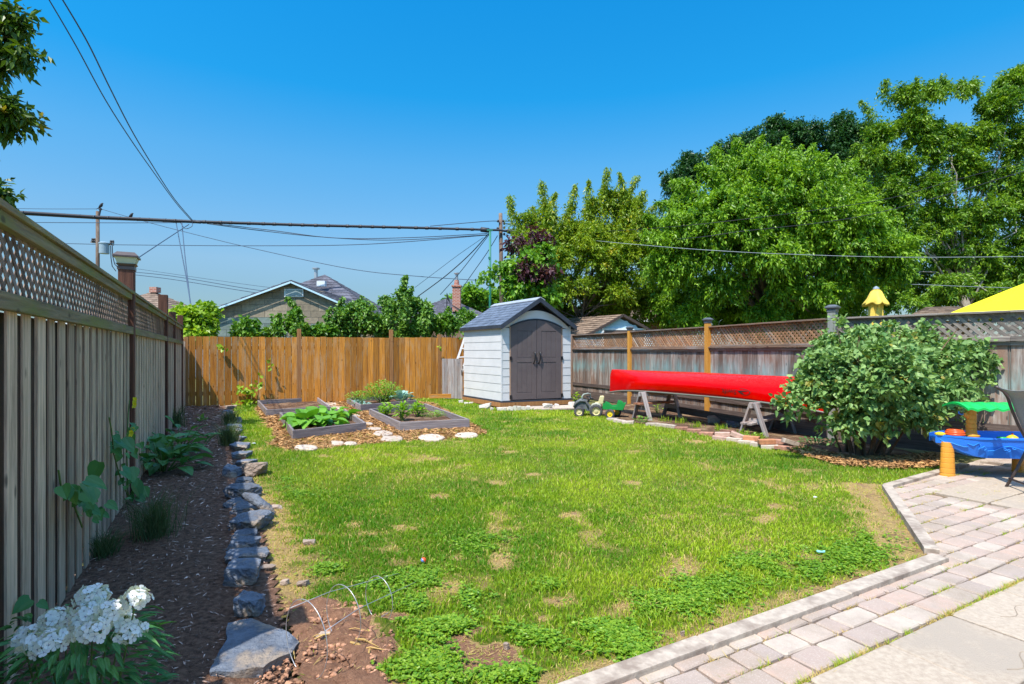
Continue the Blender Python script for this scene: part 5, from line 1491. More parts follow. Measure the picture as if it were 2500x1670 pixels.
tree('shrub', 'upright shrub with a leaning top shoot in front of the block garage', 'shrub', (px2X(710, 16.3), 16.3), [(712, 772, 16.3, 20, 16, 34), (698, 795, 16.3, 40, 20, 90), (725, 800, 16.3, 34, 22, 80), (668, 812, 16.3, 24, 12, 40)], 'L_shrub', .11, .07, .04, spray=0.17, per=11, droop=.15, seed=13, shoot=[(700, 726, 708, 800, 13), (728, 752, 722, 805, 12), (683, 765, 690, 810, 12)], sub=6, limbs=8, group=G5, up=.4)
tree('shrub', 'low pale shrub just topping the middle of the cedar fence', 'shrub', (px2X(780, 16.6), 16.6), [(775, 810, 16.6, 40, 12, 70), (805, 806, 16.6, 20, 14, 30)], 'L_shrub', .13, .10, .03, spray=0.14, per=10, droop=.1, seed=14, sub=4, limbs=5, group=G5)
tree('shrub', 'dense dark green rounded shrub hiding the right end of the block garage', 'shrub', (px2X(870, 17), 17), [(860, 775, 17, 50, 36, 190), (895, 790, 17, 44, 34, 170), (885, 755, 17, 20, 18, 30), (925, 800, 17, 30, 22, 70), (815, 780, 17, 18, 26, 45), (870, 812, 17, 60, 16, 90)], 'L_shrub2', .105, .075, .05, spray=0.18, per=12, droop=.2, seed=15, shoot=[(838, 728, 848, 790, 13), (885, 724, 882, 790, 14), (862, 740, 862, 800, 16), (915, 745, 905, 800, 16), (812, 752, 825, 800, 12), (940, 770, 930, 815, 14)], sub=8, limbs=10, group=G5, up=.2)
tree('shrub', 'tall pointed shrub, the highest one behind the cedar fence', 'shrub', (px2X(990, 17.3), 17.3), [(985, 722, 17.3, 18, 18, 34), (1000, 752, 17.3, 34, 24, 90), (965, 760, 17.3, 30, 34, 110), (1040, 760, 17.3, 26, 30, 90), (1000, 795, 17.3, 60, 30, 220), (940, 735, 17.3, 14, 20, 30), (960, 810, 17.3, 50, 14, 70)], 'L_shrub2', .105, .075, .05, spray=0.18, per=12, droop=.15, seed=16, shoot=[(990, 674, 988, 760, 15), (1008, 700, 1000, 770, 13), (968, 712, 975, 780, 13), (1042, 735, 1035, 800, 16), (942, 722, 950, 790, 13), (1020, 730, 1015, 790, 14)], sub=7, limbs=12, group=G5, up=.4)
tree('shrub', 'mid green shrub with two blunt tops between the tall pointed one and the shed', 'shrub', (px2X(1085, 17.6), 17.6), [(1095, 772, 17.6, 12, 14, 16), (1080, 795, 17.6, 30, 26, 100), (1110, 800, 17.6, 26, 24, 80), (1055, 805, 17.6, 26, 18, 60), (1135, 775, 17.6, 20, 24, 50)], 'L_shrub', .11, .07, .04, spray=0.17, per=12, droop=.15, seed=17, shoot=[(1097, 748, 1092, 810, 11), (1075, 770, 1075, 815, 12), (1122, 768, 1115, 815, 12), (1050, 785, 1052, 815, 12)], sub=6, limbs=8, group=G5, up=.4)
# creepers coming through the cedar fence
mb = MB(); n = 0
for x, y, rx, rz, k in ((545, 850, 10, 10, 9), (590, 950, 14, 14, 14), (615, 960, 16, 18, 22), (635, 940, 8, 20, 10), (600, 985, 30, 10, 26), (640, 985, 14, 8, 12), (660, 885, 6, 20, 5), (1075, 850, 6, 20, 4)):
    fx = sX(x); q = fB[0] + fB[1] * fx; Yq = q.y - .08
    for _ in range(k):
        c = P(x + random.gauss(0, rx * .5), y + random.gauss(0, rz * .5), Yq - random.random() * .08)
        leaves(mb, np.array([c]), rdir(1) + np.array([[0, -.5, -.3]]), rdir(1) * .5 + np.array([[0, -1, .6]]), .11 * random.uniform(.6, 1.2), .10 * random.uniform(.6, 1.2), np.array([random.random()]), fine=True)
o = mb.build('creeper_leaves', M['L_lime']); o.name = 'creeper'; tag(o, 'thin light green creeper coming through the cedar fence boards at left', 'creeper')

# ------------------------------------------------------------------ lilac bush
LB_ = thing('lilac_bush', 'big round lilac bush in front of the lattice fence, hiding the end of the canoe', 'bush', (4.72, 7.45, 0))
mb = MB()
blobs = [(2130, 875, 7.4, 115, 64, 240), (2010, 900, 7.3, 90, 80, 240), (2260, 900, 7.3, 110, 90, 280), (2070, 960, 7.1, 110, 80, 270), (2200, 970, 7.1, 110, 80, 260), (2150, 920, 6.9, 150, 110, 420), (2340, 860, 7.3, 60, 40, 80), (2380, 880, 7.3, 40, 30, 50), (1960, 960, 7.2, 50, 40, 70), (2310, 960, 7.0, 70, 50, 90), (2110, 832, 7.5, 70, 30, 80), (2220, 836, 7.5, 70, 28, 80), (2030, 845, 7.5, 50, 26, 44), (2090, 806, 7.5, 20, 14, 9), (2180, 806, 7.5, 22, 12, 9), (2240, 806, 7.5, 20, 12, 10), (2050, 796, 7.5, 12, 14, 6), (1925, 985, 7.0, 24, 14, 14), (2250, 1020, 6.9, 50, 30, 46), (2150, 1030, 6.9, 70, 26, 60), (2060, 1030, 7.0, 50, 26, 40), (2360, 960, 7.2, 30, 16, 12), (2415, 925, 7.2, 14, 10, 6)]
blobs = [(x + 8, y, Y, rx * .96, rz, int(n * .86)) for x, y, Y, rx, rz, n in blobs]
crown(mb, blobs, .072, .050, spray=.19, per=13, droop=.25, seed=21, sub=12, subr=.36, up=.5, fine=True)
mb.build('foliage', M['L_lilac'], LB_)
mb = MB()
for k in range(34):
    a = random.uniform(0, 6.28); r0 = random.uniform(.02, .24); r1 = random.uniform(.25, 1.0)
    b = Vector((4.72 + r0 * math.cos(a) * 1.4, 7.45 + r0 * math.sin(a), 0)); e = Vector((4.72 + r1 * math.cos(a) * 1.1, 7.35 + r1 * math.sin(a) * .8, random.uniform(.9, 1.7)))
    m_ = b.lerp(e, .5) + Vector((random.uniform(-.06, .06), random.uniform(-.06, .06), .15)); mb.tube([b, b.lerp(m_, .6), m_, e], [.017, .014, .011, .005], 6)
mb.build('stems', M['twig'], LB_)

# ------------------------------------------------------------------ border stones
def px_rock(x, yb, w, h, label, mat='rock', seed=1, depth=.8, rz=0, name='border_stone', cat='stone', group='stones edging the mulch bed', zb=0.0, rough=.035, sink=.12):
    g = G(x, yb, zb); Wm = w * g.y / F; D_ = Wm * depth; Hm = max(.04, h * g.y / F)
    mb = MB(); rock_into(mb, (g.x, g.y + D_ / 2, zb), (Wm, D_, Hm), rz, seed, (seed * .37) % 1, sink=sink, rough=rough)
    o = mb.build(name, M[mat], loc=(g.x, g.y + D_ / 2, zb))
    return tag(o, label, cat, group)


rk = [(548, 1012, 22, 12, 'rock', 'small grey stone between the far pinkish one and the pale rounded one'), (563, 1048, 30, 12, 'rock', 'flat grey stone just below the pale rounded border stone'), (560, 1080, 40, 14, 'rock', 'dull stone between the weedy one and the grass clump stone'), (575, 1122, 44, 18, 'rock', 'blue-grey stone directly behind the purplish angular stone'), (588, 1140, 40, 16, 'rock', 'thin stone tucked behind the slanting sunlit one'), (572, 1205, 44, 18, 'rock', 'narrow stone wedged above the wide bluish slab'), (574, 1242, 60, 18, 'rock', 'dark stone at the mulch end of the bark strip'), (580, 1328, 66, 22, 'rock', 'low stone wedged under the broad middle slab'), (572, 1405, 60, 26, 'rock', 'stone packed behind the tall blocky stone'),
      (553, 998, 26, 10, 'rock_warm', 'pinkish flat stone, farthest of the border by the cedar fence'), (562, 1036, 24, 17, 'rock', 'pale rounded border stone second from the cedar fence'),
      (556, 1062, 36, 14, 'rock', 'low dark border stone half covered by trailing weeds'), (570, 1102, 44, 18, 'rock', 'grey border stone speckled with lattice light before the grass clump'),
      (552, 1168, 40, 30, 'rock', 'purplish angular stone on the mulch side of the border'), (607, 1165, 52, 34, 'rock_warm', 'greenish brown slanting stone whose right half is sunlit'),
      (587, 1190, 40, 20, 'rock', 'small grey stone just below the slanting brown one'), (580, 1222, 66, 30, 'rock', 'wide bluish slab with rows of light dots, beside the big hosta'),
      (590, 1262, 84, 20, 'rock', 'thin flat slate sticking out beneath the dark bark strip'), (587, 1306, 84, 38, 'rock', 'broad blue-grey slab in the middle of the border'),
      (579, 1352, 62, 30, 'rock', 'smaller lumpy stone between two broad slabs'), (584, 1386, 92, 30, 'rock', 'long blue slab with many light dots near the front of the border'),
      (578, 1440, 82, 56, 'rock', 'tall blocky stone with dark shaded face before the small grey rock'), (592, 1515, 68, 54, 'rock', 'small isolated dark grey rock just behind the largest slab')]
for i, (x, yb, w, h, m_, lab) in enumerate(rk):
    px_rock(x, yb + 3, w * 1.18, h * 1.2, lab, m_, seed=31 + i * 3, depth=([1.0] * 9 + [1.1, 1.3, 1.3, 1.3, .9, 1.1, .9, 1.05, .9, .95, .9, .85, .8, .85])[i], rz=random.uniform(-.4, .4))
# largest slab
pts = [(1215, 1240), (1330, 1213), (1485, 1270), (1590, 1330), (1560, 1390), (1450, 1440), (1400, 1480), (1250, 1500), (1118, 1500), (1150, 1430), (1200, 1340)]
zt = .06
pw = [tuple(G(x / 2.178, 950 + y / 2.178, zt)[:2]) for x, y in pts]
import bmesh
def slab(name, pw, z0, zt, mat, seed=0, rough=.006, uc=.06):
    bm = bmesh.new(); g = random.Random(seed)
    c = Vector((sum(p[0] for p in pw) / len(pw), sum(p[1] for p in pw) / len(pw), 0))
    top = [bm.verts.new((x, y, zt)) for x, y in pw]
    f = bm.faces.new(top); f.normal_update()
    if f.normal.z < 0: f.normal_flip()
    r = bmesh.ops.extrude_face_region(bm, geom=[f]); vs = [v for v in r['geom'] if isinstance(v, bmesh.types.BMVert)]
    for v in vs: v.co.z = z0; d = (v.co - c); v.co.x -= d.x * uc * g.uniform(.2, 1.8); v.co.y -= d.y * uc * g.uniform(.2, 1.8)
    bmesh.ops.subdivide_edges(bm, edges=bm.edges[:], cuts=6, use_grid_fill=True)
    bmesh.ops.triangulate(bm, faces=bm.faces[:])
    bmesh.ops.subdivide_edges(bm, edges=bm.edges[:], cuts=1, use_grid_fill=True)
    bmesh.ops.recalc_face_normals(bm, faces=bm.faces[:])
    from mathutils import noise as mn
    for v in bm.verts:
        q = v.co * 7; nz = mn.noise(q) * rough * 1.6 + mn.noise(q * 3.5) * rough
        v.co += Vector((mn.noise(q + Vector((5, 0, 0))) * rough * 2.2, mn.noise(q + Vector((0, 7, 0))) * rough * 2.2, nz))
    V = np.array([v.co[:] for v in bm.verts]); T = np.array([[v.index for v in f.verts] for f in bm.faces]); bm.free()
    mb = MB(); mb.add(V, T, .6); return mb.build(name, M[mat])


tag(slab('border_stone', pw, -.02, zt, 'rock', 3), 'largest flat blue-grey slab at the bottom of the border, one corner sunlit', 'stone', 'stones edging the mulch bed')
px_rock(612, 1668, 44, 26, 'small chipped stone on the soil below the largest slab', 'rock', 91, .7)
px_rock(647, 1398, 40, 14, 'flat tan stone straddling the shadow edge beside the tall blocky stone', 'rock_warm', 92, .7)
px_rock(455, 1480, 26, 18, 'dark clod-like stone lying alone in the bark mulch', 'mulch', 93, .8, group=None, name='stone')
fl = [(750, 1334, 36, 5, 'flat tan stone sunk in grass above the dirt strip'), (691, 1432, 24, 5, 'small flat stone beside the shadow edge, left of a larger one'), (734, 1436, 34, 6, 'flat pale stone in dry grass right of a smaller one'), (717, 1518, 36, 9, 'rounded pale stone inside the wire cage area'), (652, 1284, 20, 5, 'small flat stone near the thin slate'), (1236, 1590, 16, 6, 'pinkish pebble on the bare soil patch'), (665, 1248, 40, 6, 'flat sunlit stone beside the dark bark strip'),
      (770, 1575, 60, 9, 'broad pinkish flat stone among the dry stalks'), (1668, 1558, 12, 5, 'small grey pebble beside the concrete kerb')]
for i, (x, y, w, h, lab) in enumerate(fl): px_rock(x, y, w, h, lab, 'rock_warm', 120 + i, .7, name='flat_stone', group=None)
# dark bark strip across the stones
mb = MB(); a, b = P(596, 1233, 4.72), P(672, 1248, 4.62); b.z = .05; a.z = .17
mb.tube([a, a.lerp(b, .3) + Vector((0, 0, .02)), a.lerp(b, .7), b], [.03, .045, .04, .008], 9)
o = mb.build('bark_strip', M['rock'], smooth=True); tag(o, 'curled blue-grey strip of bark lying across the thin flat slate', 'bark')

# ------------------------------------------------------------------ raised beds
def raised_bed(label, C, h=.15):
    c = [Vector((x, y, 0)) for x, y in C]
    o = thing('raised_bed', label, 'raised bed', tuple(c[0]), group='raised garden beds')
    for i in range(4):
        a, b = c[i], c[(i + 1) % 4]; d = (b - a).normalized()
        e = .02 if i % 2 == 0 else -.021
        mb = MB(); mb.beam(a - d * e + Vector((0, 0, h / 2 + .004)), b + d * e + Vector((0, 0, h / 2 + .004)), .038, h, up=(0, 0, 1)); mb.build('side_board', M['bed_wood'], o, bevel=.004)
    cen = sum(c, Vector()) / 4
    ins = [tuple((p + (cen - p) * .01)[:2]) for p in c]
    mb = MB(); n = 16; VV = []
    for i in range(n + 1):
        for j in range(n + 1):
            u, v = i / n * .97 + .015, j / n * .97 + .015
            p = (c[0] * (1 - u) + c[1] * u) * (1 - v) + (c[3] * (1 - u) + c[2] * u) * v
            VV.append((p.x, p.y, h * .35 + random.uniform(-.01, .012)))
    Fq = [(i * (n + 1) + j, (i + 1) * (n + 1) + j, (i + 1) * (n + 1) + j + 1, i * (n + 1) + j + 1) for i in range(n) for j in range(n)]
    mb.add(VV, Fq, .5); mb.build('soil', M['soil'], o, smooth=True)
    return o


raised_bed('grey raised bed holding the big squash plant, nearest on the left', [(-3.456, 8.74), (-2.585, 9.71), (-3.60, 11.9), (-4.72, 11.28)])
raised_bed('empty grey raised bed with straw inside, behind the squash bed', [(-5.245, 11.84), (-4.14, 12.57), (-5.3, 15.05), (-6.47, 14.1)])
raised_bed('grey raised bed with kale and herbs, farthest back near the cedar fence', [(-3.5, 12.8), (-2.45, 14.1), (-3.3, 15.6), (-4.37, 14.7)], .16)
raised_bed('grey raised bed with three pepper plants, nearest on the right', [(-1.95, 9.67), (-.80, 10.1), (-2.05, 13.1), (-3.05, 11.9)], .16)
mb = MB(); mb.beam((-2.35, 15.75, .12), (-1.75, 15.9, .12), .04, .12); tag(mb.build('loose_plank', M['cedar'], bevel=.004), 'short orange-brown plank lying before the cedar fence near the gate', 'plank')

# stepping stones
st = [(1020, 1384, 88, 17, 'stepping stone in front of the squash bed, leftmost of the row'), (1245, 1352, 46, 13, 'smaller stepping stone left of a touching pair before the squash bed'), (1335, 1354, 48, 12, 'stepping stone right of a touching pair before the squash bed'),
      (1228, 1099, 62, 11, 'pale stepping stone between the empty bed and the kale bed'), (1200, 1073, 44, 7, 'stepping stone closest to the cedar fence, right of the empty bed'), (1365, 1158, 44, 7, 'narrow stepping stone behind the squash bed path corner'),
      (1385, 1190, 48, 7, 'stepping stone beside the back end of the pepper bed'), (1452, 1215, 46, 8, 'small stepping stone along the pepper bed side'), (1505, 1250, 56, 9, 'mid-sized stepping stone near the squash bed corner'),
      (1568, 1282, 72, 17, 'large pale stepping stone in the path between the front beds'), (1632, 1320, 76, 18, 'large stepping stone at the left corner of the pepper bed'), (1915, 1312, 96, 23, 'biggest stepping stone, in front of the pepper bed'), (2166, 1296, 86, 19, 'right-hand end stepping stone before the pepper bed')]
for i, (x, y, rx, ry, lab) in enumerate(st):
    cx, cy = 400 + x / 2.935, 620 + y / 2.935
    pl = []
    for k in range(13):
        th = 2 * math.pi * k / 13; rr_ = random.uniform(.88, 1.08); sq = 1 / max(abs(math.cos(th)), abs(math.sin(th))) if i % 3 == 1 else 1
        sq = min(sq, 1.25)
        pl.append(tuple(G(cx + rx / 2.935 * math.cos(th) * rr_ * sq, cy - ry / 2.935 * math.sin(th) * rr_ * sq, .03)[:2]))
    mb = MB(); mb.prism(pl, -.01, .034, .012, random.random(), .002)
    tag(mb.build('stepping_stone', M['step']), lab, 'stepping stone', 'stepping stones among the raised beds')

# ------------------------------------------------------------------ vegetable and flower plants
def rosette(name, label, cat, c, n, L, Wd, mat, R_, H, up=.5, stems=6, smat='stem', seed=1, group=None, fold=.12, droop=.3, tl=(.2, .9), shape='lance'):
    # c base point; leaves of size L held on short stalks within radius R_ and height H
    g = np.random.default_rng(seed); o = thing(name, label, cat, tuple(c), group=group)
    a = g.uniform(0, 6.283, n); r = g.random(n) ** .6
    pos = np.stack([c[0] + np.cos(a) * r * R_, c[1] + np.sin(a) * r * R_, c[2] + H * (g.uniform(.25, 1, n)) * (1 - .35 * r ** 2)], -1)
    D = nrm(np.stack([np.cos(a), np.sin(a), np.full(n, up)], -1) + g.normal(0, .35, (n, 3)))
    N_ = nrm(np.stack([-np.cos(a) * up * .6, -np.sin(a) * up * .6, np.ones(n)], -1) + g.normal(0, .25, (n, 3)))
    mb = MB(); sz = g.uniform(.6, 1.2, n)
    leaves(mb, pos, D, N_, L * sz, Wd * sz, g.uniform(tl[0], tl[1], n), fold=fold, shape=shape, droop=droop); mb.build('leaves', M[mat], o)
    mb = MB()
    for k in g.permutation(n)[:max(stems, 1)]:
        p = Vector(pos[k]); b = Vector((c[0] + (p.x - c[0]) * .15, c[1] + (p.y - c[1]) * .15, c[2])); mb.tube([b, b.lerp(p, .5) + Vector((0, 0, H * .08)), p], [.006 + H * .01, .005 + H * .006, .003], 5)
    mb.build('stems', M[smat], o)
    return o


q = G(805, 1047, .06)
rosette('squash_plant', 'sprawling squash plant with large bright green leaves filling the nearest left bed', 'vegetable plant', (-3.62, 10.1, .06), 60, .26, .24, 'L_squash', .48, .22, .2, 30, seed=2, shape='heart')
rosette('squash_plant', 'smaller squash plant at the back of the nearest left bed', 'vegetable plant', (-3.55, 10.9, .06), 34, .24, .21, 'L_squash', .40, .22, .2, 18, seed=3, shape='heart')
PG = 'pepper plants in the front right bed'
for i, (x, yb, h, lab) in enumerate(((1590, 1165, 100, 'leftmost pepper plant in the right front bed'), (1710, 1195, 140, 'tallest pepper plant, middle of the right front bed, with a yellow leaf'), (1820, 1165, 100, 'right-hand pepper plant in the front bed'))):
    g_ = G(400 + x / 2.935, 620 + yb / 2.935, .05); hh = h / 2.935 * g_.y / F
    rosette('pepper_plant', lab, 'vegetable plant', tuple(g_), 150, .10, .042, 'L_pepper', .13, hh, .7, 14, seed=40 + i, group=PG)
g_ = G(400 + 1940 / 2.935, 620 + 1170 / 2.935, .05); rosette('seedling_patch', 'low feathery seedlings at the right of the pepper bed', 'vegetable plant', tuple(g_), 260, .06, .012, 'L_herb', .30, .12, 1.2, 10, seed=44)
g_ = G(400 + 1545 / 2.935, 620 + 1090 / 2.935, .05)
rosette('herb_bush', 'bushy bright green herb clump spilling over the back right bed', 'vegetable plant', (-3.35, 14.35, .06), 900, .075, .035, 'L_herb', .52, .60, .8, 40, seed=45)
rosette('herb_bush', 'lower herb clump at the left of the back right bed', 'vegetable plant', (-3.95, 14.3, .06), 300, .07, .03, 'L_herb', .34, .32, .8, 20, seed=46)
rosette('kale_plant', 'blue-green kale plant at the right end of the back bed', 'vegetable plant', (-2.82, 14.15, .06), 46, .20, .15, 'L_kale', .20, .28, .9, 14, seed=47)
rosette('kale_plant', 'smaller blue-green kale low beside the herb clump', 'vegetable plant', (-3.68, 13.55, .06), 24, .14, .10, 'L_kale', .14, .14, .6, 10, seed=48)
# left bed plants
rosette('hosta', 'large dark green hosta clump against the grey fence', 'plant', (-3.98, 6.3, .02), 60, .26, .15, 'L_hosta', .34, .42, .35, 20, seed=49)
rosette('hosta', 'second hosta clump just behind the first, with narrower leaves', 'plant', (-4.35, 7.2, .02), 44, .24, .10, 'L_hosta', .34, .42, .5, 16, seed=50)
rosette('weed', 'small bright weed in the mulch near the cedar fence', 'plant', tuple(G(490, 1030)), 18, .13, .06, 'L_shrub', .10, .10, .5, 6, seed=51)
def grass_tuft(label, c, n, h, lean, mat='orngrass', w=.004):
    X = np.full(n, c[0]) + RN.normal(0, h * .14, n); Y = np.full(n, c[1]) + RN.normal(0, h * .14, n)
    mb = MB(); blades(mb, X, Y, h * RN.uniform(.5, 1.1, n), np.full(n, w), RN.random(n), lean); tag(mb.build('grass_tuft', M[mat]), label, 'grass tuft', 'wispy grass tufts in the mulch bed')
grass_tuft('tall wispy dark grass tuft in the middle of the mulch bed', (-2.62, 4.05), 420, .42, .7)
grass_tuft('wispy grass tuft leaning low beside the middle tuft', (-2.75, 3.72), 260, .24, 1.2)
grass_tuft('fine grass tuft beyond the hosta beside the stones', (-4.15, 8.1), 420, .42, .8, w=.006)
grass_tuft('fine grass tuft at the far end of the stone border', (-5.3, 10.4), 300, .35, .9, w=.007)
grass_tuft('grass tuft hugging the fence foot behind the hosta', (-6.1, 10.0), 200, .5, .5, w=.007)
# vine with yellow blossoms climbing the grey fence: three groups of leaves, one plant
vo = thing('squash_vine', 'sparse vine with big leaves and yellow blossoms climbing the grey board fence', 'vine', (LF(3.6) + .1, 3.6, 0))
mb = MB(); ms = MB(); fm = MB()
def onf(x, y, off=.06):      # a picture point put on the left fence's face
    k = (x - 1250) / F; Y = -.862 / (k + .528); X = LF(Y)
    return Vector((X + off * .884, Y + off * .467, CH - (y - HZ) * Y / F))
lv = [(176, 1133, .15), (125, 1180, .14), (135, 1195, .16), (112, 1190, .10), (150, 1200, .14), (128, 1210, .08), (185, 1240, .11), (198, 1235, .10), (190, 1250, .07), (258, 1075, .20), (272, 1080, .16), (295, 1085, .10), (255, 1098, .09), (270, 1110, .08), (262, 1145, .18), (278, 1152, .16), (300, 1180, .20), (312, 1195, .18), (320, 1205, .14), (300, 1215, .12), (330, 1220, .10), (345, 1222, .09), (280, 1172, .09), (210, 1245, .07), (28, 1470, .09), (38, 1480, .06)]
for x, y, s in lv:
    p = onf(x, y, random.uniform(.05, .14))
    D = np.array([[random.uniform(-.3, .9), random.uniform(-.6, .4), random.uniform(-.75, -.1)]]); N_ = np.array([[.6, -.5, .75]]) + RN.normal(0, .25, (1, 3))
    leaves(mb, np.array([tuple(p)]), D, N_, s * .75, s * .66, np.array([random.uniform(.1, .7)]), shape='heart', droop=.25)
for path in ([(345, 1235), (300, 1215), (278, 1165), (262, 1110), (256, 1050)], [(300, 1215), (296, 1100), (300, 1010)], [(180, 1290), (150, 1215), (125, 1195)], [(215, 1265), (190, 1240), (150, 1210)]):
    for k in range(13):
        t = random.random() * (len(path) - 1); q0, q1 = path[int(t)], path[int(t) + 1]; f_ = t - int(t)
        p = onf(q0[0] + (q1[0] - q0[0]) * f_ + random.uniform(-8, 8), q0[1] + (q1[1] - q0[1]) * f_ + random.uniform(-8, 8), random.uniform(.03, .1)); s = random.uniform(.03, .075)
        leaves(mb, np.array([tuple(p)]), rdir(1) + np.array([[.2, -.3, -.4]]), np.array([[.6, -.5, .75]]) + RN.normal(0, .3, (1, 3)), s, s * .85, np.array([random.uniform(.1, .9)]), shape='heart', droop=.2)
mb.build('leaves', M['L_hosta'], vo)
for path in ([(345, 1235), (300, 1215), (278, 1165), (262, 1110), (256, 1050), (250, 1020)], [(300, 1215), (296, 1100), (300, 1010), (303, 978)], [(180, 1290), (150, 1215), (125, 1195), (118, 1150)], [(215, 1265), (190, 1240), (150, 1210)], [(345, 1235), (362, 1212)]):
    ms.tube([onf(x, y, .04) for x, y in path], .005, 5)
ms.build('stems', M['stem'], vo)
for x, y in ((303, 978), (302, 990), (297, 1052), (293, 1060), (356, 1210), (352, 1214)):
    p = onf(x, y, .08)
    for k in range(5):
        th = k * 1.257; leaves(fm, np.array([tuple(p)]), np.array([[math.cos(th) * .5 + .3, -.4 + .2 * math.sin(th), math.sin(th)]]), np.array([[.7, -.6, .3]]), .035, .026, np.array([random.random()]), fine=True)
fm.build('blossoms', M['yflower'], vo)
ms = None

# white phlox -----------------------------------------------------
ph = thing('phlox_plant', 'white phlox with rounded flower clusters in the shade at the bottom left corner', 'flowering plant', (-1.55, 1.90, 0))
heads = [(495, 1105, 80), (300, 1225, 78), (160, 1325, 80), (250, 1350, 95), (470, 1205, 80), (590, 1185, 85), (725, 1115, 70), (490, 1290, 80), (690, 1300, 78), (650, 1240, 55), (130, 1370, 60), (350, 1290, 60)]
for i, (x, y, r) in enumerate(heads):
    Yd = 1.86 + random.uniform(-.06, .08) - (y - 1200) * .0004
    c = np.array(P(x / 2.178, 950 + y / 2.178, Yd)); R_ = r / 2.178 * Yd / F
    fm = MB(); em = MB(); k = 0
    nfl = int(27 * (r / 80) ** 2); R_ *= .9
    for j in range(nfl):
        th = math.acos(1 - 1.35 * (j + .5) / nfl); phi = j * 2.39996
        d = np.array([math.sin(th) * math.cos(phi), math.sin(th) * math.sin(phi), math.cos(th) * .85]); d = d / np.linalg.norm(d)
        ctr = c + d * R_ * np.array([1, 1, .75]) * random.uniform(.85, 1.15); d = nrm((d + RN.normal(0, .28, 3))[None])[0]
        t1 = nrm(np.cross(d, np.array([.3, .1, 1.0]))[None])[0]; t2 = np.cross(d, t1)
        ph0 = random.random() * 6.28
        for q in range(5):
            a = ph0 + q * 1.2566; D = t1 * math.cos(a) + t2 * math.sin(a) + d * random.uniform(.05, .25)
            s_ = .0145 * random.uniform(.9, 1.15)
            leaves(fm, (ctr + D * .001)[None], D[None], (d + RN.normal(0, .1, 3))[None], s_, s_ * .92, np.array([random.random()]), fold=.03, shape='petal', droop=.05)
        e = Vector(ctr + d * .002); fm.lathe([(.0005, 0), (.0014, .001), (.0005, .002)], tuple(e), 5, mi=1)
    h_ = fm.build('flower_head', [M['petal'], M['eye']], ph)
    sm_ = MB(); sm_.tube([(-1.55 + (c[0] + 1.55) * .25, 1.9, 0), tuple(c * .5 + np.array([-1.55 + (c[0] + 1.55) * .5, 1.9, 0]) * .5), tuple(c)], [.0035, .003, .0025], 6)
    for j in range(14): 
        dd = nrm(RN.normal(size=3)[None])[0] ; sm_.tube([tuple(c - np.array([0, 0, R_ * .5])), tuple(c + dd * R_ * .7)], .0015, 4)
    sm_.build('stem', M['stem'], ph)
mb = MB(); n = 900
a = RN.uniform(0, 6.28, n); zz = RN.uniform(.03, .47, n); r = RN.random(n) ** .5
pos = np.stack([-1.50 + np.cos(a) * r * .27, 1.88 + np.sin(a) * r * .20, zz], -1)
leaves(mb, pos, nrm(np.stack([np.cos(a), np.sin(a), RN.uniform(-.5, .5, n)], -1)), nrm(np.stack([RN.normal(0, .3, n), RN.normal(0, .3, n), np.ones(n)], -1)), .07 * RN.uniform(.6, 1.2, n), .019 * RN.uniform(.7, 1.2, n), RN.random(n) * .8, shape='lance', droop=.35)
mb.build('leaves', M['L_hosta'], ph)

# ------------------------------------------------------------------ canoe
CA = Vector((2.28, 12.83, 0)); CB = Vector((4.86, 8.59, 0)); cd = (CB - CA).normalized(); cn = Vector((cd.y, -cd.x, 0)) * -1
# cn: across the hull; make it point to the viewer's left-near side
if cn.dot(Vector((-1, -.3, 0))) < 0: cn = -cn
cl = (CB - CA).length
canoe = thing('canoe', 'red canoe lying upside down on two wooden sawhorses', 'canoe', tuple((CA + CB) / 2))
def cz(s):  # gunwale and keel heights
    e = abs(2 * s - 1)
    return .585 - .13 * e ** 3.2, .985 + .015 * (1 - e)
def csec(s, th):
    e = abs(2 * s - 1); hb = .415 * (1 - e ** 2.4) + .012
    zg, zk = cz(s)
    nn = 2.35 - 1.0 * e ** 1.5
    c, si = math.cos(th), math.sin(th)
    y = math.copysign(abs(si) ** (2 / nn), si) * hb; z = abs(c) ** (2 / nn)
    y *= 1 - .16 * math.exp(-(z / .32) ** 2) * (1 - e ** 2)
    stem = 0
    if e > .965: z *= 1 - .32 * ((e - .965) / .035) ** 2.6      # rounded stem corner
    return y, zg + (zk - zg) * z
mb = MB(); ns, nt_ = 80, 28; vs = []
for i in range(ns + 1):
    u = i / ns; s = .5 - .5 * math.cos(math.pi * u) if True else u
    for j in range(nt_ + 1):
        th = -math.pi / 2 + math.pi * j / nt_; y, z = csec(s, th); p = CA + cd * cl * s + cn * y; vs.append((p.x, p.y, z))
fs = [(i * (nt_ + 1) + j, (i + 1) * (nt_ + 1) + j, (i + 1) * (nt_ + 1) + j + 1, i * (nt_ + 1) + j + 1) for i in range(ns) for j in range(nt_)]
q_ = fs[40 * nt_ + nt_ // 2]; n_ = (Vector(vs[q_[1]]) - Vector(vs[q_[0]])).cross(Vector(vs[q_[3]]) - Vector(vs[q_[0]]))
if n_.z < 0: fs = [f[::-1] for f in fs]
mb.add(vs, fs, .5)
hull = mb.build('hull', None, canoe, smooth=True) if False else None
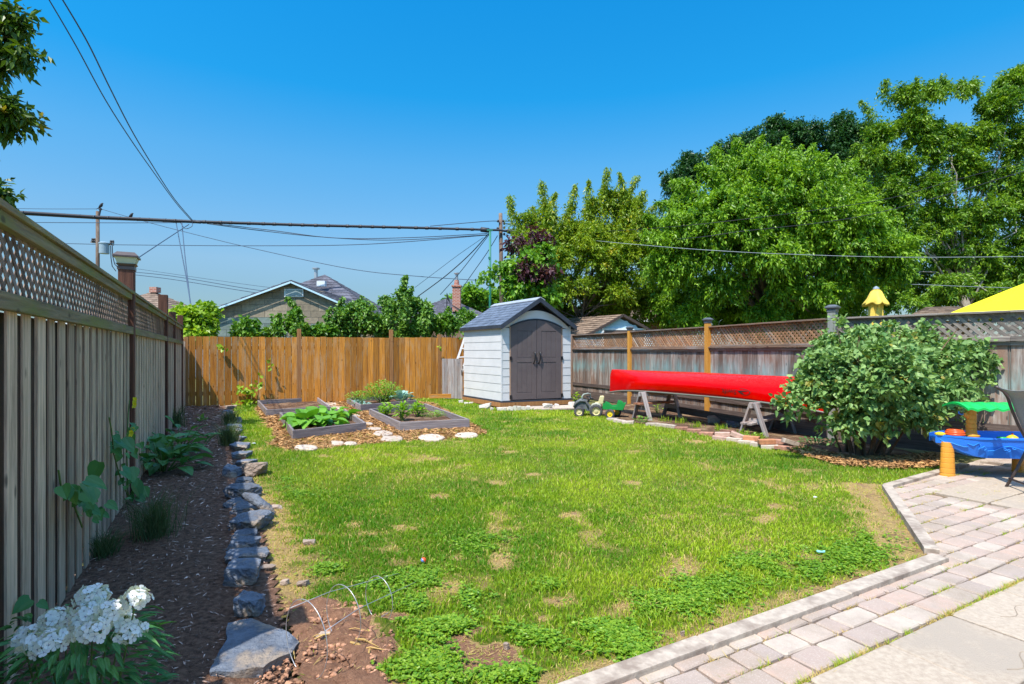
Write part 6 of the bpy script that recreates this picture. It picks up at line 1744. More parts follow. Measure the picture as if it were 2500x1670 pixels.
def red_mat():
    m, nt, N, L, p = _nodes('red_canoe_hull')
    v = coords(nt, 'world')
    col = mixc(nt, noise(nt, v, 1.6, 4, .6, .4, .7), (.62, .0, .0), (.48, .0, .0))
    # worn keel scratches: fine pale streaks on the uppermost part only where the hull has been dragged
    sc = noise(nt, coords(nt, 'world', (14, 14, 60)), 6, 6, .8, .56, .66)
    gm = nt.nodes.new('ShaderNodeNewGeometry'); sp = nt.nodes.new('ShaderNodeSeparateXYZ'); L.new(gm.outputs['Position'], sp.inputs[0])
    r = nt.nodes.new('ShaderNodeMapRange'); r.inputs[1].default_value = .80; r.inputs[2].default_value = .99; L.new(sp.outputs[2], r.inputs[0])
    mu = nt.nodes.new('ShaderNodeMath'); mu.operation = 'MULTIPLY'; L.new(sc, mu.inputs[0]); L.new(r.outputs[0], mu.inputs[1])
    col = mixc(nt, mu.outputs[0], col, (.85, .45, .42))
    L.new(col, p.inputs['Base Color']); p.inputs['Roughness'].default_value = .13; p.inputs['Specular IOR Level'].default_value = .2
    p.inputs['Coat Weight'].default_value = .0; p.inputs['Coat Roughness'].default_value = .18
    bump(nt, p, noise(nt, v, 4, 3, .5, .2, .8), .12, .02)
    return m
M['red'] = red_mat()
hull = mb.build('hull', M['red'], canoe, smooth=True)
sd = hull.modifiers.new('thick', 'SOLIDIFY'); sd.thickness = .012; sd.offset = -1
for sg in (-1, 1):
    mb = MB(); pts = []
    for i in range(41):
        s = .5 - .5 * math.cos(math.pi * i / 40); y, z = csec(s, sg * math.pi / 2); pts.append(CA + cd * cl * s + cn * (y + sg * .006) + Vector((0, 0, z - .004)))
    mb.tube(pts, .0165, 8); mb.build('gunwale', M['gunwale'], canoe, smooth=True)
mb = MB()
for s in (.33, .52, .7): 
    hb = csec(s, math.pi / 2)[0] - .02; p = CA + cd * cl * s; z = cz(s)[0] + .01; mb.beam(p - cn * hb + Vector((0, 0, z)), p + cn * hb + Vector((0, 0, z)), .05, .02)
build_each(mb, 'thwart', M['saw_orange'], canoe)
# upside-down lettering and swift-like emblem on the side
def hull_pt(s, z, side=1, off=.004):
    lo, hi = .0, math.pi / 2
    for _ in range(30):
        m_ = (lo + hi) / 2
        if csec(s, m_)[1] > z: lo = m_
        else: hi = m_
    th = (lo + hi) / 2; y, zz = csec(s, th); y2, z2 = csec(s, th - .03); t = Vector((0, y - y2, zz - z2)).normalized()
    nv = Vector((0, -t.z, t.y)); nv = -nv if nv.y < 0 else nv
    p = CA + cd * cl * s + cn * (side * (y + nv.y * off)); return Vector((p.x, p.y, zz + nv.z * off))
sgn = 1 if (cn.dot(Vector((-1, -1, 0))) > 0) else -1
def find_s(x):
    best = min(((abs(1250 + F * hull_pt(k / 400, .70, sgn).x / hull_pt(k / 400, .70, sgn).y - x), k / 400) for k in range(40, 380)), key=lambda q: q[0]); return best[1]
s_a, s_b = find_s(1762), find_s(1797)
try:
    cu = bpy.data.curves.new('txt', 'FONT'); cu.body = 'Swift'; cu.size = 1; cu.extrude = 0; cu.resolution_u = 3
    to = bpy.data.objects.new('txt', cu); SC.collection.objects.link(to); bpy.context.view_layer.update()
    me = bpy.data.meshes.new_from_object(to.evaluated_get(bpy.context.evaluated_depsgraph_get()))
    tv = np.array([v.co[:] for v in me.vertices]); tf = [tuple(p.vertices) for p in me.polygons]
    bpy.data.objects.remove(to); bpy.data.curves.remove(cu)
    bpy.data.meshes.remove(me)
    x0, x1 = tv[:, 0].min(), tv[:, 0].max()
    out = []
    hgt = .085
    for x, y, _ in tv:
        u = (x - x0) / (x1 - x0)        # the word starts at the right because the hull is upside down
        s = s_b - (s_b - s_a) * u; out.append(tuple(hull_pt(s, .735 - y / .75 * hgt + 0, sgn)))
    mb = MB(); mb.add(out, tf, .5); mb.build('lettering', M['blk'], hull)
except Exception as e:
    print('text failed', e)
mb = MB()
def emb(pts):
    o = [tuple(hull_pt(s_b + (s_b - s_a) * u, .70 + w * .09, sgn)) for u, w in pts]; mb.add(o, [tuple(range(len(o)))], .5)
emb([(.05, .25), (.55, .32), (.75, .2), (.45, .1), (.3, .0), (.55, -.35), (.35, -.4), (.2, -.1)])
rim = [(.15 + .75 * math.cos(a), .0 + .72 * math.sin(a)) for a in np.linspace(-1.2, 1.45, 14)]
for k in range(13):
    (a0, b0), (a1, b1) = rim[k], rim[k + 1]; emb([(a0, b0), (a1, b1), (a1 - .05, b1 * .93), (a0 - .05, b0 * .93)])
mb.build('emblem', M['blk'], hull)

# ------------------------------------------------------------------ sawhorses
def sawhorse(label, A, B, ztop, shelf):
    A = Vector((A[0], A[1], 0)); B = Vector((B[0], B[1], 0)); d = (B - A).normalized(); n = Vector((d.y, -d.x, 0))
    L = (B - A).length
    o = thing('sawhorse', label, 'sawhorse', tuple((A + B) / 2), group='sawhorses carrying the red canoe')
    up = Vector((0, 0, 1))
    mb = MB(); mb.beam(A - d * .08 + up * (ztop - .05), B + d * .08 + up * (ztop - .05), .04, .09); mb.build('top_beam', M['saw_wood'], o, bevel=.003)
    for E, q in ((A, -1), (B, 1)):
        for s in (-1, 1):
            mb = MB(); mb.beam(E + n * s * .24, E + n * s * .035 + up * (ztop - .01), .038, .088, up=tuple(d)); mb.build('leg', M['saw_wood'], o, bevel=.003)
        mb = MB(); mb.beam(E + n * -.155 + d * -q * .04 + up * .24, E + n * .155 + d * -q * .04 + up * .24, .022, .09); mb.build('crossbar', M['saw_wood'], o)
    return o, A, B, d, n
def shelf(o, A, B, d, n, z, spots, mat='saw_orange', tilt=0):
    up = Vector((0, 0, 1))
    for y in spots:
        mb = MB(); mb.beam(A - d * .12 + n * y + up * z, B + d * .12 + n * y + up * (z + tilt), .09, .035); mb.build('shelf_board', M[mat], o, bevel=.003)
q1 = sawhorse('sawhorse under the far left end of the canoe, with orange shelf boards', (2.66, 11.32), (3.41, 11.78), .575, 1)
shelf(*q1, .33, (-.08, .03), 'saw_orange')
q2 = sawhorse('sawhorse under the near end of the canoe beside the lilac bush', (4.00, 9.16), (4.72, 9.62), .555, 1)
shelf(*q2, .20, (-.12, .0), 'saw_wood', .10)
# lumber lying under the canoe
mb = MB(); mb.beam((3.35, 12.0, .18), (4.35, 9.9, .12), .04, .14, up=(0, 0, 1)); tag(mb.build('old_plank', M['dark_kick'], bevel=.003), 'dark plank standing on edge in the shade under the canoe', 'plank')
px_rock(1748, 1037, 34, 24, 'rounded pinkish boulder in the shade beneath the canoe', 'rock_warm', 201, .8, name='boulder', cat='stone', group=None, rough=.015)
px_rock(1795, 1046, 40, 18, 'dark boulder in the shade right of the pinkish one', 'rock', 203, .8, name='boulder', cat='stone', group=None)

# ------------------------------------------------------------------ bricks along the planting bed
GB = 'bricks edging the bed under the canoe'
bz = [(582, 1106, .42, 'far left brick chunk of the edging, beside the toy trailer', 0), (640, 1122, .30, 'pale brick lying second from the toy trailer', 0), (560 + 100, 1128, .2, 'third small pale brick of the far row', 0),
      (820, 1145, .2, 'brick starting the middle row before the first sawhorse', 0), (905, 1153, .2, 'grooved brick second in the middle row', 0), (965, 1160, .2, 'grooved brick third in the middle row', 0), (1060, 1180, .2, 'long raised brick fourth in the middle row', 0),
      (1165, 1200, .2, 'reddish brick fifth in the middle row', 0), (1270, 1225, .2, 'reddish brick sixth in the middle row', 0), (1400, 1228, .2, 'large upper brick of the double row before the pinkish boulder', .06), (1440, 1206, .2, 'dark red brick at the back of the double row', .02),
      (1380, 1262, .2, 'lower half-buried brick of the double row', 0), (1500, 1275, .2, 'pale lower brick left of the second sawhorse legs', 0), (1530, 1240, .2, 'tilted pale brick in front of the second sawhorse', .06), (1640, 1262, .2, 'perforated orange brick lying by the second sawhorse', .06),
      (1600, 1298, .2, 'whitish brick in the lower front row', 0), (1700, 1318, .2, 'whitish brick right of another in the lower front row', 0), (1790, 1336, .2, 'last whitish brick of the lower front row', 0), (1765, 1290, .2, 'red-orange brick standing proud at the right end of the row', .07),
      (1870, 1290, .2, 'dark loose brick near the lilac bush', .02), (1900, 1345, .2, 'dark red brick closest to the lilac bush litter', 0), (1960, 1295, .2, 'grey tilted brick under the lilac branches', .04)]
pal = ['step', 'step', 'step', 'concrete', 'concrete', 'concrete', 'brick', 'brick', 'brick', 'brick_pale', 'brick', 'brick_pale', 'step', 'brick_pale', 'brick_o', 'step', 'step', 'step', 'brick_o', 'brick', 'brick', 'concrete']
M['brick_pale'] = surf('pale_pink_brick', (.52, .35, .28), (.38, .25, .20), 16, .85, .25, .4, 60, .006, tint=.2)
M['brick_o'] = surf('orange_brick', (.52, .24, .12), (.36, .15, .08), 16, .85, .25, .4, 60, .006, tint=.2)
for i, (x, y, L, lab, zb) in enumerate(bz):
    if i < 3: x, y = [(493 * 1, 0), (550, 0), (620, 0)][i][0] * 1.0, [1103, 1118, 1128][i]
    g_ = G(1350 + x / 3.354, 700 + y / 3.354, zb)
    ang = -.55 + random.uniform(-.18, .18) + (.5 if i in (18, 21) else 0)
    mb = MB(); Mr = np.array(Matrix.Rotation(ang, 3, 'Z') @ Matrix.Rotation(random.uniform(-.06, .06) + (.3 if i in (13, 21) else 0), 3, 'Y'))
    mb.box((g_.x, g_.y + .06, zb + .028), (.225, .11, .066), Mr, 0)
    tag(mb.build('brick', M[pal[i]], bevel=.006), lab, 'brick', GB)

# stones in front of the shed
GS = 'small stones along the shed base'
ss = [(215, 1385, 40, 28, 'leftmost pale rubble stone at the shed corner'), (250, 1392, 34, 20, 'flat rubble stone left of the big white one by the shed'), (285, 1388, 30, 16, 'small rubble stone beside the shed side wall'), (385, 1425, 90, 46, 'big white stone in front of the shed left corner'), (430, 1435, 30, 26, 'small upright stone right of the big white one'), (485, 1438, 46, 30, 'first square white stone of the shed row'), (518, 1438, 30, 30, 'second square white stone of the shed row'),
      (560, 1438, 38, 40, 'first round scalloped edging stone'), (590, 1437, 32, 40, 'second round scalloped edging stone'), (618, 1437, 32, 42, 'third round scalloped edging stone'), (650, 1437, 36, 40, 'fourth round scalloped edging stone'), (682, 1436, 34, 42, 'fifth round scalloped edging stone'),
      (715, 1430, 28, 18, 'small flat stone, first of three before the doors'), (742, 1430, 26, 16, 'small flat stone, middle of three before the doors'), (770, 1428, 26, 18, 'small flat stone, last of three before the doors'), (822, 1426, 70, 44, 'white painted stone with blue marks before the doors'), (884, 1412, 36, 28, 'round tan stone right of the painted one'), (858, 1414, 20, 22, 'little tan stone wedged beside the painted one'), (985, 1404, 50, 36, 'pale stone at the right corner of the shed'), (1012, 1402, 34, 30, 'last pale stone right of the shed corner')]
for i, (x, y, w, h, lab) in enumerate(ss):
    px_rock(1050 + x / 2.852, 500 + y / 2.852, w / 2.852, h / 2.852, lab, 'white_stone' if i not in (12, 13, 14) else 'step', 300 + i, .6 if not 7 <= i <= 11 else .45, name='edging_stone', cat='stone', group=GS, sink=.05, zb=.0)
mb = MB(); g_ = G(1050 + 822 / 2.852, 500 + 1424 / 2.852)
for dx, dz, l, a in ((-.03, .10, .07, .6), (.03, .11, .06, -.5), (.0, .07, .06, .1), (.06, .08, .04, 1.2)):
    c = Vector((g_.x + dx, g_.y - .012, dz + .01)); e = Vector((math.cos(a), 0, math.sin(a))) * l / 2; mb.beam(c - e, c + e, .004, .014)
tgt = [o_ for o_ in SC.objects if o_.get('label', '').startswith('white painted stone')][0]
bs = mb.build('painted_mark', M['blue_pl'], tgt); bs['kind'] = 'stuff'; del bs['kind']
rosette('weed', 'small yellow-green weed at the right corner of the shed', 'plant', tuple(G(1406, 985)), 40, .10, .07, 'L_lime', .12, .30, .6, 10, seed=61)

# ------------------------------------------------------------------ toy tractor and trailer
def wheel(parent, c, r, w, ax, rim, tyre='tyre', name='wheel'):
    # ax: axle direction
    a = Vector(ax).normalized(); u = a.orthogonal().normalized(); v = a.cross(u)
    Mr = np.array([list(u), list(v), list(a)]).T
    mb = MB(); mb.lathe([(r * .62, -w / 2), (r * .9, -w / 2), (r, -w * .32), (r, w * .32), (r * .9, w / 2), (r * .62, w / 2)], c, 24, Mr, cap=False)
    n = 16
    for k in range(n):
        th = 2 * math.pi * k / n; d = u * math.cos(th) + v * math.sin(th); p = Vector(c) + d * r
        mb.beam(p - a * w * .42, p + a * w * .42, .014 * r / .1, .012 * r / .1, up=tuple(d))
    wo_ = mb.build(name, M[tyre], parent, smooth=False)
    mb = MB(); mb.lathe([(.001, -w * .42), (r * .25, -w * .40), (r * .25, -w * .28), (r * .5, -w * .22), (r * .62, -w * .46), (r * .62, w * .46), (r * .5, w * .22), (r * .25, w * .28), (r * .25, w * .4), (.001, w * .42)], c, 20, Mr); mb.build('rim', M[rim], wo_, smooth=False)
    return wo_
tc = Vector((1.66, 11.95, 0))
tr = thing('toy_tractor', 'faded grey ride-on toy tractor with cream seat on the paving beside the canoe', 'toy tractor', tuple(tc))
tx = Vector((.985, -.17, 0)); ty = Vector((.17, .985, 0))      # tx: from nose to tail, ty: away from the viewer
def T(x, y, z): v = tc + tx * x + ty * y; return Vector((v.x, v.y, z))
def T2p(a): return [T(*q) for q in a]
def tbox(mb, x0, x1, y0, y1, z0, z1, tp=0.0, tint=.5):
    mb.hexa([tuple(T(*q)) for q in ((x0, y0, z0), (x1, y0, z0), (x1, y1, z0), (x0, y1, z0), (x0 + tp, y0 + tp, z1), (x1 - tp, y0 + tp, z1), (x1 - tp, y1 - tp, z1), (x0 + tp, y1 - tp, z1))], tint=tint)
wheel(tr, tuple(T(-.20, -.14, .105)), .105, .08, ty, 'cream_pl'); wheel(tr, tuple(T(-.20, .16, .105)), .105, .08, ty, 'cream_pl')
wheel(tr, tuple(T(.16, -.17, .135)), .135, .12, ty, 'cream_pl'); wheel(tr, tuple(T(.16, .19, .135)), .135, .12, ty, 'cream_pl')
mb = MB(); mb.extr([(-.30, .15), (-.05, .15), (-.05, .12), (.25, .12), (.27, .24), (.1, .25), (.04, .22), (-.02, .30), (-.08, .34), (-.2, .33), (-.28, .27), (-.32, .2)], lambda a, t, z: tuple(T(a, t, z)), -.09, .11); mb.build('body', M['grey_pl'], tr, bevel=.012)
mb = MB(); mb.tube(T2p([(-.32, -.10, .2), (-.27, -.10, .285), (-.18, -.10, .345), (-.06, -.10, .33), (-.01, -.10, .2)]), [.02, .028, .03, .028, .02], 8); mb.tube(T2p([(-.32, .12, .2), (-.27, .12, .285), (-.18, .12, .345), (-.06, .12, .33), (-.01, .12, .2)]), [.02, .028, .03, .028, .02], 8); build_each(mb, 'fender', M['grey_pl'], tr, smooth=True)
mb = MB(); mb.tube(T2p([(-.13, -.08, .33), (-.14, -.075, .43), (-.11, -.07, .475), (-.02, .0, .49), (.03, .07, .475), (.03, .08, .40), (.0, .09, .33)]), .017, 8); mb.build('roll_bar', M['grey_light'] if 'grey_light' in M else surf('faded_green_grey', (.34, .38, .33), None, 5, .5, .3, 0, tint=0), tr, smooth=True)
mb = MB()
ctr = T(.03, .0, .40); ring = []
for k in range(20):
    th = 2 * math.pi * k / 20; ring.append(ctr + tx * math.cos(th) * .075 + ty * math.sin(th) * .075 + Vector((0, 0, -.35 * math.cos(th) * .075)))
mb.tube(ring, .011, 7, closed=True)
for k in (2, 9, 15): mb.tube([ctr - Vector((0, 0, .01)), ring[k]], .008, 6)
mb.tube([ctr, T(-.03, 0, .30)], .016, 8); mb.build('steering_wheel', M['black'], tr, smooth=True)
mb = MB(); mb.extr([(.14, .28), (.30, .27), (.33, .43), (.31, .445), (.24, .44), (.20, .31), (.13, .30)], lambda a, t, z: tuple(T(a, t, z)), -.075, .10); mb.build('seat', M['cream_pl'], tr, bevel=.012)
mb = MB(); mb.tube([T(x, -.17, z) for x, z in ((.05, .21), (.09, .265), (.16, .285), (.23, .265), (.27, .2))], [.02, .026, .03, .026, .02], 8); mb.build('rear_fender', surf('faded_beige_green', (.42, .42, .33), None, 5, .5, .3, 0, tint=0), tr, smooth=True)
tc = Vector((2.12, 11.72, 0))
tl_ = thing('toy_trailer', 'green plastic toy trailer with yellow wheels hitched behind the toy tractor', 'toy trailer', tuple(tc))
wheel(tl_, tuple(T(-.04, -.17, .095)), .095, .07, (ty + tx * .25), 'yellow_pl', 'tyre'); wheel(tl_, tuple(T(.10, .19, .095)), .095, .07, ty, 'yellow_pl', 'tyre')
mb = MB()
for (y0, y1) in ((-.14, -.125), (.155, .17)):
    mb.extr([(-.18, .18), (.22, .17), (.27, .28), (.20, .345), (.13, .36), (.10, .26), (0, .25), (-.06, .30), (-.13, .33), (-.18, .29), (-.2, .22)], lambda a, t, z: tuple(T(a, t, z)), y0, y1)
tbox(mb, -.18, .22, -.125, .155, .175, .19); tbox(mb, -.195, -.18, -.125, .155, .18, .30)
mb.extr([(.215, .18), (.235, .18), (.285, .32), (.265, .32)], lambda a, t, z: tuple(T(a, t, z)), -.124, .154)
mb.build('tub', M['dgreen_pl'], tl_, bevel=.006)
mb = MB(); tbox(mb, -.42, -.2, -.02, .02, .14, .165); mb.build('hitch', M['grey_pl'], tl_); mb = MB(); tbox(mb, .0, .06, -.15, -.12, .125, .17); mb.build('reflector', M['orange_pl'], tl_)

# ------------------------------------------------------------------ water table
wt = thing('water_table', 'blue boat-shaped toy water table on orange legs with a wavy green roof', 'water table', (5.6, 6.3, 0))
wx = Vector((.97, -.12, 0)); wy = Vector((.12, .97, 0)); wo0 = P(2318, 1058, 5.95); wo0.z = 0
def Wp(x, y, z): v = wo0 + wx * x + wy * y; return Vector((v.x, v.y, z))
mb = MB()
def hullsec(x, k):  # half width, bottom
    t = min(1, max(0, x / .42)); hw = .06 + .24 * math.sin(t * math.pi / 2); zb_ = .43 - .19 * math.sin(t * math.pi / 2) ** .8; return hw, zb_
xs_ = [0, .02, .06, .12, .2, .3, .42, .6, .8, 1.0, 1.15]; vs = []; fs = []; m_ = 14
for i, x in enumerate(xs_):
    hw, zb_ = hullsec(x, 0)
    pr = [(-1.04, .475), (-1.04, .455), (-1, .45), (-.96, .38), (-.82, zb_ + .01), (-.5, zb_), (.5, zb_), (.82, zb_ + .01), (.96, .38), (1, .45), (1.04, .455), (1.04, .475), (.95, .475), (.93, .44), (.8, max(.30, zb_ + .03)), (-.8, max(.30, zb_ + .03)), (-.93, .44), (-.95, .475)]
    for a, z in pr: vs.append(tuple(Wp(x, .30 + a * hw, z)))
m_ = 18
for i in range(len(xs_) - 1):
    for j in range(m_): fs.append((i * m_ + j, i * m_ + (j + 1) % m_, (i + 1) * m_ + (j + 1) % m_, (i + 1) * m_ + j))
fs.append(tuple(range(m_))[::-1]); fs.append(tuple((len(xs_) - 1) * m_ + j for j in range(m_)))
mb.add(vs, fs, .5); bs_ = mb.build('basin', M['blue_pl'], wt, smooth=False, bevel=.004)
mb = MB()
def front(x, z): hw, zb_ = hullsec(x, 0); k = (z - zb_) / (.45 - zb_); return Wp(x, .30 - hw * (.86 + .14 * min(1, max(0, k)) ** .5) - .004, z)
for path in ([(.10, .40), (.16, .375), (.20, .365), (.23, .37), (.22, .405), (.27, .385), (.31, .42), (.33, .385), (.31, .35), (.36, .385), (.38, .36), (.36, .34)], [(.39, .335), (.46, .34), (.52, .375), (.6, .39), (.68, .37), (.74, .35), (.9, .37)], [(.03, .42), (.06, .40), (.09, .38)]):
    mb.tube([front(x, z) for x, z in path], .0045, 5)
for x, z in ((.56, .355), (.60, .345), (.65, .365)):
    c = front(x, z); mb.tube([c + wx * .016 * math.cos(t) + Vector((0, 0, .009 * math.sin(t))) for t in np.linspace(0, 6.28, 9)], .004, 5)
mb.build('relief', plast('blue_relief', (.04, .30, .90), .35), bs_)
def leg(x, y, name='leg', z1=.40, r=.075):
    mb = MB(); pr = []
    n = 7
    for k in range(n):
        z0_, z1_ = z1 * k / n, z1 * (k + 1) / n; rr_ = r * (1 - .22 * k / n); pr += [(rr_, z0_ + .004), (rr_ * .97, z1_ - .012), (rr_ * .93, z1_ - .002)]
    c = Wp(x, y, 0); mb.lathe(pr, tuple(c), 20, sx=1, sy=.8); mb.build(name, M['orange_pl'], wt, smooth=False)
leg(.10, .20, r=.078); leg(1.05, .12); leg(1.05, .5)
mb = MB(); pr = [(.075, .45), (.078, .475), (.062, .485), (.052, .50)]
for k in range(5): z0_ = .50 + .052 * k; pr += [(.052 - .001 * k, z0_ + .004), (.05 - .001 * k, z0_ + .044), (.044, z0_ + .05)]
pr += [(.052, .77), (.05, .79)]
ctw = Wp(.36, .22, 0); mb.lathe(pr, tuple(ctw), 18); mb.tube([ctw + Vector((0, 0, .69)), ctw - wx * .05 + Vector((0, 0, .70)), ctw - wx * .065 + Vector((0, 0, .725))], [.04, .035, .02], 8); mb.build('tower', M['orange_pl'], wt, smooth=False)
mb = MB(); mb.tube([ctw - wx * .06 + Vector((0, 0, .715)), ctw - wx * .10 + Vector((0, 0, .70)), ctw - wx * .13 + Vector((0, 0, .715)), ctw - wx * .125 + Vector((0, 0, .735))], .007, 6); mb.build('crank', M['blue_pl'], wt, smooth=True)
mb = MB(); nx, ny = 44, 8; vs = []; fs = []
for j in range(ny + 1):
    for i in range(nx + 1):
        x = .20 + .85 * i / nx; y = .02 + .44 * j / ny; vs.append(tuple(Wp(x, y, .835 - .05 * abs(2 * j / ny - 1) ** 2 + .009 * math.sin(i * .95) * (1 if j in (0, ny) else .6))))
nn = len(vs); vs += [(x, y, z - .022) for x, y, z in vs]
for j in range(ny):
    for i in range(nx):
        a = j * (nx + 1) + i; q = (a, a + 1, a + nx + 2, a + nx + 1); fs.append(q); fs.append(tuple(k + nn for k in q[::-1]))
for i in range(nx): fs.append((i, nn + i, nn + i + 1, i + 1)); a = ny * (nx + 1) + i; fs.append((a, a + 1, nn + a + 1, nn + a))
for j in range(ny): a = j * (nx + 1); b = a + nx + 1; fs.append((a, b, nn + b, nn + a)); a += nx; b += nx; fs.append((a, nn + a, nn + b, b))
mb.add(vs, fs, .5); mb.build('roof', M['green_pl'], wt, smooth=False)
mb = MB(); c = Wp(.18, .2, 0)
for z, r in ((.485, .085), (.505, .08), (.52, .07)): mb.tube([c + wx * r * math.cos(t) + wy * r * math.sin(t) + Vector((0, 0, z)) for t in np.linspace(0, 2 * math.pi, 17)[:-1]], .013, 7, closed=True)
mb.lathe([(.01, .475), (.07, .48), (.07, .49), (.01, .492)], (c.x, c.y, 0), 16)
mb.build('spinner', M['ored_pl'], wt, smooth=True)
mb = MB(); c = Wp(.05, .24, 0); mb.lathe([(.05, .47), (.052, .485), (.02, .50)], (c.x, c.y, 0), 12); mb.build('bow_cap', M['yellow_pl'], wt)
tt_ = thing('toy_turtle', 'small yellow-green floating toy inside the blue water table', 'toy', tuple(Wp(.72, .2, .44)))
mb = MB(); c = Wp(.74, .16, .455); mb.lathe([(.01, -.02), (.055, -.01), (.05, .015), (.02, .035), (.002, .04)], tuple(c), 14); mb.build('shell', M['yellow_pl'], tt_, smooth=True)
mb = MB(); mb.lathe([(.005, -.01), (.05, -.003), (.04, .012), (.005, .016)], tuple(Wp(.66, .2, .45)), 12); mb.build('fin', M['green_pl'], tt_, smooth=True); mb = MB(); mb.lathe([(.004, 0), (.012, .006), (.004, .018)], tuple(c + Vector((0, 0, .04))), 8); mb.build('knob', M['ored_pl'], tt_, smooth=True)

# ------------------------------------------------------------------ sling chair
chx = thing('patio_chair', 'grey mesh sling patio chair with bronze frame cut off by the right edge', 'chair', (5.05, 5.2, 0))
a0 = Vector((4.80, 5.15, 0)); ax = Vector((.96, -.28, 0)); ay = Vector((.28, .96, 0))
def Cp(x, y, z): v = a0 + ax * x + ay * y; return Vector((v.x, v.y, z))
prof = [(.0, 1.04), (.025, 1.025), (.07, .99), (.10, .94), (.135, .82), (.19, .66), (.25, .53), (.31, .45), (.42, .42), (.60, .44), (.70, .45), (.735, .42)]
mb = MB(); vs = []; fs = []
for x, z in prof:
    for k in range(7): y = .03 + .47 * k / 6; vs.append(tuple(Cp(x + .008, y, z - .018 * math.sin(k / 6 * math.pi) - (.006)))) 
for i in range(len(prof) - 1):
    for k in range(6): fs.append((i * 7 + k, i * 7 + k + 1, (i + 1) * 7 + k + 1, (i + 1) * 7 + k))
mb.add(vs, fs, .5); so = mb.build('sling', M['sling'], chx, smooth=True); sd = so.modifiers.new('t', 'SOLIDIFY'); sd.thickness = .004
for y in (.0, .53):
    mb = MB(); mb.tube([Cp(x, y, z) for x, z in prof], .0155, 8); mb.build('side_rail', M['frame_br'], chx, smooth=True)
    mb = MB(); mb.tube([Cp(.30, y - .01, .60), Cp(.27, y - .02, .46), Cp(.17, y - .03, .22), Cp(.06, y - .035, .0)], .0135, 8); mb.build('rear_leg', M['frame_br'], chx, smooth=True)
    mb = MB(); mb.tube([Cp(.75, y, .0), Cp(.70, y, .40), Cp(.66, y, .60), Cp(.60, y, .64), Cp(.36, y, .64), Cp(.26, y, .60)], .0135, 8); mb.build('front_leg', M['frame_br'], chx, smooth=True)
mb = MB(); mb.tube([Cp(.06, -.03, .12), Cp(.10, -.03, .115), Cp(.10, .5, .115)], .010, 6); mb.tube([Cp(.735, 0, .41), Cp(.735, .53, .41)], .012, 6); build_each(mb, 'cross_rail', M['frame_br'], chx, smooth=True)

# ------------------------------------------------------------------ umbrellas beyond the fence
q = P(2139, 705, 11.5)
uc = thing('closed_umbrella', 'folded mustard yellow patio umbrella standing behind the lilac bush', 'umbrella', (q.x, q.y, 0))
mb = MB(); mb.lathe([(.02, 0), (.02, q.z + .02)], (q.x, q.y, 0), 8); mb.build('pole', M['steel'], uc)
mb = MB(); vs = []; fs = []; n = 40; rows_ = [(.05, .0, 0), (.10, -.06, .1), (.15, -.20, .3), (.20, -.30, .5), (.205, -.335, .6), (.12, -.30, .4), (.11, -.45, .5), (.12, -.6, .55), (.13, -.78, .6), (.12, -.95, .6)]
for r, z, amp in rows_:
    for k in range(n):
        th = 2 * math.pi * k / n; rr_ = r * (1 + amp * .45 * math.sin(th * 6 + .6) + amp * .15 * math.sin(th * 3)); vs.append((q.x + rr_ * math.cos(th), q.y + rr_ * math.sin(th), q.z + z - amp * .05 * math.cos(th * 6)))
for i in range(len(rows_) - 1):
    for k in range(n): fs.append((i * n + k, i * n + (k + 1) % n, (i + 1) * n + (k + 1) % n, (i + 1) * n + k))
fs.append(tuple(range(n))); mb.add(vs, fs, .5); mb.build('canopy', M['yellow_cloth2'], uc, smooth=True)
mb = MB(); mb.lathe([(.06, -.01), (.055, .02), (.015, .05)], tuple(q), 12); mb.build('cap', M['steel'], uc)
cu_ = P(2640, 640, 10.6)
uo = thing('open_umbrella', 'open bright yellow umbrella rising above the grey lattice fence at the right edge', 'umbrella', (cu_.x, cu_.y, 0))
mb = MB(); mb.lathe([(.025, 0), (.025, cu_.z)], (cu_.x, cu_.y, 0), 8); mb.build('pole', M['steel'], uo)
lowl = P(2362, 764, 10.6); Rr = cu_.x - lowl.x; vs = []; fs = []; n = 8; th0 = math.pi
mb = MB(); rr2 = 8
for i in range(rr2 + 1):
    f_ = i / rr2
    for k in range(n * 4):
        th = th0 + 2 * math.pi * k / (n * 4); sgm = abs((k % 4) / 4 - .5) * 2; r = Rr * f_ * (math.cos(math.pi / n) / math.cos(((k % 4) / 4 - 0) * 2 * math.pi / n - math.pi / n)); vs.append((cu_.x + r * math.cos(th), cu_.y + r * math.sin(th), cu_.z - (cu_.z - lowl.z) * f_ ** 1.05 - .03 * (1 - sgm) * f_ * (1 - f_)))
for i in range(rr2):
    for k in range(n * 4): fs.append((i * n * 4 + k, i * n * 4 + (k + 1) % (n * 4), (i + 1) * n * 4 + (k + 1) % (n * 4), (i + 1) * n * 4 + k))
mb.add(vs, fs, .5); co_ = mb.build('canopy', M['yellow_cloth'], uo, smooth=False); sd = co_.modifiers.new('t', 'SOLIDIFY'); sd.thickness = .006

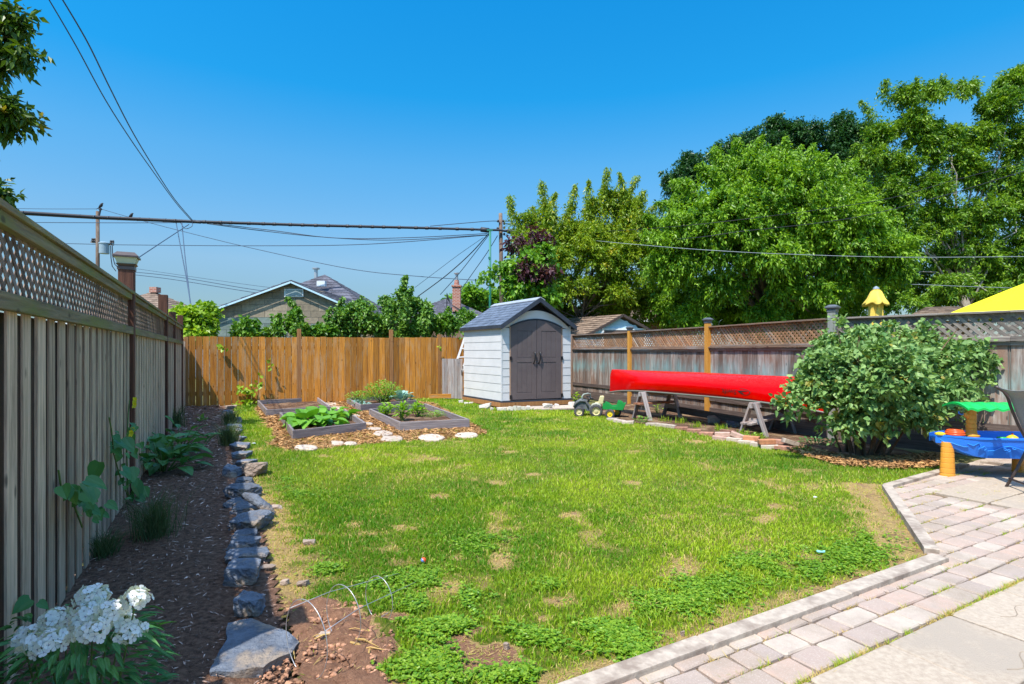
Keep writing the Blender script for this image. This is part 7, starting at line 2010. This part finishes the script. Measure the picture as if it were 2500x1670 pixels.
# ------------------------------------------------------------------ small things on the lawn
g_ = G(1034, 1378); bl = thing('toy_ball', 'small orange and blue ball lying on the lawn', 'ball', tuple(g_))
mb = MB(); v, f = ICO3; k = v @ np.array([.5, -.2, .84]); sel = (v[f].mean(1) @ np.array([-.75, -.5, -.42])) > .25
mb.add(v * .018 + np.array((g_.x, g_.y, .028)), f[~sel], .5, None, 0); mb2_v = v * .018 + np.array((g_.x, g_.y, .028)); mb.add(mb2_v, f[sel], .5, None, 1)
bl_o = mb.build('ball_skin', [M['ored_pl'], plast('ball_blue', (.15, .25, .7), .4)], bl, smooth=True)
def scrap(x, y, label, s, mat, name, cat, sy=.6):
    g_ = G(x, y, .03); mb = MB(); pl = [(g_.x + s * math.cos(t) * random.uniform(.7, 1.1), g_.y + s * sy * math.sin(t) * random.uniform(.7, 1.1)) for t in np.linspace(0, 6.28, 8)[:-1]]
    mb.prism(pl, .026, .034, .003, .5, .006); return tag(mb.build(name, M[mat]), label, cat)
scrap(1990, 1213, 'crumpled white paper scrap on the lawn near the patio corner', .022, 'white_paint', 'paper_scrap', 'paper')
M['teal'] = plast('pale_teal_plastic', (.25, .62, .60), .5)
scrap(2003, 1346, 'pale teal plastic disc lying in the clover', .032, 'teal', 'plastic_disc', 'plastic disc')
scrap(619, 1082, 'white litter scrap in the grass near the stones', .03, 'white_paint', 'paper_scrap', 'paper', 1.2)
scrap(399, 1384, 'small white scrap lying in the bark mulch', .012, 'white_paint', 'paper_scrap', 'paper', 1.5)
# tomato cage lying on its side
cg = thing('wire_cage', 'galvanized wire tomato cage lying on its side on the bare soil', 'plant cage', tuple(G(746, 1660)))
c1, c2_, c3_ = P(747, 1572, 2.36), P(838, 1540, 2.62), P(925, 1520, 2.85)
c1.z = .172; c2_.z = .150; c3_.z = .125
axd = (c3_ - c1).normalized(); s1 = Vector((axd.y, -axd.x, 0)).normalized(); s1 = Vector((.8, -.6, 0)); u1 = Vector((0, 0, 1))
rings = []
for c, r in ((c1, .166), (c2_, .142), (c3_, .115)):
    pts = [c + s1 * r * .92 * math.cos(t) + u1 * r * math.sin(t) for t in np.linspace(0, 2 * math.pi, 41)[:-1]]; rings.append(pts)
    mb = MB(); mb.tube(pts, .0019, 6, closed=True); mb.build('ring', M['steel'], cg, smooth=True)
for k in (3, 16, 29):
    a, b, c = rings[0][k], rings[1][k], rings[2][k]; e = c + (c - b) * .9; e.z = max(e.z, .012); mb = MB(); mb.tube([a, b, c, e], .0016, 6); mb.build('upright', M['steel'], cg, smooth=True)
# dried stalks
ds = thing('dry_stalks', 'bundle of dry yellow-brown plant stalks lying inside the wire cage', 'dry stalks', tuple(G(850, 1585)))
mb = MB()
for (x0, y0, x1, y1, w) in ((745, 1575, 830, 1552, .010), (750, 1566, 800, 1560, .006), (845, 1572, 905, 1598, .016), (855, 1565, 925, 1594, .012), (870, 1590, 940, 1597, .010), (900, 1604, 915, 1555, .012), (712, 1612, 730, 1555, .006), (720, 1620, 712, 1580, .005), (850, 1588, 900, 1580, .008), (830, 1548, 905, 1553, .005), (760, 1640, 800, 1600, .004), (1420, 1600, 1450, 1608, .004)):
    a, b = G(x0, y0, .02), G(x1, y1, .02); a.z += random.uniform(0, .02); b.z += random.uniform(0, .03); m_ = a.lerp(b, .5) + Vector((0, 0, .015)); mb.tube([a, m_, b], [w * .4, w * .5, w * .15], 5)
build_each(mb, 'stalk', M['dry'], ds)
# soil clods
mb = MB()
X, Y = scatter(SOILP + [], 2600)
ICS = icosphere(1)
for x, y in list(zip(X, Y))[:2200]:
    if y < 1.95: continue
    r = .003 + .013 * random.random() ** 2.5; v, f = ICS; mb.add(v * r * RN.uniform(.7, 1.3, (len(v), 1)) * np.array([1, 1, .7]) + np.array((x, y, .03)), f, random.random())
tag(mb.build('soil_clods', surf('reddish_soil_clods', (.48, .26, .16), (.26, .13, .08), 20, .95, .1, .4, tint=.4), base=False), 'loose brown soil crumbs around the wire cage', 'soil', kind='stuff')
# low weeds beneath the canoe and along the bricks
for i, (x, y, n, L, R_, H, mt) in enumerate(((1570, 1032, 70, .07, .16, .12, 'L_shrub'), (1605, 1010, 50, .06, .10, .22, 'L_lime'), (1835, 1070, 60, .06, .2, .08, 'L_herb'), (1990, 1088, 80, .07, .2, .12, 'L_hosta'), (1762, 1058, 30, .05, .1, .1, 'L_herb'), (2290, 1060, 50, .07, .14, .2, 'L_hosta'), (1960, 1105, 60, .06, .16, .08, 'L_shrub'))):
    rosette('weed', ['leafy weed clump at the feet of the far sawhorse', 'yellowish weed growing up beside the far sawhorse leg', 'low weed between bricks and near sawhorse', 'dark low weed under the left side of the lilac', 'small weed behind the double brick row', 'dark weed at the right foot of the lilac', 'low weed at the lawn edge by the last bricks'][i], 'weed', tuple(G(x, y)), n, L, L * .4, mt, R_, H, .9, 6, seed=70 + i, group='weeds along the brick edging')
for i, (x, y, n) in enumerate(((1660, 1035, 60), (1700, 1045, 50), (1760, 1052, 70), (1850, 1075, 60), (1815, 1065, 50), (1620, 1030, 40))):
    g_ = G(x, y); X = g_.x + RN.normal(0, .06, n); Y = g_.y + RN.normal(0, .05, n); mb = MB(); blades(mb, X, Y, RN.uniform(.06, .17, n), np.full(n, .009), RN.uniform(0, .9, n), .6)
    tag(mb.build('grass_tuft', M['grass']), ['grass tuft in front of the dark plank, second from left', 'grass tuft in the shade left of the pinkish boulder', 'grass tuft just in front of the pinkish boulder', 'grass tuft between the near sawhorse legs', 'grass tuft left of the near sawhorse', 'grass tuft right of the far sawhorse front leg'][i], 'grass tuft', 'grass tufts in the bed under the canoe')
